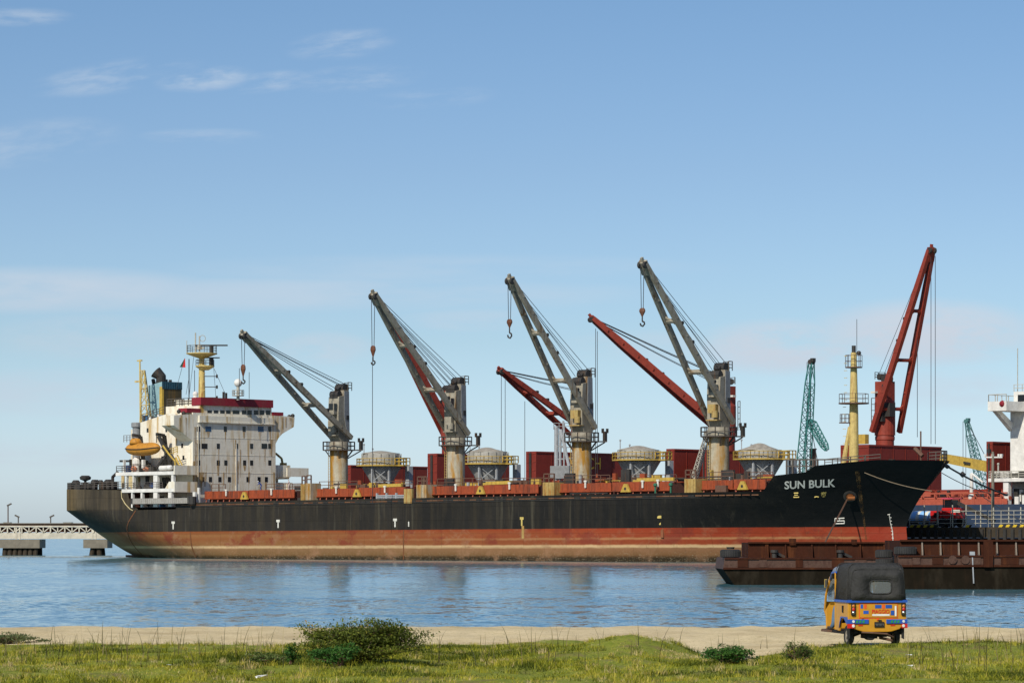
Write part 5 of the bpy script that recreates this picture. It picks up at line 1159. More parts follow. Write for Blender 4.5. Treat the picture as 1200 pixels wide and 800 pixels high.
# grey pipe tower near the third crane
yq = 33; c = LA(661, 560, yq); t = thing('loading_tower', 'slim grey pipe tower with ladder and slanted braces, left of the third deck crane column', 'tower', (c[0], yq, QZ), 'A')
ztw = LA(652, 500, yq)[2]
m = MB()
for px, w in ((652, .5), (656.5, .32), (661, .2)): p = LA(px, 520, yq); m.tube([(p[0], yq, QZ), (p[0], yq, ztw - (0 if px < 653 else .6))], w * .75, 8)
m.tube([(LA(657, 505, yq)[0], yq, ztw - .5), LA(669, 556, yq)], .28, 7); m.tube([(LA(660, 505, yq)[0], yq, ztw + 1.0), LA(662, 520, yq), LA(668, 557, yq)], .2, 6); m.build('pipe', M['galv'], t)
m = MB()
for z in np.arange(QZ + 1, ztw - 1, 2.2): a = LA(652, 520, yq); b_ = LA(661, 520, yq); m.beam((a[0], yq, z), (b_[0], yq, z), .2)
for py in (510, 524, 537, 548): p = LA(662 + (py - 510) * .1, py, yq); m.beam((LA(657, 520, yq)[0], yq, p[2]), (p[0] + 1, yq, p[2]), .14)
m.cut(); m.rail([LA(649, 503, yq), LA(668, 503, yq)], 1.1, 2, 1.4, .05); m.cut(); m.box(LA(658, 553, yq), (4.5, 1, 2.2)); m.build('cross_brace', M['grey'], t)

# ------------------------------------------------------------------ lattice boom crawler cranes
def lattice_crane(label, px_top, px_base, ysh, zgr, w0, w1, mat, mast=None, group=None, extra_mast=None):
    a = LA(*px_base, ysh); T = LA(*px_top, ysh)
    base = Vector((a[0] + (a[0] - T[0]) * (a[2] - zgr) / max(1, T[2] - a[2]) , ysh, zgr))
    t = thing('crawler_crane', label, 'crane', tuple(base), 'A', group=group)
    m = MB()
    for sg in (-1, 1): m.cut(); m.box((base[0] + 1, base[1] + sg * 2.6, zgr + .6), (7.5, 1.0, 1.2))
    m.build('crawler_track', M['dark'], t, bevel=.2)
    m = MB(); m.box((base[0] + 2.2, base[1], zgr + 2.6), (7.0, 3.2, 2.6)); m.box((base[0] - 1.6, base[1] - 2.1, zgr + 2.5), (1.7, 1.2, 2.2)); m.build('machine_house', mat, t, bevel=.1)
    f = base + Vector((-.5, 0, 2.2)); n = 15
    def boom(A, Bp, wa, wb, name, n):
        mb = MB(); d = (Bp - A).normalized(); s_ = Vector((0, 1, 0)); u_ = d.cross(s_).normalized(); q = []
        for c_, w in ((A, wa * .35), (A.lerp(Bp, .12), wa), (A.lerp(Bp, .86), wb), (Bp, wb * .55)): q.append([c_ + s_ * (x * w / 2) + u_ * (z_ * w / 2) for x, z_ in ((-1, -1), (1, -1), (1, 1), (-1, 1))])
        lat(mb, q[0], q[1], 2, .065); lat(mb, q[1], q[2], n, .065); lat(mb, q[2], q[3], 1, .065); return mb.build(name, mat, t)
    boom(f, T, w0, w1, 'boom', n)
    m = MB(); m.tube([T + Vector((0, -.5, 0)), T + Vector((0, .5, 0))], .4, 12); m.box(T + Vector((.3, 0, .3)), (.6, .7, .6)); m.build('boom_head', M['dark'] if mat is M['teal'] else mat, t)
    m = MB()
    if mast:
        A = LA(*mast[0], ysh); Bq = LA(*mast[1], ysh); boom(A, Bq, mast[2], mast[2] * .8, 'mast', 6); m.beam(T, A, .09); m.beam(A, base + Vector((5, 0, 3)), .09)
    else: m.beam(T, base + Vector((5, 0, 4)), .09)
    for o_ in (-.4, .5): m.beam(T + Vector((-.6, o_, 0)), Vector((T[0] - .6, T[1] + o_, zgr + 6)), .07)
    m.build('hoist_rope', M['cable'], t); return t
lattice_crane('blue green lattice crane with a second slanting mast, left of the yellow foremast', (951, 424), (944, 552), 38, QZ, 1.9, 1.1, M['teal'], mast=((949, 492), (969, 527), 1.1))
lattice_crane('faded green lattice crane between the bow tip and the white bridge at right', (1133, 493.5), (1156, 590), 128, 4.2, 2.0, 1.0, M['teal2'])
t = lattice_crane('short lattice boom just left of the fourth deck crane column', (829, 508), (819, 552), 38, QZ, .9, .6, M['railw'])
m = MB(); p = LA(952.5, 526, 40); t = thing('steel_post', 'dark brown steel post rising behind the forecastle rails beside the green lattice crane', 'post', (p[0], 40, QZ), 'A'); m.tube([(p[0], 40, QZ), p], .55, 12); m.lathe((p[0], 40, QZ), [(1, 0), (1, .3)], 12); m.lathe(p - Vector((0, 0, .1)), [(.65, 0), (.65, .2)], 12); m.build('post', M['railred'], t)

# ------------------------------------------------------------------ traffic and fittings on the quay
yq = 21
a = LA(1066, 608, yq); b_ = LA(1093.5, 608, yq); e_ = LA(1107, 608, yq)
t = thing('tanker_truck', 'road tanker with a blue and white banded tank and red cab on the quay', 'tanker truck', ((a[0] + e_[0]) / 2, yq, QZ), 'A')
mt_, tt, bb = newmat('banded_tank_paint', .4); v = N(tt, 'ShaderNodeTexCoord').outputs['Object']; wv = N(tt, 'ShaderNodeTexWave'); wv.inputs['Scale'].default_value = .21; wv.inputs['Distortion'].default_value = .4; wv.inputs['Phase Offset'].default_value = 1.0
tt.links.new(v, wv.inputs[0]); tt.links.new(mix_col(tt, map_range(tt, wv.outputs['Fac'], .60, .72), (.24, .48, .80), (.66, .64, .54)), bb.inputs['Base Color'])
Ry = Matrix.Rotation(R(90), 3, 'Y')
rt = 1.22; zc_ = LA(1080, 608, yq)[2]
m = MB(); m.lathe((a[0] - .2, yq, zc_), [(.4, 0), (rt * .9, .12), (rt, .4), (rt, b_[0] - a[0] - .2), (rt * .9, b_[0] - a[0]), (.4, b_[0] - a[0] + .1)], 24, Ry); m.build('tank', mt_, t, smooth=True, auto=40)
m = MB(); m.box2((a[0] - .2, yq - .5, QZ + .8), (e_[0] - .2, yq + .5, QZ + 1.05)); m.box2((a[0], yq - 1.2, QZ + .9), (b_[0], yq - 1.0, QZ + 1.05)); m.build('chassis', M['dark'], t)
cabm = plain('red_cab_paint', (.50, .02, .02), .35); c0 = b_[0] + .35
m = MB(); m.prism([(c0, yq - 1.2, QZ + .7), (c0, yq - 1.2, zc_ + 1.2), (c0 + 1.6, yq - 1.2, zc_ + 1.25), (c0 + 2.1, yq - 1.2, zc_ + .4), (c0 + 2.25, yq - 1.2, QZ + .7)], (0, 2.4, 0)); cb = m.build('cab', cabm, t, bevel=.06)
m = MB(); m.box2((c0 + .7, yq - 1.23, zc_ + .25), (c0 + 1.7, yq - 1.2, zc_ + .95)); m.build('window', M['glass'], cb)
for x in (a[0] + .8, a[0] + 1.9, c0 - .9, c0 + 1.3):
    for sg in (-1, 1):
        m = MB(); m.lathe((x, yq + sg * 1.1, QZ + .5), [(.5, -.14), (.5, .14)], 18, Matrix.Rotation(R(90), 3, 'X')); m.build('wheel', M['black'], t)
# red loader
a = LA(1109, 606, yq); b_ = LA(1125.5, 606, yq)
t = thing('wheel_loader', 'red loader with a pink roofed cab, right of the tanker truck', 'loader', ((a[0] + b_[0]) / 2, yq, QZ), 'A')
m = MB(); m.box2((a[0], yq - 1.2, QZ + 1.3), (b_[0], yq + 1.2, QZ + 2.9)); m.box2((a[0] - 1.4, yq - 1, QZ + .9), (a[0] + .1, yq + 1, QZ + 2.2)); m.build('body', cabm, t, bevel=.12)
m = MB(); 
for x in (a[0] + .2, a[0] + 1.7):
    for y in (yq - 1, yq + 1): m.beam((x, y, QZ + 2.9), (x, y, QZ + 4.2), .12)
m.box2((a[0] + .3, yq - .9, QZ + 2.9), (a[0] + 1.6, yq + .9, QZ + 4.1)); cb = m.build('cab', M['glass'], t)
m = MB(); m.box2((a[0] - .1, yq - 1.2, QZ + 4.2), (a[0] + 2.0, yq + 1.2, QZ + 4.35)); m.build('cab_roof', plain('pink_roof', (.55, .05, .13)), t)
m = MB(); m.box2((a[0] + 1.9, yq - 1.24, QZ + 2.2), (a[0] + 3.4, yq - 1.2, QZ + 2.6)); m.build('side_plate', M['white_mark'], t)
for x in (a[0] + .2, b_[0] - .8):
    for sg in (-1, 1): m = MB(); m.lathe((x, yq + sg * 1.1, QZ + .75), [(.75, -.22), (.75, .22)], 18, Matrix.Rotation(R(90), 3, 'X')); m.build('wheel', M['black'], t)
m = MB(); m.beam((b_[0] - .4, yq, QZ + 3.6), (b_[0] + 6.2, yq, QZ + .9), .4, .45); m.beam((b_[0] - .4, yq, QZ + 2.2), (b_[0] + 2.2, yq, QZ + 2.5), .2); m.build('boom_arm', M['dark'], t)
# quay railing
xa = sq(1062.5); xb = sq(1262)
t = thing('railing', 'long pale pipe railing running along the quay edge right of the bow', 'railing', ((xa + xb) / 2, QY0 + 1, QZ), 'A')
m = MB(); m.rail([(xa, QY0 + .7, QZ), (sq(1096), QY0 + .7, QZ)], 1.25, 3, 2.4, .055); m.rail([(sq(1096), QY0 + .7, QZ), (xb, QY0 + .7, QZ)], 2.4, 4, 2.2, .036); m.build('pipe_rail', M['railw'], t)
m = MB()
for px in (1079, 1094, 1112, 1128, 1145, 1160, 1178, 1192): x = sq(px); m.beam((x, QY0 + .9, QZ), (x, QY0 + .9, QZ + (3.3 if px < 1160 else 2.9)), .13).cut()
m.build('tall_post', M['railw'], t)
x = sq(1181); t = thing('access_stairs', 'yellow railed access stair frame standing on the quay at the right edge', 'stairs', (x, 26, QZ), 'A')
m = MB(); 
for q in range(8): z = QZ + .5 + q * .5; m.box2((x + q * .55, 25, z), (x + q * .55 + .5, 27, z + .1))
m.build('tread', M['yellow'], t); m = MB()
for y in (25, 27): m.beam((x, y, QZ + .3), (x + 4.4, y, QZ + 4.4), .18, .3); m.rail([(x + 4.4, y, QZ + 4.4), (x + 9, y, QZ + 4.4)], 1.2, 3, 1.2, .07); m.beam((x, y, QZ + 1.4), (x + 4.4, y, QZ + 5.5), .12)
for xx in (x + 4.4, x + 9):
    for y in (25, 27): m.beam((xx, y, QZ), (xx, y, QZ + 4.4), .2)
m.box2((x + 4.4, 25, QZ + 4.3), (x + 9, 27, QZ + 4.42)); m.build('frame', M['yellow'], t)
# pale utility pole
p = LA(1163.5, 619, 20.5); zt_ = LA(1163.5, 529, 20.5)[2]
t = thing('utility_pole', 'tall pale concrete pole with a lamp crossbar standing on the quay', 'pole', (p[0], 20.5, QZ), 'A')
m = MB(); m.tube([(p[0], 20.5, QZ), (p[0], 20.5, zt_)], [.26, .19], 10); m.build('pole', M['conc'], t)
e1 = Vector((.7, .7, 0)); c = Vector((p[0], 20.5, LA(1163, 535.5, 20.5)[2]))
m = MB(); m.beam(c - e1 * 1.15, c + e1 * 1.4, .22, .2); m.build('crossbar', M['white2'], t)
for q in (-1.1, .0, .9, 1.3): m = MB(); m.box(c + e1 * q + Vector((0, 0, .3)), (.3, .3, .35)); m.build('lamp', M['white2'], t)
m = MB(); m.box(c + Vector((-.4, -.4, .9)), (.5, .5, .6)); m.build('lamp_box', M['dark'], t)
m = MB(); m.tube([c + e1 * .8 + Vector((0, 0, -2.0)), c + e1 * .8 + Vector((0, 0, -1.1))], .12, 6); m.sphere(c + e1 * .8 + Vector((0, 0, -1.0)), .2, 8); m.build('small_lamp', M['railw'], t)

# gangway and mooring lines from the bow
def rope(pts, r, label, name='mooring_rope', mat=None, sag=0.0, cat='rope', group=None):
    a, b_ = ship_world(pts[0]), ship_world(pts[1]); n = 10
    P = [a.lerp(b_, i / n) - Vector((0, 0, sag * 4 * (i / n) * (1 - i / n))) for i in range(n + 1)]
    m = MB(); m.tube(P, r, 5); o = m.build(name, mat or M['cable'], None, base=tuple(a)); tag(o, label, cat, group); return o
B0 = Vector((184.8, .3, 14.3))
rope((LA(1106.5, 544, 1), LA(1180, 580, 26)), .14, 'thick dark mooring hawser from the bow tip to the quay, with rat guards', sag=.3)
rope((LA(1104, 554, 1), LA(1160, 578, 26)), .06, 'thin mooring line under the thick hawser, from the bow flare to the quay', sag=.3)
rope((hull_off(hullp(1013, 553)[0], hullp(1013, 553)[2], .1), LA(1092, 575, -2)), .06, 'pale rope drooping across the black bow towards the stem', mat=plain('tan_rope', (.22, .17, .11), .8), sag=.35)
t1 = hull_off(hullp(993, 583)[0], hullp(993, 583)[2], .4)
pB = world_to_ship(W(967, 634, 243)); pB[2] = 3.4
rope((t1, LA(967.5, 634, -24)), .12, 'rusted anchor chain slanting from the hawse pipe down to the barge', name='anchor_chain', mat=M['railred'], cat='chain')
rope((LA(1145, 577, 22), LA(1262, 640, 12)), .06, 'thin slack line running from the pole down to the lower right quay corner', sag=.6)
# fittings hanging on the hawser are kept with it as rat guards
m = MB(); c = ship_world(LA(1110, 546.5, 2.5)); m.lathe(c, [(.1, -.3), (.45, 0), (.1, .3)], 12); o = m.build('rat_guard', M['dark'], None, base=tuple(c)); tag(o, 'small dark rat guard on the hawser next to the bow', 'rat guard')
m = MB(); c = ship_world(LA(1128, 555.5, 9)); m.lathe(c, [(.1, -.45), (.5, 0), (.1, .4)], 12); o = m.build('rat_guard', M['dark'], None, base=tuple(c)); tag(o, 'small dark rat guard halfway along the hawser, left of the lattice crane', 'rat guard')

# ------------------------------------------------------------------ barges
def barge(label, Y, outline, deck_py, belt_py, wall, stiff, depth, matw, pxend, cat='barge'):
    z = lambda py: H + (HY - py) * Y / F; X = lambda px: (px - 600) * Y / F
    x0 = X(outline[0]); x1 = X(pxend)
    t = thing('barge', label, cat, ((x0 + x1) / 2, Y + depth / 2, 0), 'W')
    zd, zb = z(deck_py), z(belt_py); lx = X(outline[1]); bx = X(outline[2])
    m = MB(); m.prism([(lx, Y, zb), (bx, Y, -.05), (bx + .5, Y, -1.2), (x1, Y, -1.2), (x1, Y, zb)], (0, depth, 0)); m.build('lower_hull', M['bargedark'], t)
    m = MB(); m.prism([(x0, Y - .06, zd), (lx, Y - .06, zb), (x1, Y - .06, zb), (x1, Y - .06, zd)], (0, depth + .12, 0)); m.build('side_belt', M['bargeband'], t)
    m = MB(); m.beam((lx, Y - .1, zb + .05), (x1, Y - .1, zb + .05), .12, .14); m.beam((x0, Y - .1, zd - .05), (x1, Y - .1, zd - .05), .14, .12)
    random.seed(int(Y)); x = x0 + 1
    while x < x1: m.box2((x, Y - .12, zb + .15), (x + random.uniform(.5, 1.4), Y - .065, zd - .15), mi=random.choice([0, 1])); x += random.uniform(1.2, 3)
    m.build('rubbing_bar', [M['barge'], M['bargeband']], t)
    zw = z(wall[2]); xa = X(wall[0]); xb = min(X(wall[1]), x1); yw = Y + 1.2
    m = MB(); m.box2((xa, yw, zd + .01), (xb, yw + .12, zw)); m.box2((xa, Y + depth - 1.2, zd + .01), (xb, Y + depth - 1.08, zw)); m.box2((xa, yw + .12, zd + .01), (xa + .12, Y + depth - 1.2, zw)); m.beam((xa, yw - .1, zw), (xb, yw - .1, zw), .3, .12); m.build('coaming_wall', matw, t)
    for px in stiff: x = X(px); m = MB(); m.prism([(x - .05, yw, zw - .05), (x - .05, yw - .12, zw - .05), (x - .05, yw - .4, zd + .02), (x - .05, yw, zd + .02)], (.10, 0, 0)); m.build('stiffener', M['barge'] if Y > 225 else worn('pale_worn_stiffener', (.20, .16, .12), amt=.4), t)
    return t, X, z, zd
t, X, z, zd = barge('rusted brown barge below the black bow, with a tyre on its left end', 235, (849, 847.3, 861), 653.3, 666.5, (878, 1075, 635.5), (899, 901, 922, 953, 981, 1010, 1038), 9, M['barge'], 1082)
for px in (908.5, 986, 1041):
    m = MB(); c = Vector((X(px), 235.8, zd)); m.lathe(c, [(.2, 0), (.2, .35), (.3, .4), (.3, .6)], 12); m.beam(c + Vector((.1, .1, .4)), c + Vector((.9, .2, .02)), .2); m.build('bollard', M['dark'], t)
m = MB(); m.box((X(930.5), 236.2, z(634.5)), (.5, .4, .5)); m.cut(); m.box((X(1003), 236.2, z(634.8)), (.4, .4, .4)); m.build('lug', M['barge'], t)
t2, X2, z2, zd2 = barge('larger dark rusted barge at the right edge, with pale ribs on its wall', 215, (1052.5, 1052.5, 1054), 650.5, 663.5, (1057, 1300, 633), (1083, 1104.5, 1126, 1149.5, 1171, 1193.5, 1216, 1240), 11, M['barge'], 1330)
m = MB(); c = Vector((X2(1139), 214.9, z2(648))); m.box(c, (.35, .2, .25)); m.beam(c, c + Vector((.1, -.02, -2.1)), .08); m.build('hanging_hose', M['galv'], t2)
m = MB()
for px in (1116, 1131): m.cut(); m.lathe((X2(px), 214.85, z2(655.5)), [(.3, -.03), (.3, .04)], 14, Matrix.Rotation(R(90), 3, 'X'))
m.build('round_plate', M['bargeband'], t2)
m = MB(); m.box2((X2(1152), 214.7, z2(664)), (X2(1163), 214.9, z2(634))); m.build('side_ladder_plate', M['barge'], t2)
def tyre(label, c, r, w, axis_rot, group='tyre fenders on the barges'):
    t = thing('tyre', label, 'tyre', tuple(c), 'W', group=group); c = Vector(c)
    m = MB(); prof_ = [(r * .55, -w * .42), (r * .8, -w * .5), (r * .97, -w * .42), (r, -w * .2), (r, w * .2), (r * .97, w * .42), (r * .8, w * .5), (r * .55, w * .42), (r * .55, -w * .42)]
    m.lathe(c, prof_, 32, axis_rot, cap=False); m.build('carcass', M['black'], t, smooth=True, auto=40)
    m = MB()
    for k in range(30):
        a = 2 * math.pi * k / 30; p = Vector((r * math.cos(a), r * math.sin(a), 0)); m.box(c + axis_rot @ p, (.05, .05, w * .8), axis_rot @ Matrix.Rotation(a, 3, 'Z'))
    m.build('tread', plain('tyre_tread', (.045, .043, .04), .9), t)
    return t
I3 = Matrix.Identity(3)
tyre('worn black tyre lying flat on the left end of the left barge', (X(857), 235.9, zd + .33), .78, .62, I3)
m = MB(); c = (X(857), 235.9, zd + .67); m.lathe(c, [(.28, 0), (.32, .16)], 12); o = m.build('round_weight', M['dark'], None, base=c); tag(o, 'small dark weight lying on the tyre at the left barge end', 'weight')
tyre('upper worn tyre lying flat on the corner of the right barge', (X2(1062.5), 215.7, zd2 + .34), .78, .58, I3)
tyre('tyre jammed lower between the two barges, left of the other one', (26.3, 217.2, H - 19.5 * 217.2 / F), .6, .58, I3)
tyre('dark lowest tyre hanging under the jammed tyre between the two barges', (26.32, 217.1, H - 29 * 217.1 / F), .6, .45, I3)

# ------------------------------------------------------------------ jetty far left
YJ = 622
jt = thing('jetty', 'long pale piled jetty with a white girder and truss behind the stern', 'jetty', (W(60, 650, YJ)[0], YJ, 0), 'W')
JX = lambda px: (px - 600) * YJ / F; JZ = lambda py: H + (HY - py) * YJ / F
m = MB(); m.box2((JX(-260), YJ, JZ(631)), (JX(170), YJ + 2.2, JZ(623.8))); 
for px in (19, 23, 108, 112, -70): m.box2((JX(px) - .15, YJ - .08, JZ(631.5)), (JX(px) + .15, YJ, JZ(616)))
m.build('girder', M['offwhite'], jt)
m = MB(); x = -260
m.beam((JX(-260), YJ, JZ(616.3)), (JX(170), YJ, JZ(616.3)), .35, .3); m.beam((JX(-260), YJ + 2, JZ(616.3)), (JX(170), YJ + 2, JZ(616.3)), .35, .3)
while x < 170:
    for Yq in (YJ, YJ + 2):
        m.beam((JX(x), Yq, JZ(623.8)), (JX(x), Yq, JZ(616.3)), .26); m.beam((JX(x), Yq, JZ(616.5)), (JX(x + 8.4), Yq, JZ(623.6)), .2); m.beam((JX(x + 8.4), Yq, JZ(623.6)), (JX(x + 16.8), Yq, JZ(616.5)), .2); m.beam((JX(x + 8.4), Yq, JZ(623.8)), (JX(x + 8.4), Yq, JZ(616.3)), .2)
    x += 16.8
m.build('truss', M['offwhite'], jt)
m = MB(); m.box2((JX(-260), YJ + .6, JZ(623)), (JX(170), YJ + 1.6, JZ(617.5))); m.box2((JX(-260), YJ - .2, JZ(615.4)), (JX(170), YJ + 2, JZ(613.4))); m.build('conveyor', M['barge'], jt)
m = MB(); m.box2((JX(-260), YJ - .4, JZ(613.4)), (JX(170), YJ + 2.2, JZ(612.5))); m.box2((JX(4), YJ - .4, JZ(612.4)), (JX(12), YJ + 2.2, JZ(611.6))); m.box2((JX(74), YJ - .4, JZ(612.4)), (JX(84), YJ + 2.2, JZ(611.6))); m.build('cover_plate', M['conc'], jt)
for x0, x1, leg in ((1, 49, 0), (100, 128, 1), (-120, -80, 1), (-220, -180, 1)):
    m = MB(); m.box2((JX(x0), YJ - 3, JZ(641.8)), (JX(x1), YJ + 5, JZ(631.6))); cap_ = m.build('pier_cap', M['conc'], jt)
    m = MB()
    if leg == 0:
        for q in range(7): x = JX(8 + q * 6); m.tube([(x, YJ - 2, JZ(641.9)), (x - .2, YJ - 2.4, -1.5)], .5, 10); m.tube([(x, YJ + 3, JZ(641.9)), (x, YJ + 3.4, -1.5)], .5, 10)
    else:
        for px, dx_ in ((x0 + 10.5, -.5), (x0 + 17.5, .3)): x = JX(px); m.tube([(x, YJ - 2, JZ(641.9)), (x + dx_, YJ - 2.3, -1.5)], .52, 10); m.tube([(x, YJ + 3, JZ(641.9)), (x + dx_, YJ + 3.4, -1.5)], .5, 10)
    m.build('pile', M['concdark'], cap_)
for px, py, lab, hd in ((8.5, 591, 'tallest slim lamp post, leftmost on the jetty', 1), (20.5, 604.5, 'short lamp post just right of the tallest one, its head turned left', -1), (58.5, 604.5, 'short jetty lamp post nearest the ship stern, its head turned right', 1)):
    b0 = (JX(px), YJ + 1, JZ(612.4)); t = thing('street_lamp', lab, 'street lamp', b0, 'W', group='lamps on the jetty')
    m = MB(); m.tube([b0, (b0[0], b0[1], JZ(py))], .12, 6); m.build('pole', M['railred'] if px < 10 else M['rail'], t)
    m = MB(); m.box((b0[0] + hd * .25, b0[1], JZ(py)), (1.0, .4, .3), Matrix.Rotation(-.45 * hd, 3, 'Y')); m.build('lamp_head', M['rail'], t)

# ------------------------------------------------------------------ people
def skin(name, verts, edges, radii, mat, parent, smooth=2):
    me = bpy.data.meshes.new('sk'); b = Vector(parent['_b']); me.from_pydata([tuple(Vector(v_) - b) for v_ in verts], edges, [])
    o = bpy.data.objects.new('sk', me); COL.objects.link(o)
    md = o.modifiers.new('s', 'SKIN'); sd = me.skin_vertices[0].data
    for i, r in enumerate(radii): sd[i].radius = (r, r) if not isinstance(r, tuple) else r
    sd[0].use_root = True; s2 = o.modifiers.new('d', 'SUBSURF'); s2.levels = smooth
    bpy.context.view_layer.update()
    m2 = bpy.data.meshes.new_from_object(o.evaluated_get(bpy.context.evaluated_depsgraph_get())); bpy.data.objects.remove(o)
    m2.polygons.foreach_set('use_smooth', [True] * len(m2.polygons)); m2.materials.clear(); m2.materials.append(mat); m2.name = name
    o = bpy.data.objects.new(name, m2); COL.objects.link(o); o.parent = parent; return o
skinm = plain('brown_skin', (.16, .08, .045), .6)
def ellipsoid(mb, c, r, n=14, mi=0):
    prof_ = [(max(.003, math.cos(a)), math.sin(a)) for a in [(-.5 + i / 10) * math.pi for i in range(11)]]
    mb.lathe(c, [(p[0], p[1]) for p in prof_], n, Matrix.Diagonal(r), mi)
def worker(base, frame, label, cloth, hat, bend, face, tool=False):
    t = thing('person', label, 'person', base, frame); B = Vector(base)
    fx = Vector((math.cos(face), math.sin(face), 0)); sx_ = Vector((-math.sin(face), math.cos(face), 0))
    def P(f, l, z): return B + fx * f + sx_ * l + Vector((0, 0, z))
    hip = P(0, 0, .92); ch = P(.42 * bend, 0, 1.36 - .14 * bend); nk = P(.55 * bend, 0, 1.5 - .2 * bend); hd = P(.62 * bend + .04, 0, 1.64 - .22 * bend)
    V_ = [hip, P(.2 * bend, 0, 1.14 - .04 * bend), ch, nk, nk.lerp(hd, .5)]; E_ = [(0, 1), (1, 2), (2, 3), (3, 4)]; r_ = [.155, .14, .165, .075, .055]
    for sg in (-1, 1):
        i = len(V_); V_ += [P(0, .1 * sg, .86), P(.05 + .12 * (sg > 0), .13 * sg, .47), P(-.03 + .14 * (sg > 0), .14 * sg, .09), P(.14 + .14 * (sg > 0), .15 * sg, .04)]; E_ += [(0, i), (i, i + 1), (i + 1, i + 2), (i + 2, i + 3)]; r_ += [.105, .075, .05, .045]
        i = len(V_); sh_ = ch + sx_ * .19 * sg + Vector((0, 0, .04)); V_ += [sh_, sh_ + fx * .12 + sx_ * .05 * sg - Vector((0, 0, .26)), sh_ + fx * .36 - sx_ * .03 * sg - Vector((0, 0, .36))]; E_ += [(2, i), (i, i + 1), (i + 1, i + 2)]; r_ += [.065, .05, .036]
    skin('body', V_, E_, r_, cloth, t)
    m = MB(); ellipsoid(m, hd, (.085, .078, .115)); m.box(hd + fx * .09, (.03, .03, .04)); 
    for sg in (-1, 1): m.sphere(hd + sx_ * .08 * sg, .02, 6)
    m.build('head', skinm, t, smooth=True)
    m = MB(); m.lathe(hd + Vector((0, 0, .02)), [(.14, 0), (.115, .02), (.11, .07), (.07, .12), (.01, .14)], 16); m.build('helmet', hat, t, smooth=True)
    for sg in (-1, 1):
        i = 8 if False else 0
        sh_ = ch + sx_ * .19 * sg + Vector((0, 0, .04)); w0 = sh_ + fx * .36 - sx_ * .03 * sg - Vector((0, 0, .36)); m = MB(); m.box(w0 + fx * .05, (.09, .07, .035))
        for k in range(4): m.tube([w0 + fx * .08 + sx_ * (-.03 + .02 * k), w0 + fx * (.15 + .01 * (k in (1, 2))) + sx_ * (-.03 + .02 * k) - Vector((0, 0, .02))], .01, 5)
        m.tube([w0 + fx * .03 - sx_ * .035 * sg, w0 + fx * .08 - sx_ * .07 * sg], .011, 5); m.build('hand', skinm, t)
    return t
p = LA(301, 575.6, -9.6); zf = zc(p[0]) + .0
worker((p[0] , -8.6, zf), 'A', 'worker in blue overalls bending forward on the deck in front of the white superstructure', plain('blue_overalls', (.02, .05, .22)), plain('white_helmet', (.6, .6, .6)), .85, math.atan2(-.7, -.7) + .25)
p = LA(339, 575.5, -8.6)
worker((p[0], -8.6, zc(p[0])), 'A', 'worker in pale clothes standing at the right end of the white superstructure', plain('pale_workwear', (.55, .42, .38)), plain('white_helmet2', (.6, .6, .6)), .15, math.atan2(-.7, -.7))
# ------------------------------------------------------------------ three-wheeler
TY = 66.7; tx = (1028.0 - 600) * TY / F; tz = ground_z(tx, TY) ; tz = H - (757 - HY) * TY / F if abs(H - (757 - HY) * TY / F - tz) < .12 else tz
print('tuk ground', ground_z(tx, TY), 'wanted', H - (757 - HY) * TY / F)
tuk = thing('auto_rickshaw', 'yellow and blue auto rickshaw with a black canvas hood, seen from behind on the shore', 'auto rickshaw', (tx, TY, tz - .02), 'L', rotz=R(8.5)); tuk.scale = (.90, 1, 1)
T_ = {'y': worn('yellow_body_paint', (.56, .27, .02), (.3, .14, .03), .15, 2, var=.14, damt=.35, dirt=(.4, .22, .05), rough=.35), 'bl': plain('blue_trim_paint', (.02, .09, .40), .4), 'r': plain('red_reflector', (.55, .02, .015), .35), 'or': plain('orange_red_tape', (.75, .10, .02), .4),
      'k': worn('black_hood_canvas', (.034, .034, .033), (.08, .075, .065), .15, 3, var=.3, damt=.4, dirt=(.07, .067, .06), rough=.8, bump=.5), 'w': plain('white_sticker', (.7, .7, .66), .5), 'dk': plain('underbody_black', (.012, .012, .012), .8), 'am': plain('amber_lens', (.5, .16, .01), .3), 'gr': plain('green_sticker', (.03, .25, .08), .4), 'ch': plain('dull_chrome', (.4, .4, .4), .3, .9)}
W2 = .72
# hood: lofted shell with rounded corners, open at the left front
def rr(w, h, zc_, rad, n=6):
    P = []
    for cx, cz, a0 in ((w - rad, h - rad, 0), (-w + rad, h - rad, 90)):
        for i in range(n + 1): a = R(a0 + 90 * i / n); P.append((cx + rad * math.cos(a), zc_ + cz + rad * math.sin(a)))
    return P
m = MB(); rows_ = []
secs_ = [(-.04, .66, .66, .10), (.02, .695, .735, .16), (.12, .71, .775, .16), (.7, .71, .79, .15), (1.15, .70, .775, .15)]
for (y, w, h, rad) in secs_:
    P = rr(w, h, 1.02, rad); P = [(w + .02, 1.02)] + P + [(-w - .02, 1.02)]; rows_.append([(x * (1 - .09 * (z_ - 1.02)), y, z_) for x, z_ in P])
n = len(rows_[0])
for r_ in rows_: m.v += r_
for i in range(len(rows_) - 1):
    for k in range(n - 1): m.f.append((i * n + k, i * n + k + 1, (i + 1) * n + k + 1, (i + 1) * n + k)); m.m.append(0)
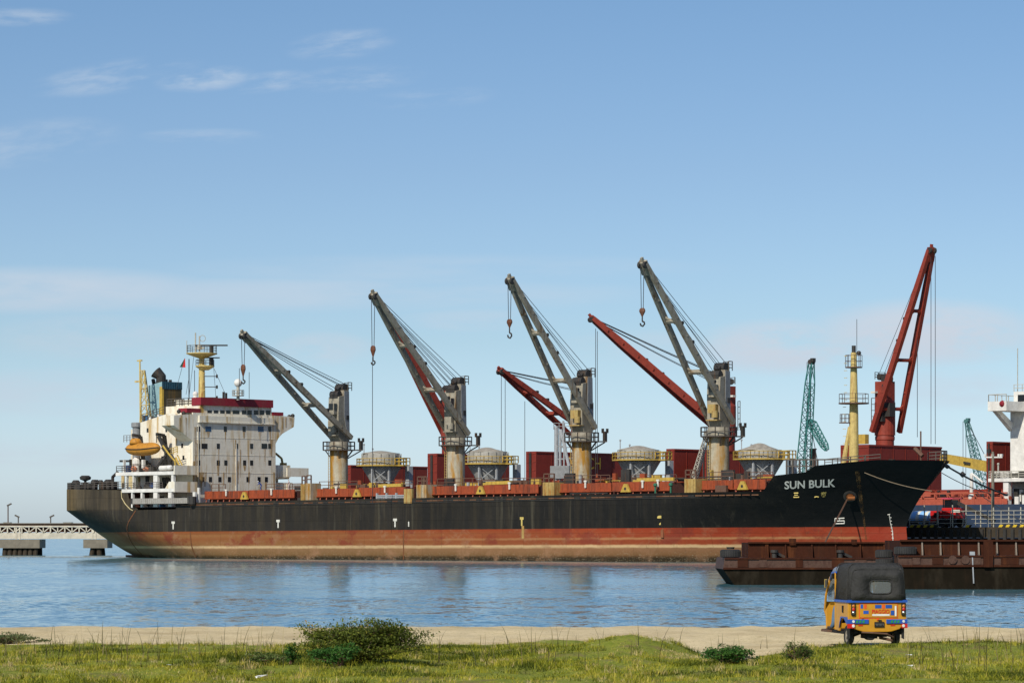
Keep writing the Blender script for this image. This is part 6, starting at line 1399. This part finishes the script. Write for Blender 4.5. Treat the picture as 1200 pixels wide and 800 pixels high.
# rear wall of the hood with a window hole
back = rows_[0]; hole = [(x, -.045, 1.31 + z_) for x, z_ in [(.27 * math.copysign(abs(math.cos(a)) ** .45, math.cos(a)), .145 * math.copysign(abs(math.sin(a)) ** .45, math.sin(a))) for a in [2 * math.pi * i / 32 for i in range(32)]]]
hole = [(x + .06, y, z_) for x, y, z_ in hole]
cx, czz = .06, 1.31
def ring_pt(a):   # where a ray from the window centre meets the outline of the back
    best = None; dx_, dz_ = math.cos(a), math.sin(a); Q = [(p[0], p[2]) for p in back]; 
    for (x0, z0), (x1, z1) in zip(Q, Q[1:] + Q[:1]):
        ex, ez = x1 - x0, z1 - z0; den = dx_ * ez - dz_ * ex
        if abs(den) < 1e-9: continue
        tt_ = ((x0 - cx) * ez - (z0 - czz) * ex) / den; u_ = ((x0 - cx) * dz_ - (z0 - czz) * dx_) / den
        if tt_ > 0 and -1e-6 <= u_ <= 1 + 1e-6: best = tt_ if best is None else min(best, tt_)
    return (cx + dx_ * best, -.04, czz + dz_ * best)
NA = 64; b0 = len(m.v); outer = [ring_pt(2 * math.pi * i / NA) for i in range(NA)]
inner = [(cx + .27 * math.copysign(abs(math.cos(a)) ** .45, math.cos(a)), -.05, czz + .145 * math.copysign(abs(math.sin(a)) ** .45, math.sin(a))) for a in [2 * math.pi * i / NA for i in range(NA)]]
m.v += outer + inner
for i in range(NA): m.f.append((b0 + i, b0 + (i + 1) % NA, b0 + NA + (i + 1) % NA, b0 + NA + i)); m.m.append(0)
hood = m.build('hood', T_['k'], tuk, smooth=True, auto=50)
sol = hood.modifiers.new('thick', 'SOLIDIFY'); sol.thickness = .02; sol.offset = 0
m = MB(); m.tube([(p[0], p[1] - .012, p[2]) for p in inner[::2]] + [(inner[0][0], inner[0][1] - .012, inner[0][2])], .014, 6); m.build('window_piping', T_['k'], hood)
gm_, tt, bb = newmat('cloudy_plastic_window', .15, spec=.6); bb.inputs['Base Color'].default_value = (.22, .24, .24, 1); bb.inputs['Alpha'].default_value = .5
m = MB(); m.add(inner, [tuple(range(NA))]); m.build('rear_window', gm_, hood)
m = MB()
for y in (.12, 1.13):
    P = rr(.725, .80, 1.02, .16) ; P = [(.735, 1.02)] + P + [(-.735, 1.02)]; m.tube([(x * (1 - .09 * (z_ - 1.02)), y, z_) for x, z_ in P], .012, 5)
m.build('hood_seam', T_['k'], hood)
# front roof over the driver
m = MB(); rows_ = []
for (y, w, h, rad) in ((1.10, .69, .76, .15), (1.6, .66, .72, .15), (2.0, .58, .62, .14), (2.12, .54, .52, .12)):
    P = rr(w, h, 1.02, rad); rows_.append([(x, y, z_) for x, z_ in P])
n = len(rows_[0])
for r_ in rows_: m.v += r_
for i in range(3):
    for k in range(n - 1): m.f.append((i * n + k, i * n + k + 1, (i + 1) * n + k + 1, (i + 1) * n + k)); m.m.append(0)
o = m.build('front_roof', plain('grey_blue_canvas', (.16, .19, .24), .7), tuk, smooth=True, auto=50); sol = o.modifiers.new('thick', 'SOLIDIFY'); sol.thickness = .02
m = MB(); m.tube([(-.70, 1.1, 1.62), (-.66, 1.6, 1.60), (-.57, 2.1, 1.45)], .022, 6); m.build('roof_trim', T_['bl'], tuk)
m = MB(); m.prism([(.69, 1.15, .36), (.69, 1.15, 1.62), (.64, 1.65, 1.60), (.60, 2.2, 1.2), (.60, 2.3, .36)], (.015, 0, 0)); m.build('added_dark_panel', T_['k'], tuk)  # dark panel added on the right side so the open cabin reads as dark
m = MB(); m.box2((-.62, 1.16, .5), (.66, 1.19, .98)); m.build('partition', T_['dk'], tuk)
# windscreen frame, front body
m = MB(); m.tube([(-.55, 2.12, 1.50), (-.62, 2.28, 1.1), (-.60, 2.45, .75), (-.46, 2.4, .32)], .03, 6); m.tube([(.55, 2.12, 1.50), (.62, 2.28, 1.1), (.60, 2.45, .75), (.46, 2.4, .32)], .03, 6); m.tube([(-.70, 1.15, 1.62), (-.71, 1.12, 1.0), (-.70, 1.15, .36)], .025, 6)
m.build('door_frame', T_['y'], tuk)
m = MB(); m.prism([(-.58, 2.38, .34), (.58, 2.38, .34), (.6, 2.42, .95), (-.6, 2.42, .95)], (0, .06, 0)); m.prism([(-.58, 2.44, .34), (.58, 2.44, .34), (.35, 2.7, .4), (-.35, 2.7, .4)], (0, 0, .5)); m.build('front_cowl', T_['y'], tuk, bevel=.02)
m = MB(); m.box2((-.56, 2.3, .98), (.56, 2.32, 1.46)); m.build('windscreen', gm_, tuk)
m = MB(); m.box2((-.68, .6, .28), (.68, 2.45, .34)); m.build('floor', T_['dk'], tuk)
# rear body
poly = [(-W2, .98), (W2, .98), (W2 + .005, .62), (W2 - .015, .50), (W2 - .10, .46), (W2 - .16, .40), (W2 - .36, .345), (.25, .335), (-.25, .335), (-W2 + .36, .345), (-W2 + .16, .40), (-W2 + .10, .46), (-W2 + .015, .50), (-W2 - .005, .62)]
m = MB(); m.prism([(x, 0, z_) for x, z_ in poly], (0, .06, 0)); body = m.build('body', T_['y'], tuk, bevel=.018)
for sg in (-1, 1):
    pts_ = [(.06, .98), (1.12, .98), (1.12, .36), (.78, .34), (.70, .52), (.52, .62), (.34, .62), (.18, .52), (.06, .48)]
    m = MB(); m.prism([(sg * W2, y, z_) for y, z_ in pts_], (-sg * .05, 0, 0)); m.build('side_panel', T_['y'], tuk, bevel=.012)
    m = MB(); m.prism([(sg * (W2 + .004), y, z_) for y, z_ in ((.04, .66), (.62, .66), (.76, .40), (.70, .53), (.52, .635), (.34, .635), (.16, .535), (.06, .50))], (sg * .012, 0, 0)); m.build('blue_flash', T_['bl'], tuk)
    m = MB(); m.prism([(sg * (W2 + .003), y, z_) for y, z_ in ((.38, .90), (.52, .90), (.52, .76), (.40, .74))], (sg * .008, 0, 0)); m.build('side_vent', T_['dk'], tuk)
m = MB(); m.box2((-.74, -.045, .975), (.74, .03, 1.03)); m.beam((-.73, 0, 1.0), (-.73, 1.12, 1.0), .04, .05); m.beam((.73, 0, 1.0), (.73, 1.12, 1.0), .04, .05); m.build('blue_waist_trim', T_['bl'], tuk)
def plate(x0, x1, z0, z1, mat, name='sticker', d=.008, y=0, bev=0):
    mb = MB(); mb.box2((x0, y - d, z0), (x1, y - .001, z1)); return mb.build(name, mat, tuk, bevel=bev)
# tailgate
plate(-.455, .515, .63, .96, T_['or'], 'tailgate_frame', .006)
m = MB(); m.box2((-.435, -.018, .65), (.495, -.0065, .94)); m.build('tailgate', T_['y'], tuk, bevel=.006)
Yt = -.019
for x0, x1, z0, z1, c_ in ((-.42, -.36, .85, .935, 'bl'), (-.33, -.27, .84, .935, 'or'), (-.06, .10, .85, .925, 'bl'), (.12, .18, .84, .93, 'or'), (.20, .36, .85, .925, 'bl'), (.62, .0, .0, .0, None), (-.35, -.22, .73, .80, 'bl'), (.43, .47, .68, .90, 'w'), (.33, .42, .70, .80, 'bl'), (-.13, .30, .685, .725, 'w'), (-.40, -.34, .635, .66, 'or'), (-.02, .03, .59, .63, 'or'), (.32, .38, .60, .63, 'or'), (-.30, -.22, .60, .62, 'or')):
    if c_: plate(x0, x1, z0, z1, T_[c_], 'sticker', .005, Yt + .0)
vs_, fs = text_tris('PIAGGIO', 1, .018); x0_ = min(p_[0] for p_ in vs_); x1_ = max(p_[0] for p_ in vs_); y1_ = max(p_[1] for p_ in vs_)
m = MB(); m.add([(-.135 + .43 * (p_[0] - x0_) / (x1_ - x0_), Yt - .006, .738 + .085 * p_[1] / y1_) for p_ in vs_], fs); m.build('maker_lettering', T_['r'], tuk)
for sg, xx in ((-1, -.60), (1, .645)):
    m = MB(); m.box2((xx - .055, -.05, .69), (xx + .055, .0, .965)); lm = m.build('tail_light', T_['dk'], tuk, bevel=.03)
    for z_, c_ in ((.90, 'am'), (.83, 'r'), (.755, 'ch')):
        m = MB(); m.lathe((xx, -.052, z_), [(.036, 0), (.01, .012)], 14, Matrix.Rotation(R(90), 3, 'X')); m.build('lens', T_[c_], lm)
    m = MB(); x0, x1 = (-.745, -.22) if sg < 0 else (.22, .745); m.box2((x0, -.035, .515), (x1, -.002, .61)); bp_ = m.build('bumper_plate', T_['bl'], tuk, bevel=.012)
    for k in range(3): m = MB(); cx_ = (x0 + x1) / 2 + (k - 1) * .08 + .05 * -sg; m.prism([(cx_ - .03, -.037, .535), (cx_ + .02, -.037, .535), (cx_ + .035, -.037, .59), (cx_ - .015, -.037, .59)], (0, -.004, 0)); m.build('sticker', T_['gr'], bp_)
    m = MB(); m.lathe((xx + .07 * -0, -.036, .565), [(.032, 0), (.028, .018)], 14, Matrix.Rotation(R(90), 3, 'X')); m.build('marker_lamp', T_['w'], bp_)
    m = MB(); x0, x1 = (-.745, -.56) if sg < 0 else (.60, .745); m.box2((x0, -.03, .42), (x1, -.002, .513)); cn = m.build('corner_reflector', T_['r'], tuk)
    m = MB(); m.lathe((xx - .0, -.031, .468), [(.036, 0), (.03, .012)], 14, Matrix.Rotation(R(90), 3, 'X')); m.build('marker_lamp', T_['w'], cn)
    m = MB(); m.box2(((-.47 if sg < 0 else .33), -.012, .47), ((-.36 if sg < 0 else .44), -.001, .495)); m.build('sticker', T_['r'], tuk)
# number plate
m = MB(); m.box2((-.075, -.028, .44), (.17, -.012, .555)); np_ = m.build('number_plate', T_['dk'], tuk, bevel=.004); m = MB(); m.box2((.02, -.034, .575), (.10, -.01, .60)); m.build('plate_lamp', T_['dk'], np_)
m = MB()
for k in range(8): x = -.055 + k * .027; m.box2((x, -.0295, .475 if k % 3 else .50), (x + .014, -.028, .52))
m.build('plate_characters', plain('faded_plate_paint', (.12, .12, .11)), np_)
# wheels, axle, engine, silencer
for sg in (-1, 1):
    m = MB(); c = (sg * .585, .44, .235); prof_ = [(.13, -.05), (.19, -.062), (.225, -.05), (.235, -.02), (.235, .02), (.225, .05), (.19, .062), (.13, .05)]
    m.lathe(c, prof_, 32, Matrix.Rotation(R(90), 3, 'Y'), cap=False); wh = m.build('wheel', M['black'], tuk, smooth=True, auto=40)
    m = MB(); m.lathe(c, [(.13, -.045), (.12, -.03), (.05, -.035), (.04, -.06), (.001, -.06)] if sg < 0 else [(.13, .045), (.12, .03), (.05, .035), (.04, .06), (.001, .06)], 20, Matrix.Rotation(R(90), 3, 'Y'), cap=False); m.lathe(c, [(.128, -.04), (.128, .04)], 20, Matrix.Rotation(R(90), 3, 'Y')); m.build('rim', plain('dusty_rim', (.28, .25, .2), .6), wh)
    m = MB(); m.box2((sg * .47, .2, .27), (sg * .69, .21, .46)); m.tube([(sg * .5, .44, .24), (sg * .2, .6, .32)], .04, 8); m.box2((sg * .44, .1, .30), (sg * .52, .8, .5)); m.build('suspension_arm', T_['dk'], tuk)
    m = MB(); m.prism([(sg * .64, .12, .2), (sg * .71, .12, .17), (sg * .71, .12, .44), (sg * .64, .12, .46)], (0, .012, 0)); m.build('mudflap', M['black'], tuk)
m = MB(); c = (0, 2.3, .235); m.lathe(c, [(.13, -.05), (.19, -.062), (.225, -.05), (.235, 0), (.225, .05), (.19, .062), (.13, .05)], 32, Matrix.Rotation(R(90), 3, 'Y'), cap=False); m.lathe(c, [(.12, -.04), (.12, .04)], 20, Matrix.Rotation(R(90), 3, 'Y')); m.build('wheel', M['black'], tuk)
m = MB(); m.box2((-.42, .1, .30), (.42, .9, .5)); m.box2((-.25, .15, .19), (.05, .55, .32)); m.lathe((-.12, .1, .27), [(.12, 0), (.12, .3)], 14, Matrix.Rotation(R(-90), 3, 'X')); m.box2((.1, .2, .22), (.3, .5, .33)); m.build('engine', T_['dk'], tuk)
m = MB(); m.tube([(-.38, .02, .33), (-.1, 0, .315), (.25, .02, .29), (.42, .1, .22), (.5, .3, .16)], .022, 7); m.tube([(.15, .3, .2), (.3, .1, .17), (.36, -.02, .15)], .03, 8); m.build('exhaust_pipe', M['railred'], tuk)
# inside: passenger seat, partition, driver seat, handlebar
m = MB(); m.box2((-.6, .12, .5), (.6, .6, .72)); m.box2((-.6, .08, .72), (.6, .2, 1.08)); m.build('passenger_seat', plain('brown_vinyl', (.06, .03, .02), .5), tuk, bevel=.03)
m = MB(); m.box2((-.22, 1.35, .5), (.22, 1.7, .68)); m.box2((-.22, 1.3, .7), (.22, 1.38, 1.0)); m.build('driver_seat', plain('black_vinyl', (.02, .02, .02), .5), tuk, bevel=.03)
m = MB(); m.tube([(-.34, 2.0, .98), (-.1, 2.12, .98), (.1, 2.12, .98), (.34, 2.0, .98)], .017, 7); m.tube([(0, 2.14, .98), (0, 2.3, .4)], .03, 7); m.build('handlebar', T_['dk'], tuk)
m = MB(); m.beam((-.60, 2.2, 1.34), (-.66, 2.12, 1.38), .02); c = Vector((-.68, 2.1, 1.36)); m.box(c, (.07, .035, .19)); mr = m.build('wing_mirror', plain('amber_mirror_back', (.35, .25, .06), .4), tuk, bevel=.012); m = MB(); m.box(c + Vector((0, -.02, 0)), (.05, .006, .16)); m.build('mirror_glass', T_['ch'], mr)
m = MB(); m.box2((-.80, 1.55, .29), (-.6, 2.1, .34)); m.build('side_step', M['railred'], tuk)
# driver, seated, knees out at the left
driver = thing('person', 'driver in blue jeans sitting inside the auto rickshaw, one knee at the open side', 'person', (tx, TY, tz - .02), 'L', rotz=R(8.5)); driver.scale = (.90, 1, 1)
V_ = [(-.04, 1.5, .78), (-.04, 1.47, .98), (-.04, 1.47, 1.18), (-.04, 1.5, 1.32), (-.04, 1.53, 1.38),
      (-.20, 1.52, 1.2), (-.34, 1.62, 1.02), (-.32, 1.93, .98), (.12, 1.52, 1.2), (.28, 1.64, 1.02), (.28, 1.93, .98)]
skin('torso', V_, [(0, 1), (1, 2), (2, 3), (3, 4), (2, 5), (5, 6), (6, 7), (2, 8), (8, 9), (9, 10)], [.15, .14, .16, .065, .05, .065, .05, .035, .065, .05, .035], plain('dark_shirt', (.05, .04, .04)), driver)
V_ = [(-.04, 1.5, .76), (-.16, 1.52, .76), (-.50, 1.82, .86), (-.55, 1.86, .45), (-.58, 1.95, .38), (.08, 1.52, .76), (.28, 1.95, .80), (.25, 2.0, .44), (.25, 2.12, .38)]
skin('jeans', V_, [(0, 1), (1, 2), (2, 3), (3, 4), (0, 5), (5, 6), (6, 7), (7, 8)], [.15, .12, .085, .06, .05, .12, .085, .06, .05], plain('blue_jeans', (.10, .17, .26), .8), driver)
m = MB(); hd = Vector((-.04, 1.55, 1.48)); ellipsoid(m, hd, (.078, .092, .115)); m.box(hd + Vector((0, .095, -.01)), (.03, .04, .045))
for sg in (-1, 1): m.box(hd + Vector((sg * .08, 0, 0)), (.015, .035, .06)); m.sphere(hd + Vector((sg * .032, .082, .015)), .012, 6)
m.box(hd + Vector((0, .088, -.05)), (.045, .01, .01)); m.build('head', skinm, driver, smooth=True)
m = MB(); ellipsoid(m, hd + Vector((0, -.015, .03)), (.086, .095, .1)); m.build('hair', plain('black_hair', (.01, .009, .008)), driver, smooth=True)
for sg, wx in ((-1, -.32), (1, .28)):
    w0 = Vector((wx, 1.95, .98)); m = MB(); m.box(w0 + Vector((0, .04, 0)), (.075, .09, .035))
    for k in range(4): x = wx - .03 + .02 * k; L_ = .055 + .008 * (k in (1, 2)); m.tube([(x, 2.03, .985), (x, 2.03 + L_ * .6, .99), (x, 2.03 + L_ * .8, .955), (x, 2.02, .95)], .0095, 6)
    m.tube([(wx - sg * .035, 1.96, .97), (wx - sg * .055, 2.0, .955), (wx - sg * .04, 2.03, .95)], .011, 6); m.build('hand', skinm, driver)
for x, y in ((-.6, 2.0), (.25, 2.16)): m = MB(); m.box((x, y, .375), (.09, .24, .06)); m.build('shoe', M['dark'], driver, bevel=.02)

# ------------------------------------------------------------------ grass, tall stalks, shrubs, litter
rng = np.random.default_rng(7)
def leafmat(name, cols, rough=.6, trans=.25):
    m, t, b = newmat(name, rough, spec=.2)
    oi = N(t, 'ShaderNodeAttribute'); oi.attribute_name = 'tone'
    r = N(t, 'ShaderNodeValToRGB'); e = r.color_ramp.elements
    while len(e) < len(cols): e.new(.5)
    for i, (p_, c_) in enumerate(cols): e[i].position = p_; e[i].color = (*c_, 1)
    t.links.new(oi.outputs['Fac'], r.inputs[0]); t.links.new(r.outputs[0], b.inputs['Base Color'])
    tr = N(t, 'ShaderNodeBsdfTranslucent'); t.links.new(r.outputs[0], tr.inputs[0]); mx = N(t, 'ShaderNodeMixShader'); mx.inputs[0].default_value = trans
    t.links.new(b.outputs[0], mx.inputs[1]); t.links.new(tr.outputs[0], mx.inputs[2]); t.links.new(mx.outputs[0], t.nodes['Material Output'].inputs[0])
    return m
grassm = leafmat('grass_blades', [(0, (.06, .08, .006)), (.22, (.16, .18, .012)), (.48, (.34, .33, .022)), (.70, (.48, .41, .05)), (.86, (.52, .40, .11)), (1, (.58, .46, .22))])
def blades(P, h, w, lean, tone, name, mat, seg=2):
    """P n×3 roots; curved tapering blades as quads + tip"""
    n = len(P); az_ = rng.uniform(0, 2 * np.pi, n); face = az_ + rng.normal(0, .6, n)
    d = np.stack([np.cos(az_), np.sin(az_), np.zeros(n)], 1); s = np.stack([-np.sin(face), np.cos(face), np.zeros(n)], 1)
    rows_ = []
    for k in range(seg + 1):
        f = k / seg; c = P + d * (lean * h * f ** 2)[:, None] + np.array([0, 0, 1]) * (h * f * (1 - .25 * lean * f))[:, None]; ww = w * (1 - .8 * f)
        rows_ += [c - s * ww[:, None] / 2, c + s * ww[:, None] / 2]
    V_ = np.stack(rows_, 1).reshape(-1, 3); k2 = 2 * (seg + 1); base_ = np.arange(n)[:, None] * k2
    Fq = np.concatenate([base_ + np.array([2 * k, 2 * k + 1, 2 * k + 3, 2 * k + 2]) for k in range(seg)], 1).reshape(-1, 4)
    me = bpy.data.meshes.new(name); me.vertices.add(len(V_)); me.vertices.foreach_set('co', V_.ravel().astype(np.float32))
    me.loops.add(Fq.size); me.loops.foreach_set('vertex_index', Fq.ravel().astype(np.int32)); me.polygons.add(len(Fq)); me.polygons.foreach_set('loop_start', np.arange(0, Fq.size, 4, dtype=np.int32)); me.update(calc_edges=True)
    a = me.attributes.new('tone', 'FLOAT', 'POINT'); a.data.foreach_set('value', np.repeat(tone, k2).astype(np.float32))
    me.materials.append(mat); o = bpy.data.objects.new(name, me); COL.objects.link(o); return o
# sample grid values for speed
gx = np.linspace(-20, 20, 401); gy = np.linspace(41, 80, 391)
GZ = np.array([[ground_z(x, y) for x in gx] for y in gy]); GW = np.array([[grass_w(x, y) for x in gx] for y in gy])
TN = np.array([[mnoise.noise((x * .35, y * .22, 5.5)) + .6 * mnoise.noise((x * 1.3, y * .9, 2.5)) for x in gx] for y in gy])
BN = np.array([[mnoise.noise((x * .5, y * .45, 25.5)) + .5 * mnoise.noise((x * 2.1, y * 1.1, 22.5)) for x in gx] for y in gy])
def samp(A, x, y):
    fx = np.clip((x + 20) / .1, 0, 399.99); fy = np.clip((y - 41) / .1, 0, 389.99); ix = fx.astype(int); iy = fy.astype(int); ax = fx - ix; ay = fy - iy
    return A[iy, ix] * (1 - ax) * (1 - ay) + A[iy, ix + 1] * ax * (1 - ay) + A[iy + 1, ix] * (1 - ax) * ay + A[iy + 1, ix + 1] * ax * ay
def scatter(n, y0=42.5, y1=78):
    y = y0 + (y1 - y0) * rng.uniform(0, 1, n) ** 1.15; x = rng.uniform(-1, 1, n) * (y * 600 / F * 1.12 + 1.2); return x, y
x, y = scatter(420000, 41.5); g = samp(GW, x, y); tn = samp(TN, x, y)
kill = (x - 7.85) ** 2 + ((y - 67.6) / 1.6) ** 2 < .75
bare = samp(BN, x, y); keep = (rng.uniform(0, 1, len(x)) < g * np.clip(1.0 - 2.4 * np.clip(bare - .12, 0, 1), .12, 1)) & ~kill; x, y, tn = x[keep], y[keep], tn[keep]
h = rng.gamma(3, .0075, len(x)) * (1 + 1.1 * np.clip(tn, -.4, 1)) + .010; 
yb = np.clip((y - 52) / 12, 0, 1); h *= 1 + 1.2 * np.clip(samp(BN, x, y) * -1, -.3, .6); h *= (.75 + .7 * np.exp(-((y - 56) / 5) ** 2))
tone = np.clip(.42 - .85 * tn + rng.normal(0, .13, len(x)) + .12 * (rng.uniform(0, 1, len(x)) < .12) * 3, 0, 1)
gr = blades(np.stack([x, y, samp(GZ, x, y) - .01], 1), h, rng.uniform(.006, .013, len(x)) * (1 + y / 120), rng.uniform(.2, 1.1, len(x)), tone, 'grass', grassm)
gr['kind'] = 'stuff'
# tufts of longer grass
cx_, cy_ = scatter(1900, 46, 73); ok = samp(GW, cx_, cy_) > .6; cx_, cy_ = cx_[ok], cy_[ok]; rep = rng.integers(14, 36, len(cx_))
X_ = np.repeat(cx_, rep) + rng.normal(0, .06, rep.sum()); Y_ = np.repeat(cy_, rep) + rng.normal(0, .06, rep.sum()); hh_ = np.repeat(rng.uniform(.05, .15, len(cx_)), rep) * rng.uniform(.6, 1.2, rep.sum())
kill = (X_ - 7.85) ** 2 + ((Y_ - 67.6) / 1.6) ** 2 < .9; X_, Y_, hh_ = X_[~kill], Y_[~kill], hh_[~kill]
gr2 = blades(np.stack([X_, Y_, samp(GZ, X_, Y_) - .01], 1), hh_, np.full(len(X_), .012), rng.uniform(.2, .9, len(X_)), np.clip(np.repeat(rng.normal(.45, .3, len(cx_)), rep)[~kill] + rng.normal(0, .12, len(X_)), 0, 1), 'grass_tuft', grassm, 3); gr2['kind'] = 'stuff'
# thin dry stalks sticking up against the sand and water
zones = [(50, 190, 110), (200, 320, 60), (330, 520, 40), (500, 700, 70), (700, 960, 40), (1060, 1200, 110), (0, 60, 20)]
P_, H_, T2 = [], [], []
for a, b_, n in zones:
    for _ in range(int(n * .8)):
        Yq = rng.uniform(52, 68); px = rng.uniform(a, b_); xq = (px - 600) * Yq / F; P_.append((xq, Yq, float(samp(GZ, np.array([xq]), np.array([Yq]))[0]) - .01)); H_.append(rng.uniform(.2, .62) * (1.25 if rng.uniform() < .2 else 1)); T2.append(rng.uniform(.0, .95))
stm = leafmat('dry_stalks', [(0, (.04, .045, .015)), (.55, (.10, .08, .03)), (1, (.36, .29, .14))], trans=.1)
st = blades(np.array(P_), np.array(H_), np.full(len(P_), .017), rng.uniform(.05, .45, len(P_)), np.array(T2), 'dry_stalks', stm, 4); st['kind'] = 'stuff'

def shrub(label, c, w, h, dpt, nleaf, cols, seed, leaf=.028, stems=16, lean=0.0, name='shrub', low=0.0, clumps=26):
    r_ = np.random.default_rng(seed); t = thing(name, label, 'shrub', c, 'W')
    C = np.array(c); m = MB(); tips = []
    for i in range(stems):
        a = r_.uniform(0, 2 * np.pi); rad = r_.uniform(.25, 1) ** .7; ex = np.cos(a) * rad * w / 2 + lean * r_.uniform(0, 1); ey = np.sin(a) * rad * dpt / 2; ez = h * np.sqrt(max(.05, 1 - (rad * .92) ** 2)) * r_.uniform(.7, 1.05)
        p0 = C + np.array([r_.normal(0, w * .05), r_.normal(0, dpt * .05), -.03]); p2 = C + np.array([ex, ey, ez]); p1 = (p0 + p2) / 2 + np.array([ex * -.15, 0, ez * .15])
        m.tube([tuple(p0), tuple(p1), tuple(p2)], [.012 + h * .008, .008 + h * .004, .004], 5); tips += [(p1, .7), (p2, 1.0)]
        for k in range(3):
            q = p1 + (p2 - p1) * r_.uniform(0, 1); e_ = q + np.array([r_.normal(0, w * .1), r_.normal(0, dpt * .1), abs(r_.normal(0, h * .14))]); m.tube([tuple(q), tuple(e_)], [.006, .003], 4); tips.append((e_, .8))
    m.build('stem', M['railred'], t)
    # leaves in clumps round the twigs
    n = nleaf; idx = r_.integers(0, len(tips), n); ctr = np.array([tips[i][0] for i in idx]); sg = np.array([tips[i][1] for i in idx])
    spread = np.array([w, dpt, h]) * .058; clt = r_.normal(0, .16, len(tips))[idx]
    P = ctr + r_.normal(0, 1, (n, 3)) * spread * (1.35 - .4 * sg)[:, None]; P[:, 2] = np.maximum(P[:, 2], C[2] + .01 + low)
    nrm = r_.normal(0, 1, (n, 3)) + np.array([0, -.3, .6]); nrm /= np.linalg.norm(nrm, axis=1)[:, None]; tx_ = np.cross(nrm, r_.normal(0, 1, (n, 3))); tx_ /= np.linalg.norm(tx_, axis=1)[:, None]; ty_ = np.cross(nrm, tx_)
    L_ = leaf * r_.uniform(.6, 1.4, n); 
    V_ = np.stack([P - tx_ * L_[:, None], P - ty_ * L_[:, None] * .42, P + tx_ * L_[:, None], P + ty_ * L_[:, None] * .42], 1).reshape(-1, 3)
    V_ -= C; Fq = np.arange(4 * n).reshape(-1, 4); me = bpy.data.meshes.new('foliage'); me.from_pydata(V_.tolist(), [], Fq.tolist())
    tone = np.clip(.45 + clt + r_.normal(0, .15, n), 0, 1); a = me.attributes.new('tone', 'FLOAT', 'POINT'); a.data.foreach_set('value', np.repeat(tone, 4).astype(np.float32))
    me.materials.append(leafmat('shrub_leaves', cols)); o = bpy.data.objects.new('foliage', me); COL.objects.link(o); o.parent = t
    return t
def gp(px, py_guess, Y): x_ = (px - 600) * Y / F; return (x_, Y, ground_z(x_, Y))
dkg = [(0, (.03, .045, .008)), (.35, (.075, .10, .013)), (.65, (.15, .18, .02)), (.85, (.22, .20, .03)), (1, (.28, .17, .05))]
brg = [(0, (.02, .07, .012)), (.4, (.04, .12, .018)), (.75, (.08, .18, .03)), (1, (.16, .24, .05))]
shrub('large dark green thorny bush with reddish twig tips, left of the middle of the grass', gp(424, 0, 53.5), 2.05, .70, 1.3, 24000, dkg, 1, .025, 60)
shrub('bright green leafy plant growing at the foot of the large dark bush', gp(397, 0, 52.4), .95, .34, .6, 3200, brg, 2, .022, 16)
shrub('small round green bush standing left of the large dark bush', gp(341, 0, 53.5), .40, .34, .35, 1500, brg, 3, .02, 10)
shrub('low sprawling pale green weeds left of the small round bush', gp(312, 0, 53.0), .60, .20, .4, 1300, [(0, (.04, .08, .02)), (.5, (.12, .17, .04)), (1, (.30, .28, .12))], 4, .022, 10)
shrub('low wide bright green bush on the grass, left of the small upright one', gp(856, 0, 53.5), .98, .33, .6, 3800, brg, 5, .022, 20)
shrub('small upright feathery green bush below and left of the auto rickshaw', gp(935, 0, 54), .62, .42, .45, 1900, [(0, (.03, .06, .012)), (.5, (.07, .11, .02)), (1, (.16, .19, .05))], 6, .018, 16)
shrub('scrubby green creeper patch at the far left edge of the sand', gp(14, 0, 75), 1.7, .24, 1.4, 2600, [(0, (.05, .07, .03)), (.5, (.11, .14, .05)), (1, (.22, .22, .10))], 8, .03, 14)
lit = plain('white_litter', (.75, .75, .72), .7)
for px, Y, w, lab in ((305, 48.7, .13, 'crumpled white litter in the front grass, left of the large bush'), (407, 50.6, .0, None), (1022 + 45, 60, .10, 'small white scrap on the grass right of the auto rickshaw'), (1066, 52.5, .07, 'tiny white scrap low on the grass below the auto rickshaw'), (1031, 58, .09, 'white scrap on the grass just below the auto rickshaw'), (200, 51, .07, 'small white scrap on the grass at the left')):
    if w:
        c = gp(px, 0, Y); m = MB(); random.seed(px); P = [(c[0] + random.uniform(-w, w), c[1] + random.uniform(-w, w) * .6, c[2] + .04 + random.uniform(.0, w * .5)) for _ in range(7)]
        m.add(P, [(0, 1, 2), (1, 3, 2), (2, 3, 4), (4, 5, 1), (0, 5, 6), (2, 6, 3)]); o = m.build('litter', lit, None, base=c); tag(o, lab, 'litter')
c = gp(875, 0, 60.5); m = MB(); m.lathe((c[0], c[1], c[2] - .03), [(.09, 0), (.10, .05), (.06, .10), (.01, .12)], 9, wob=lambda a, j: .15 * math.sin(3 * a + j)); o = m.build('stone', M['conc'], None, base=c); tag(o, 'small grey stone on the bare sand between the two right bushes', 'stone')
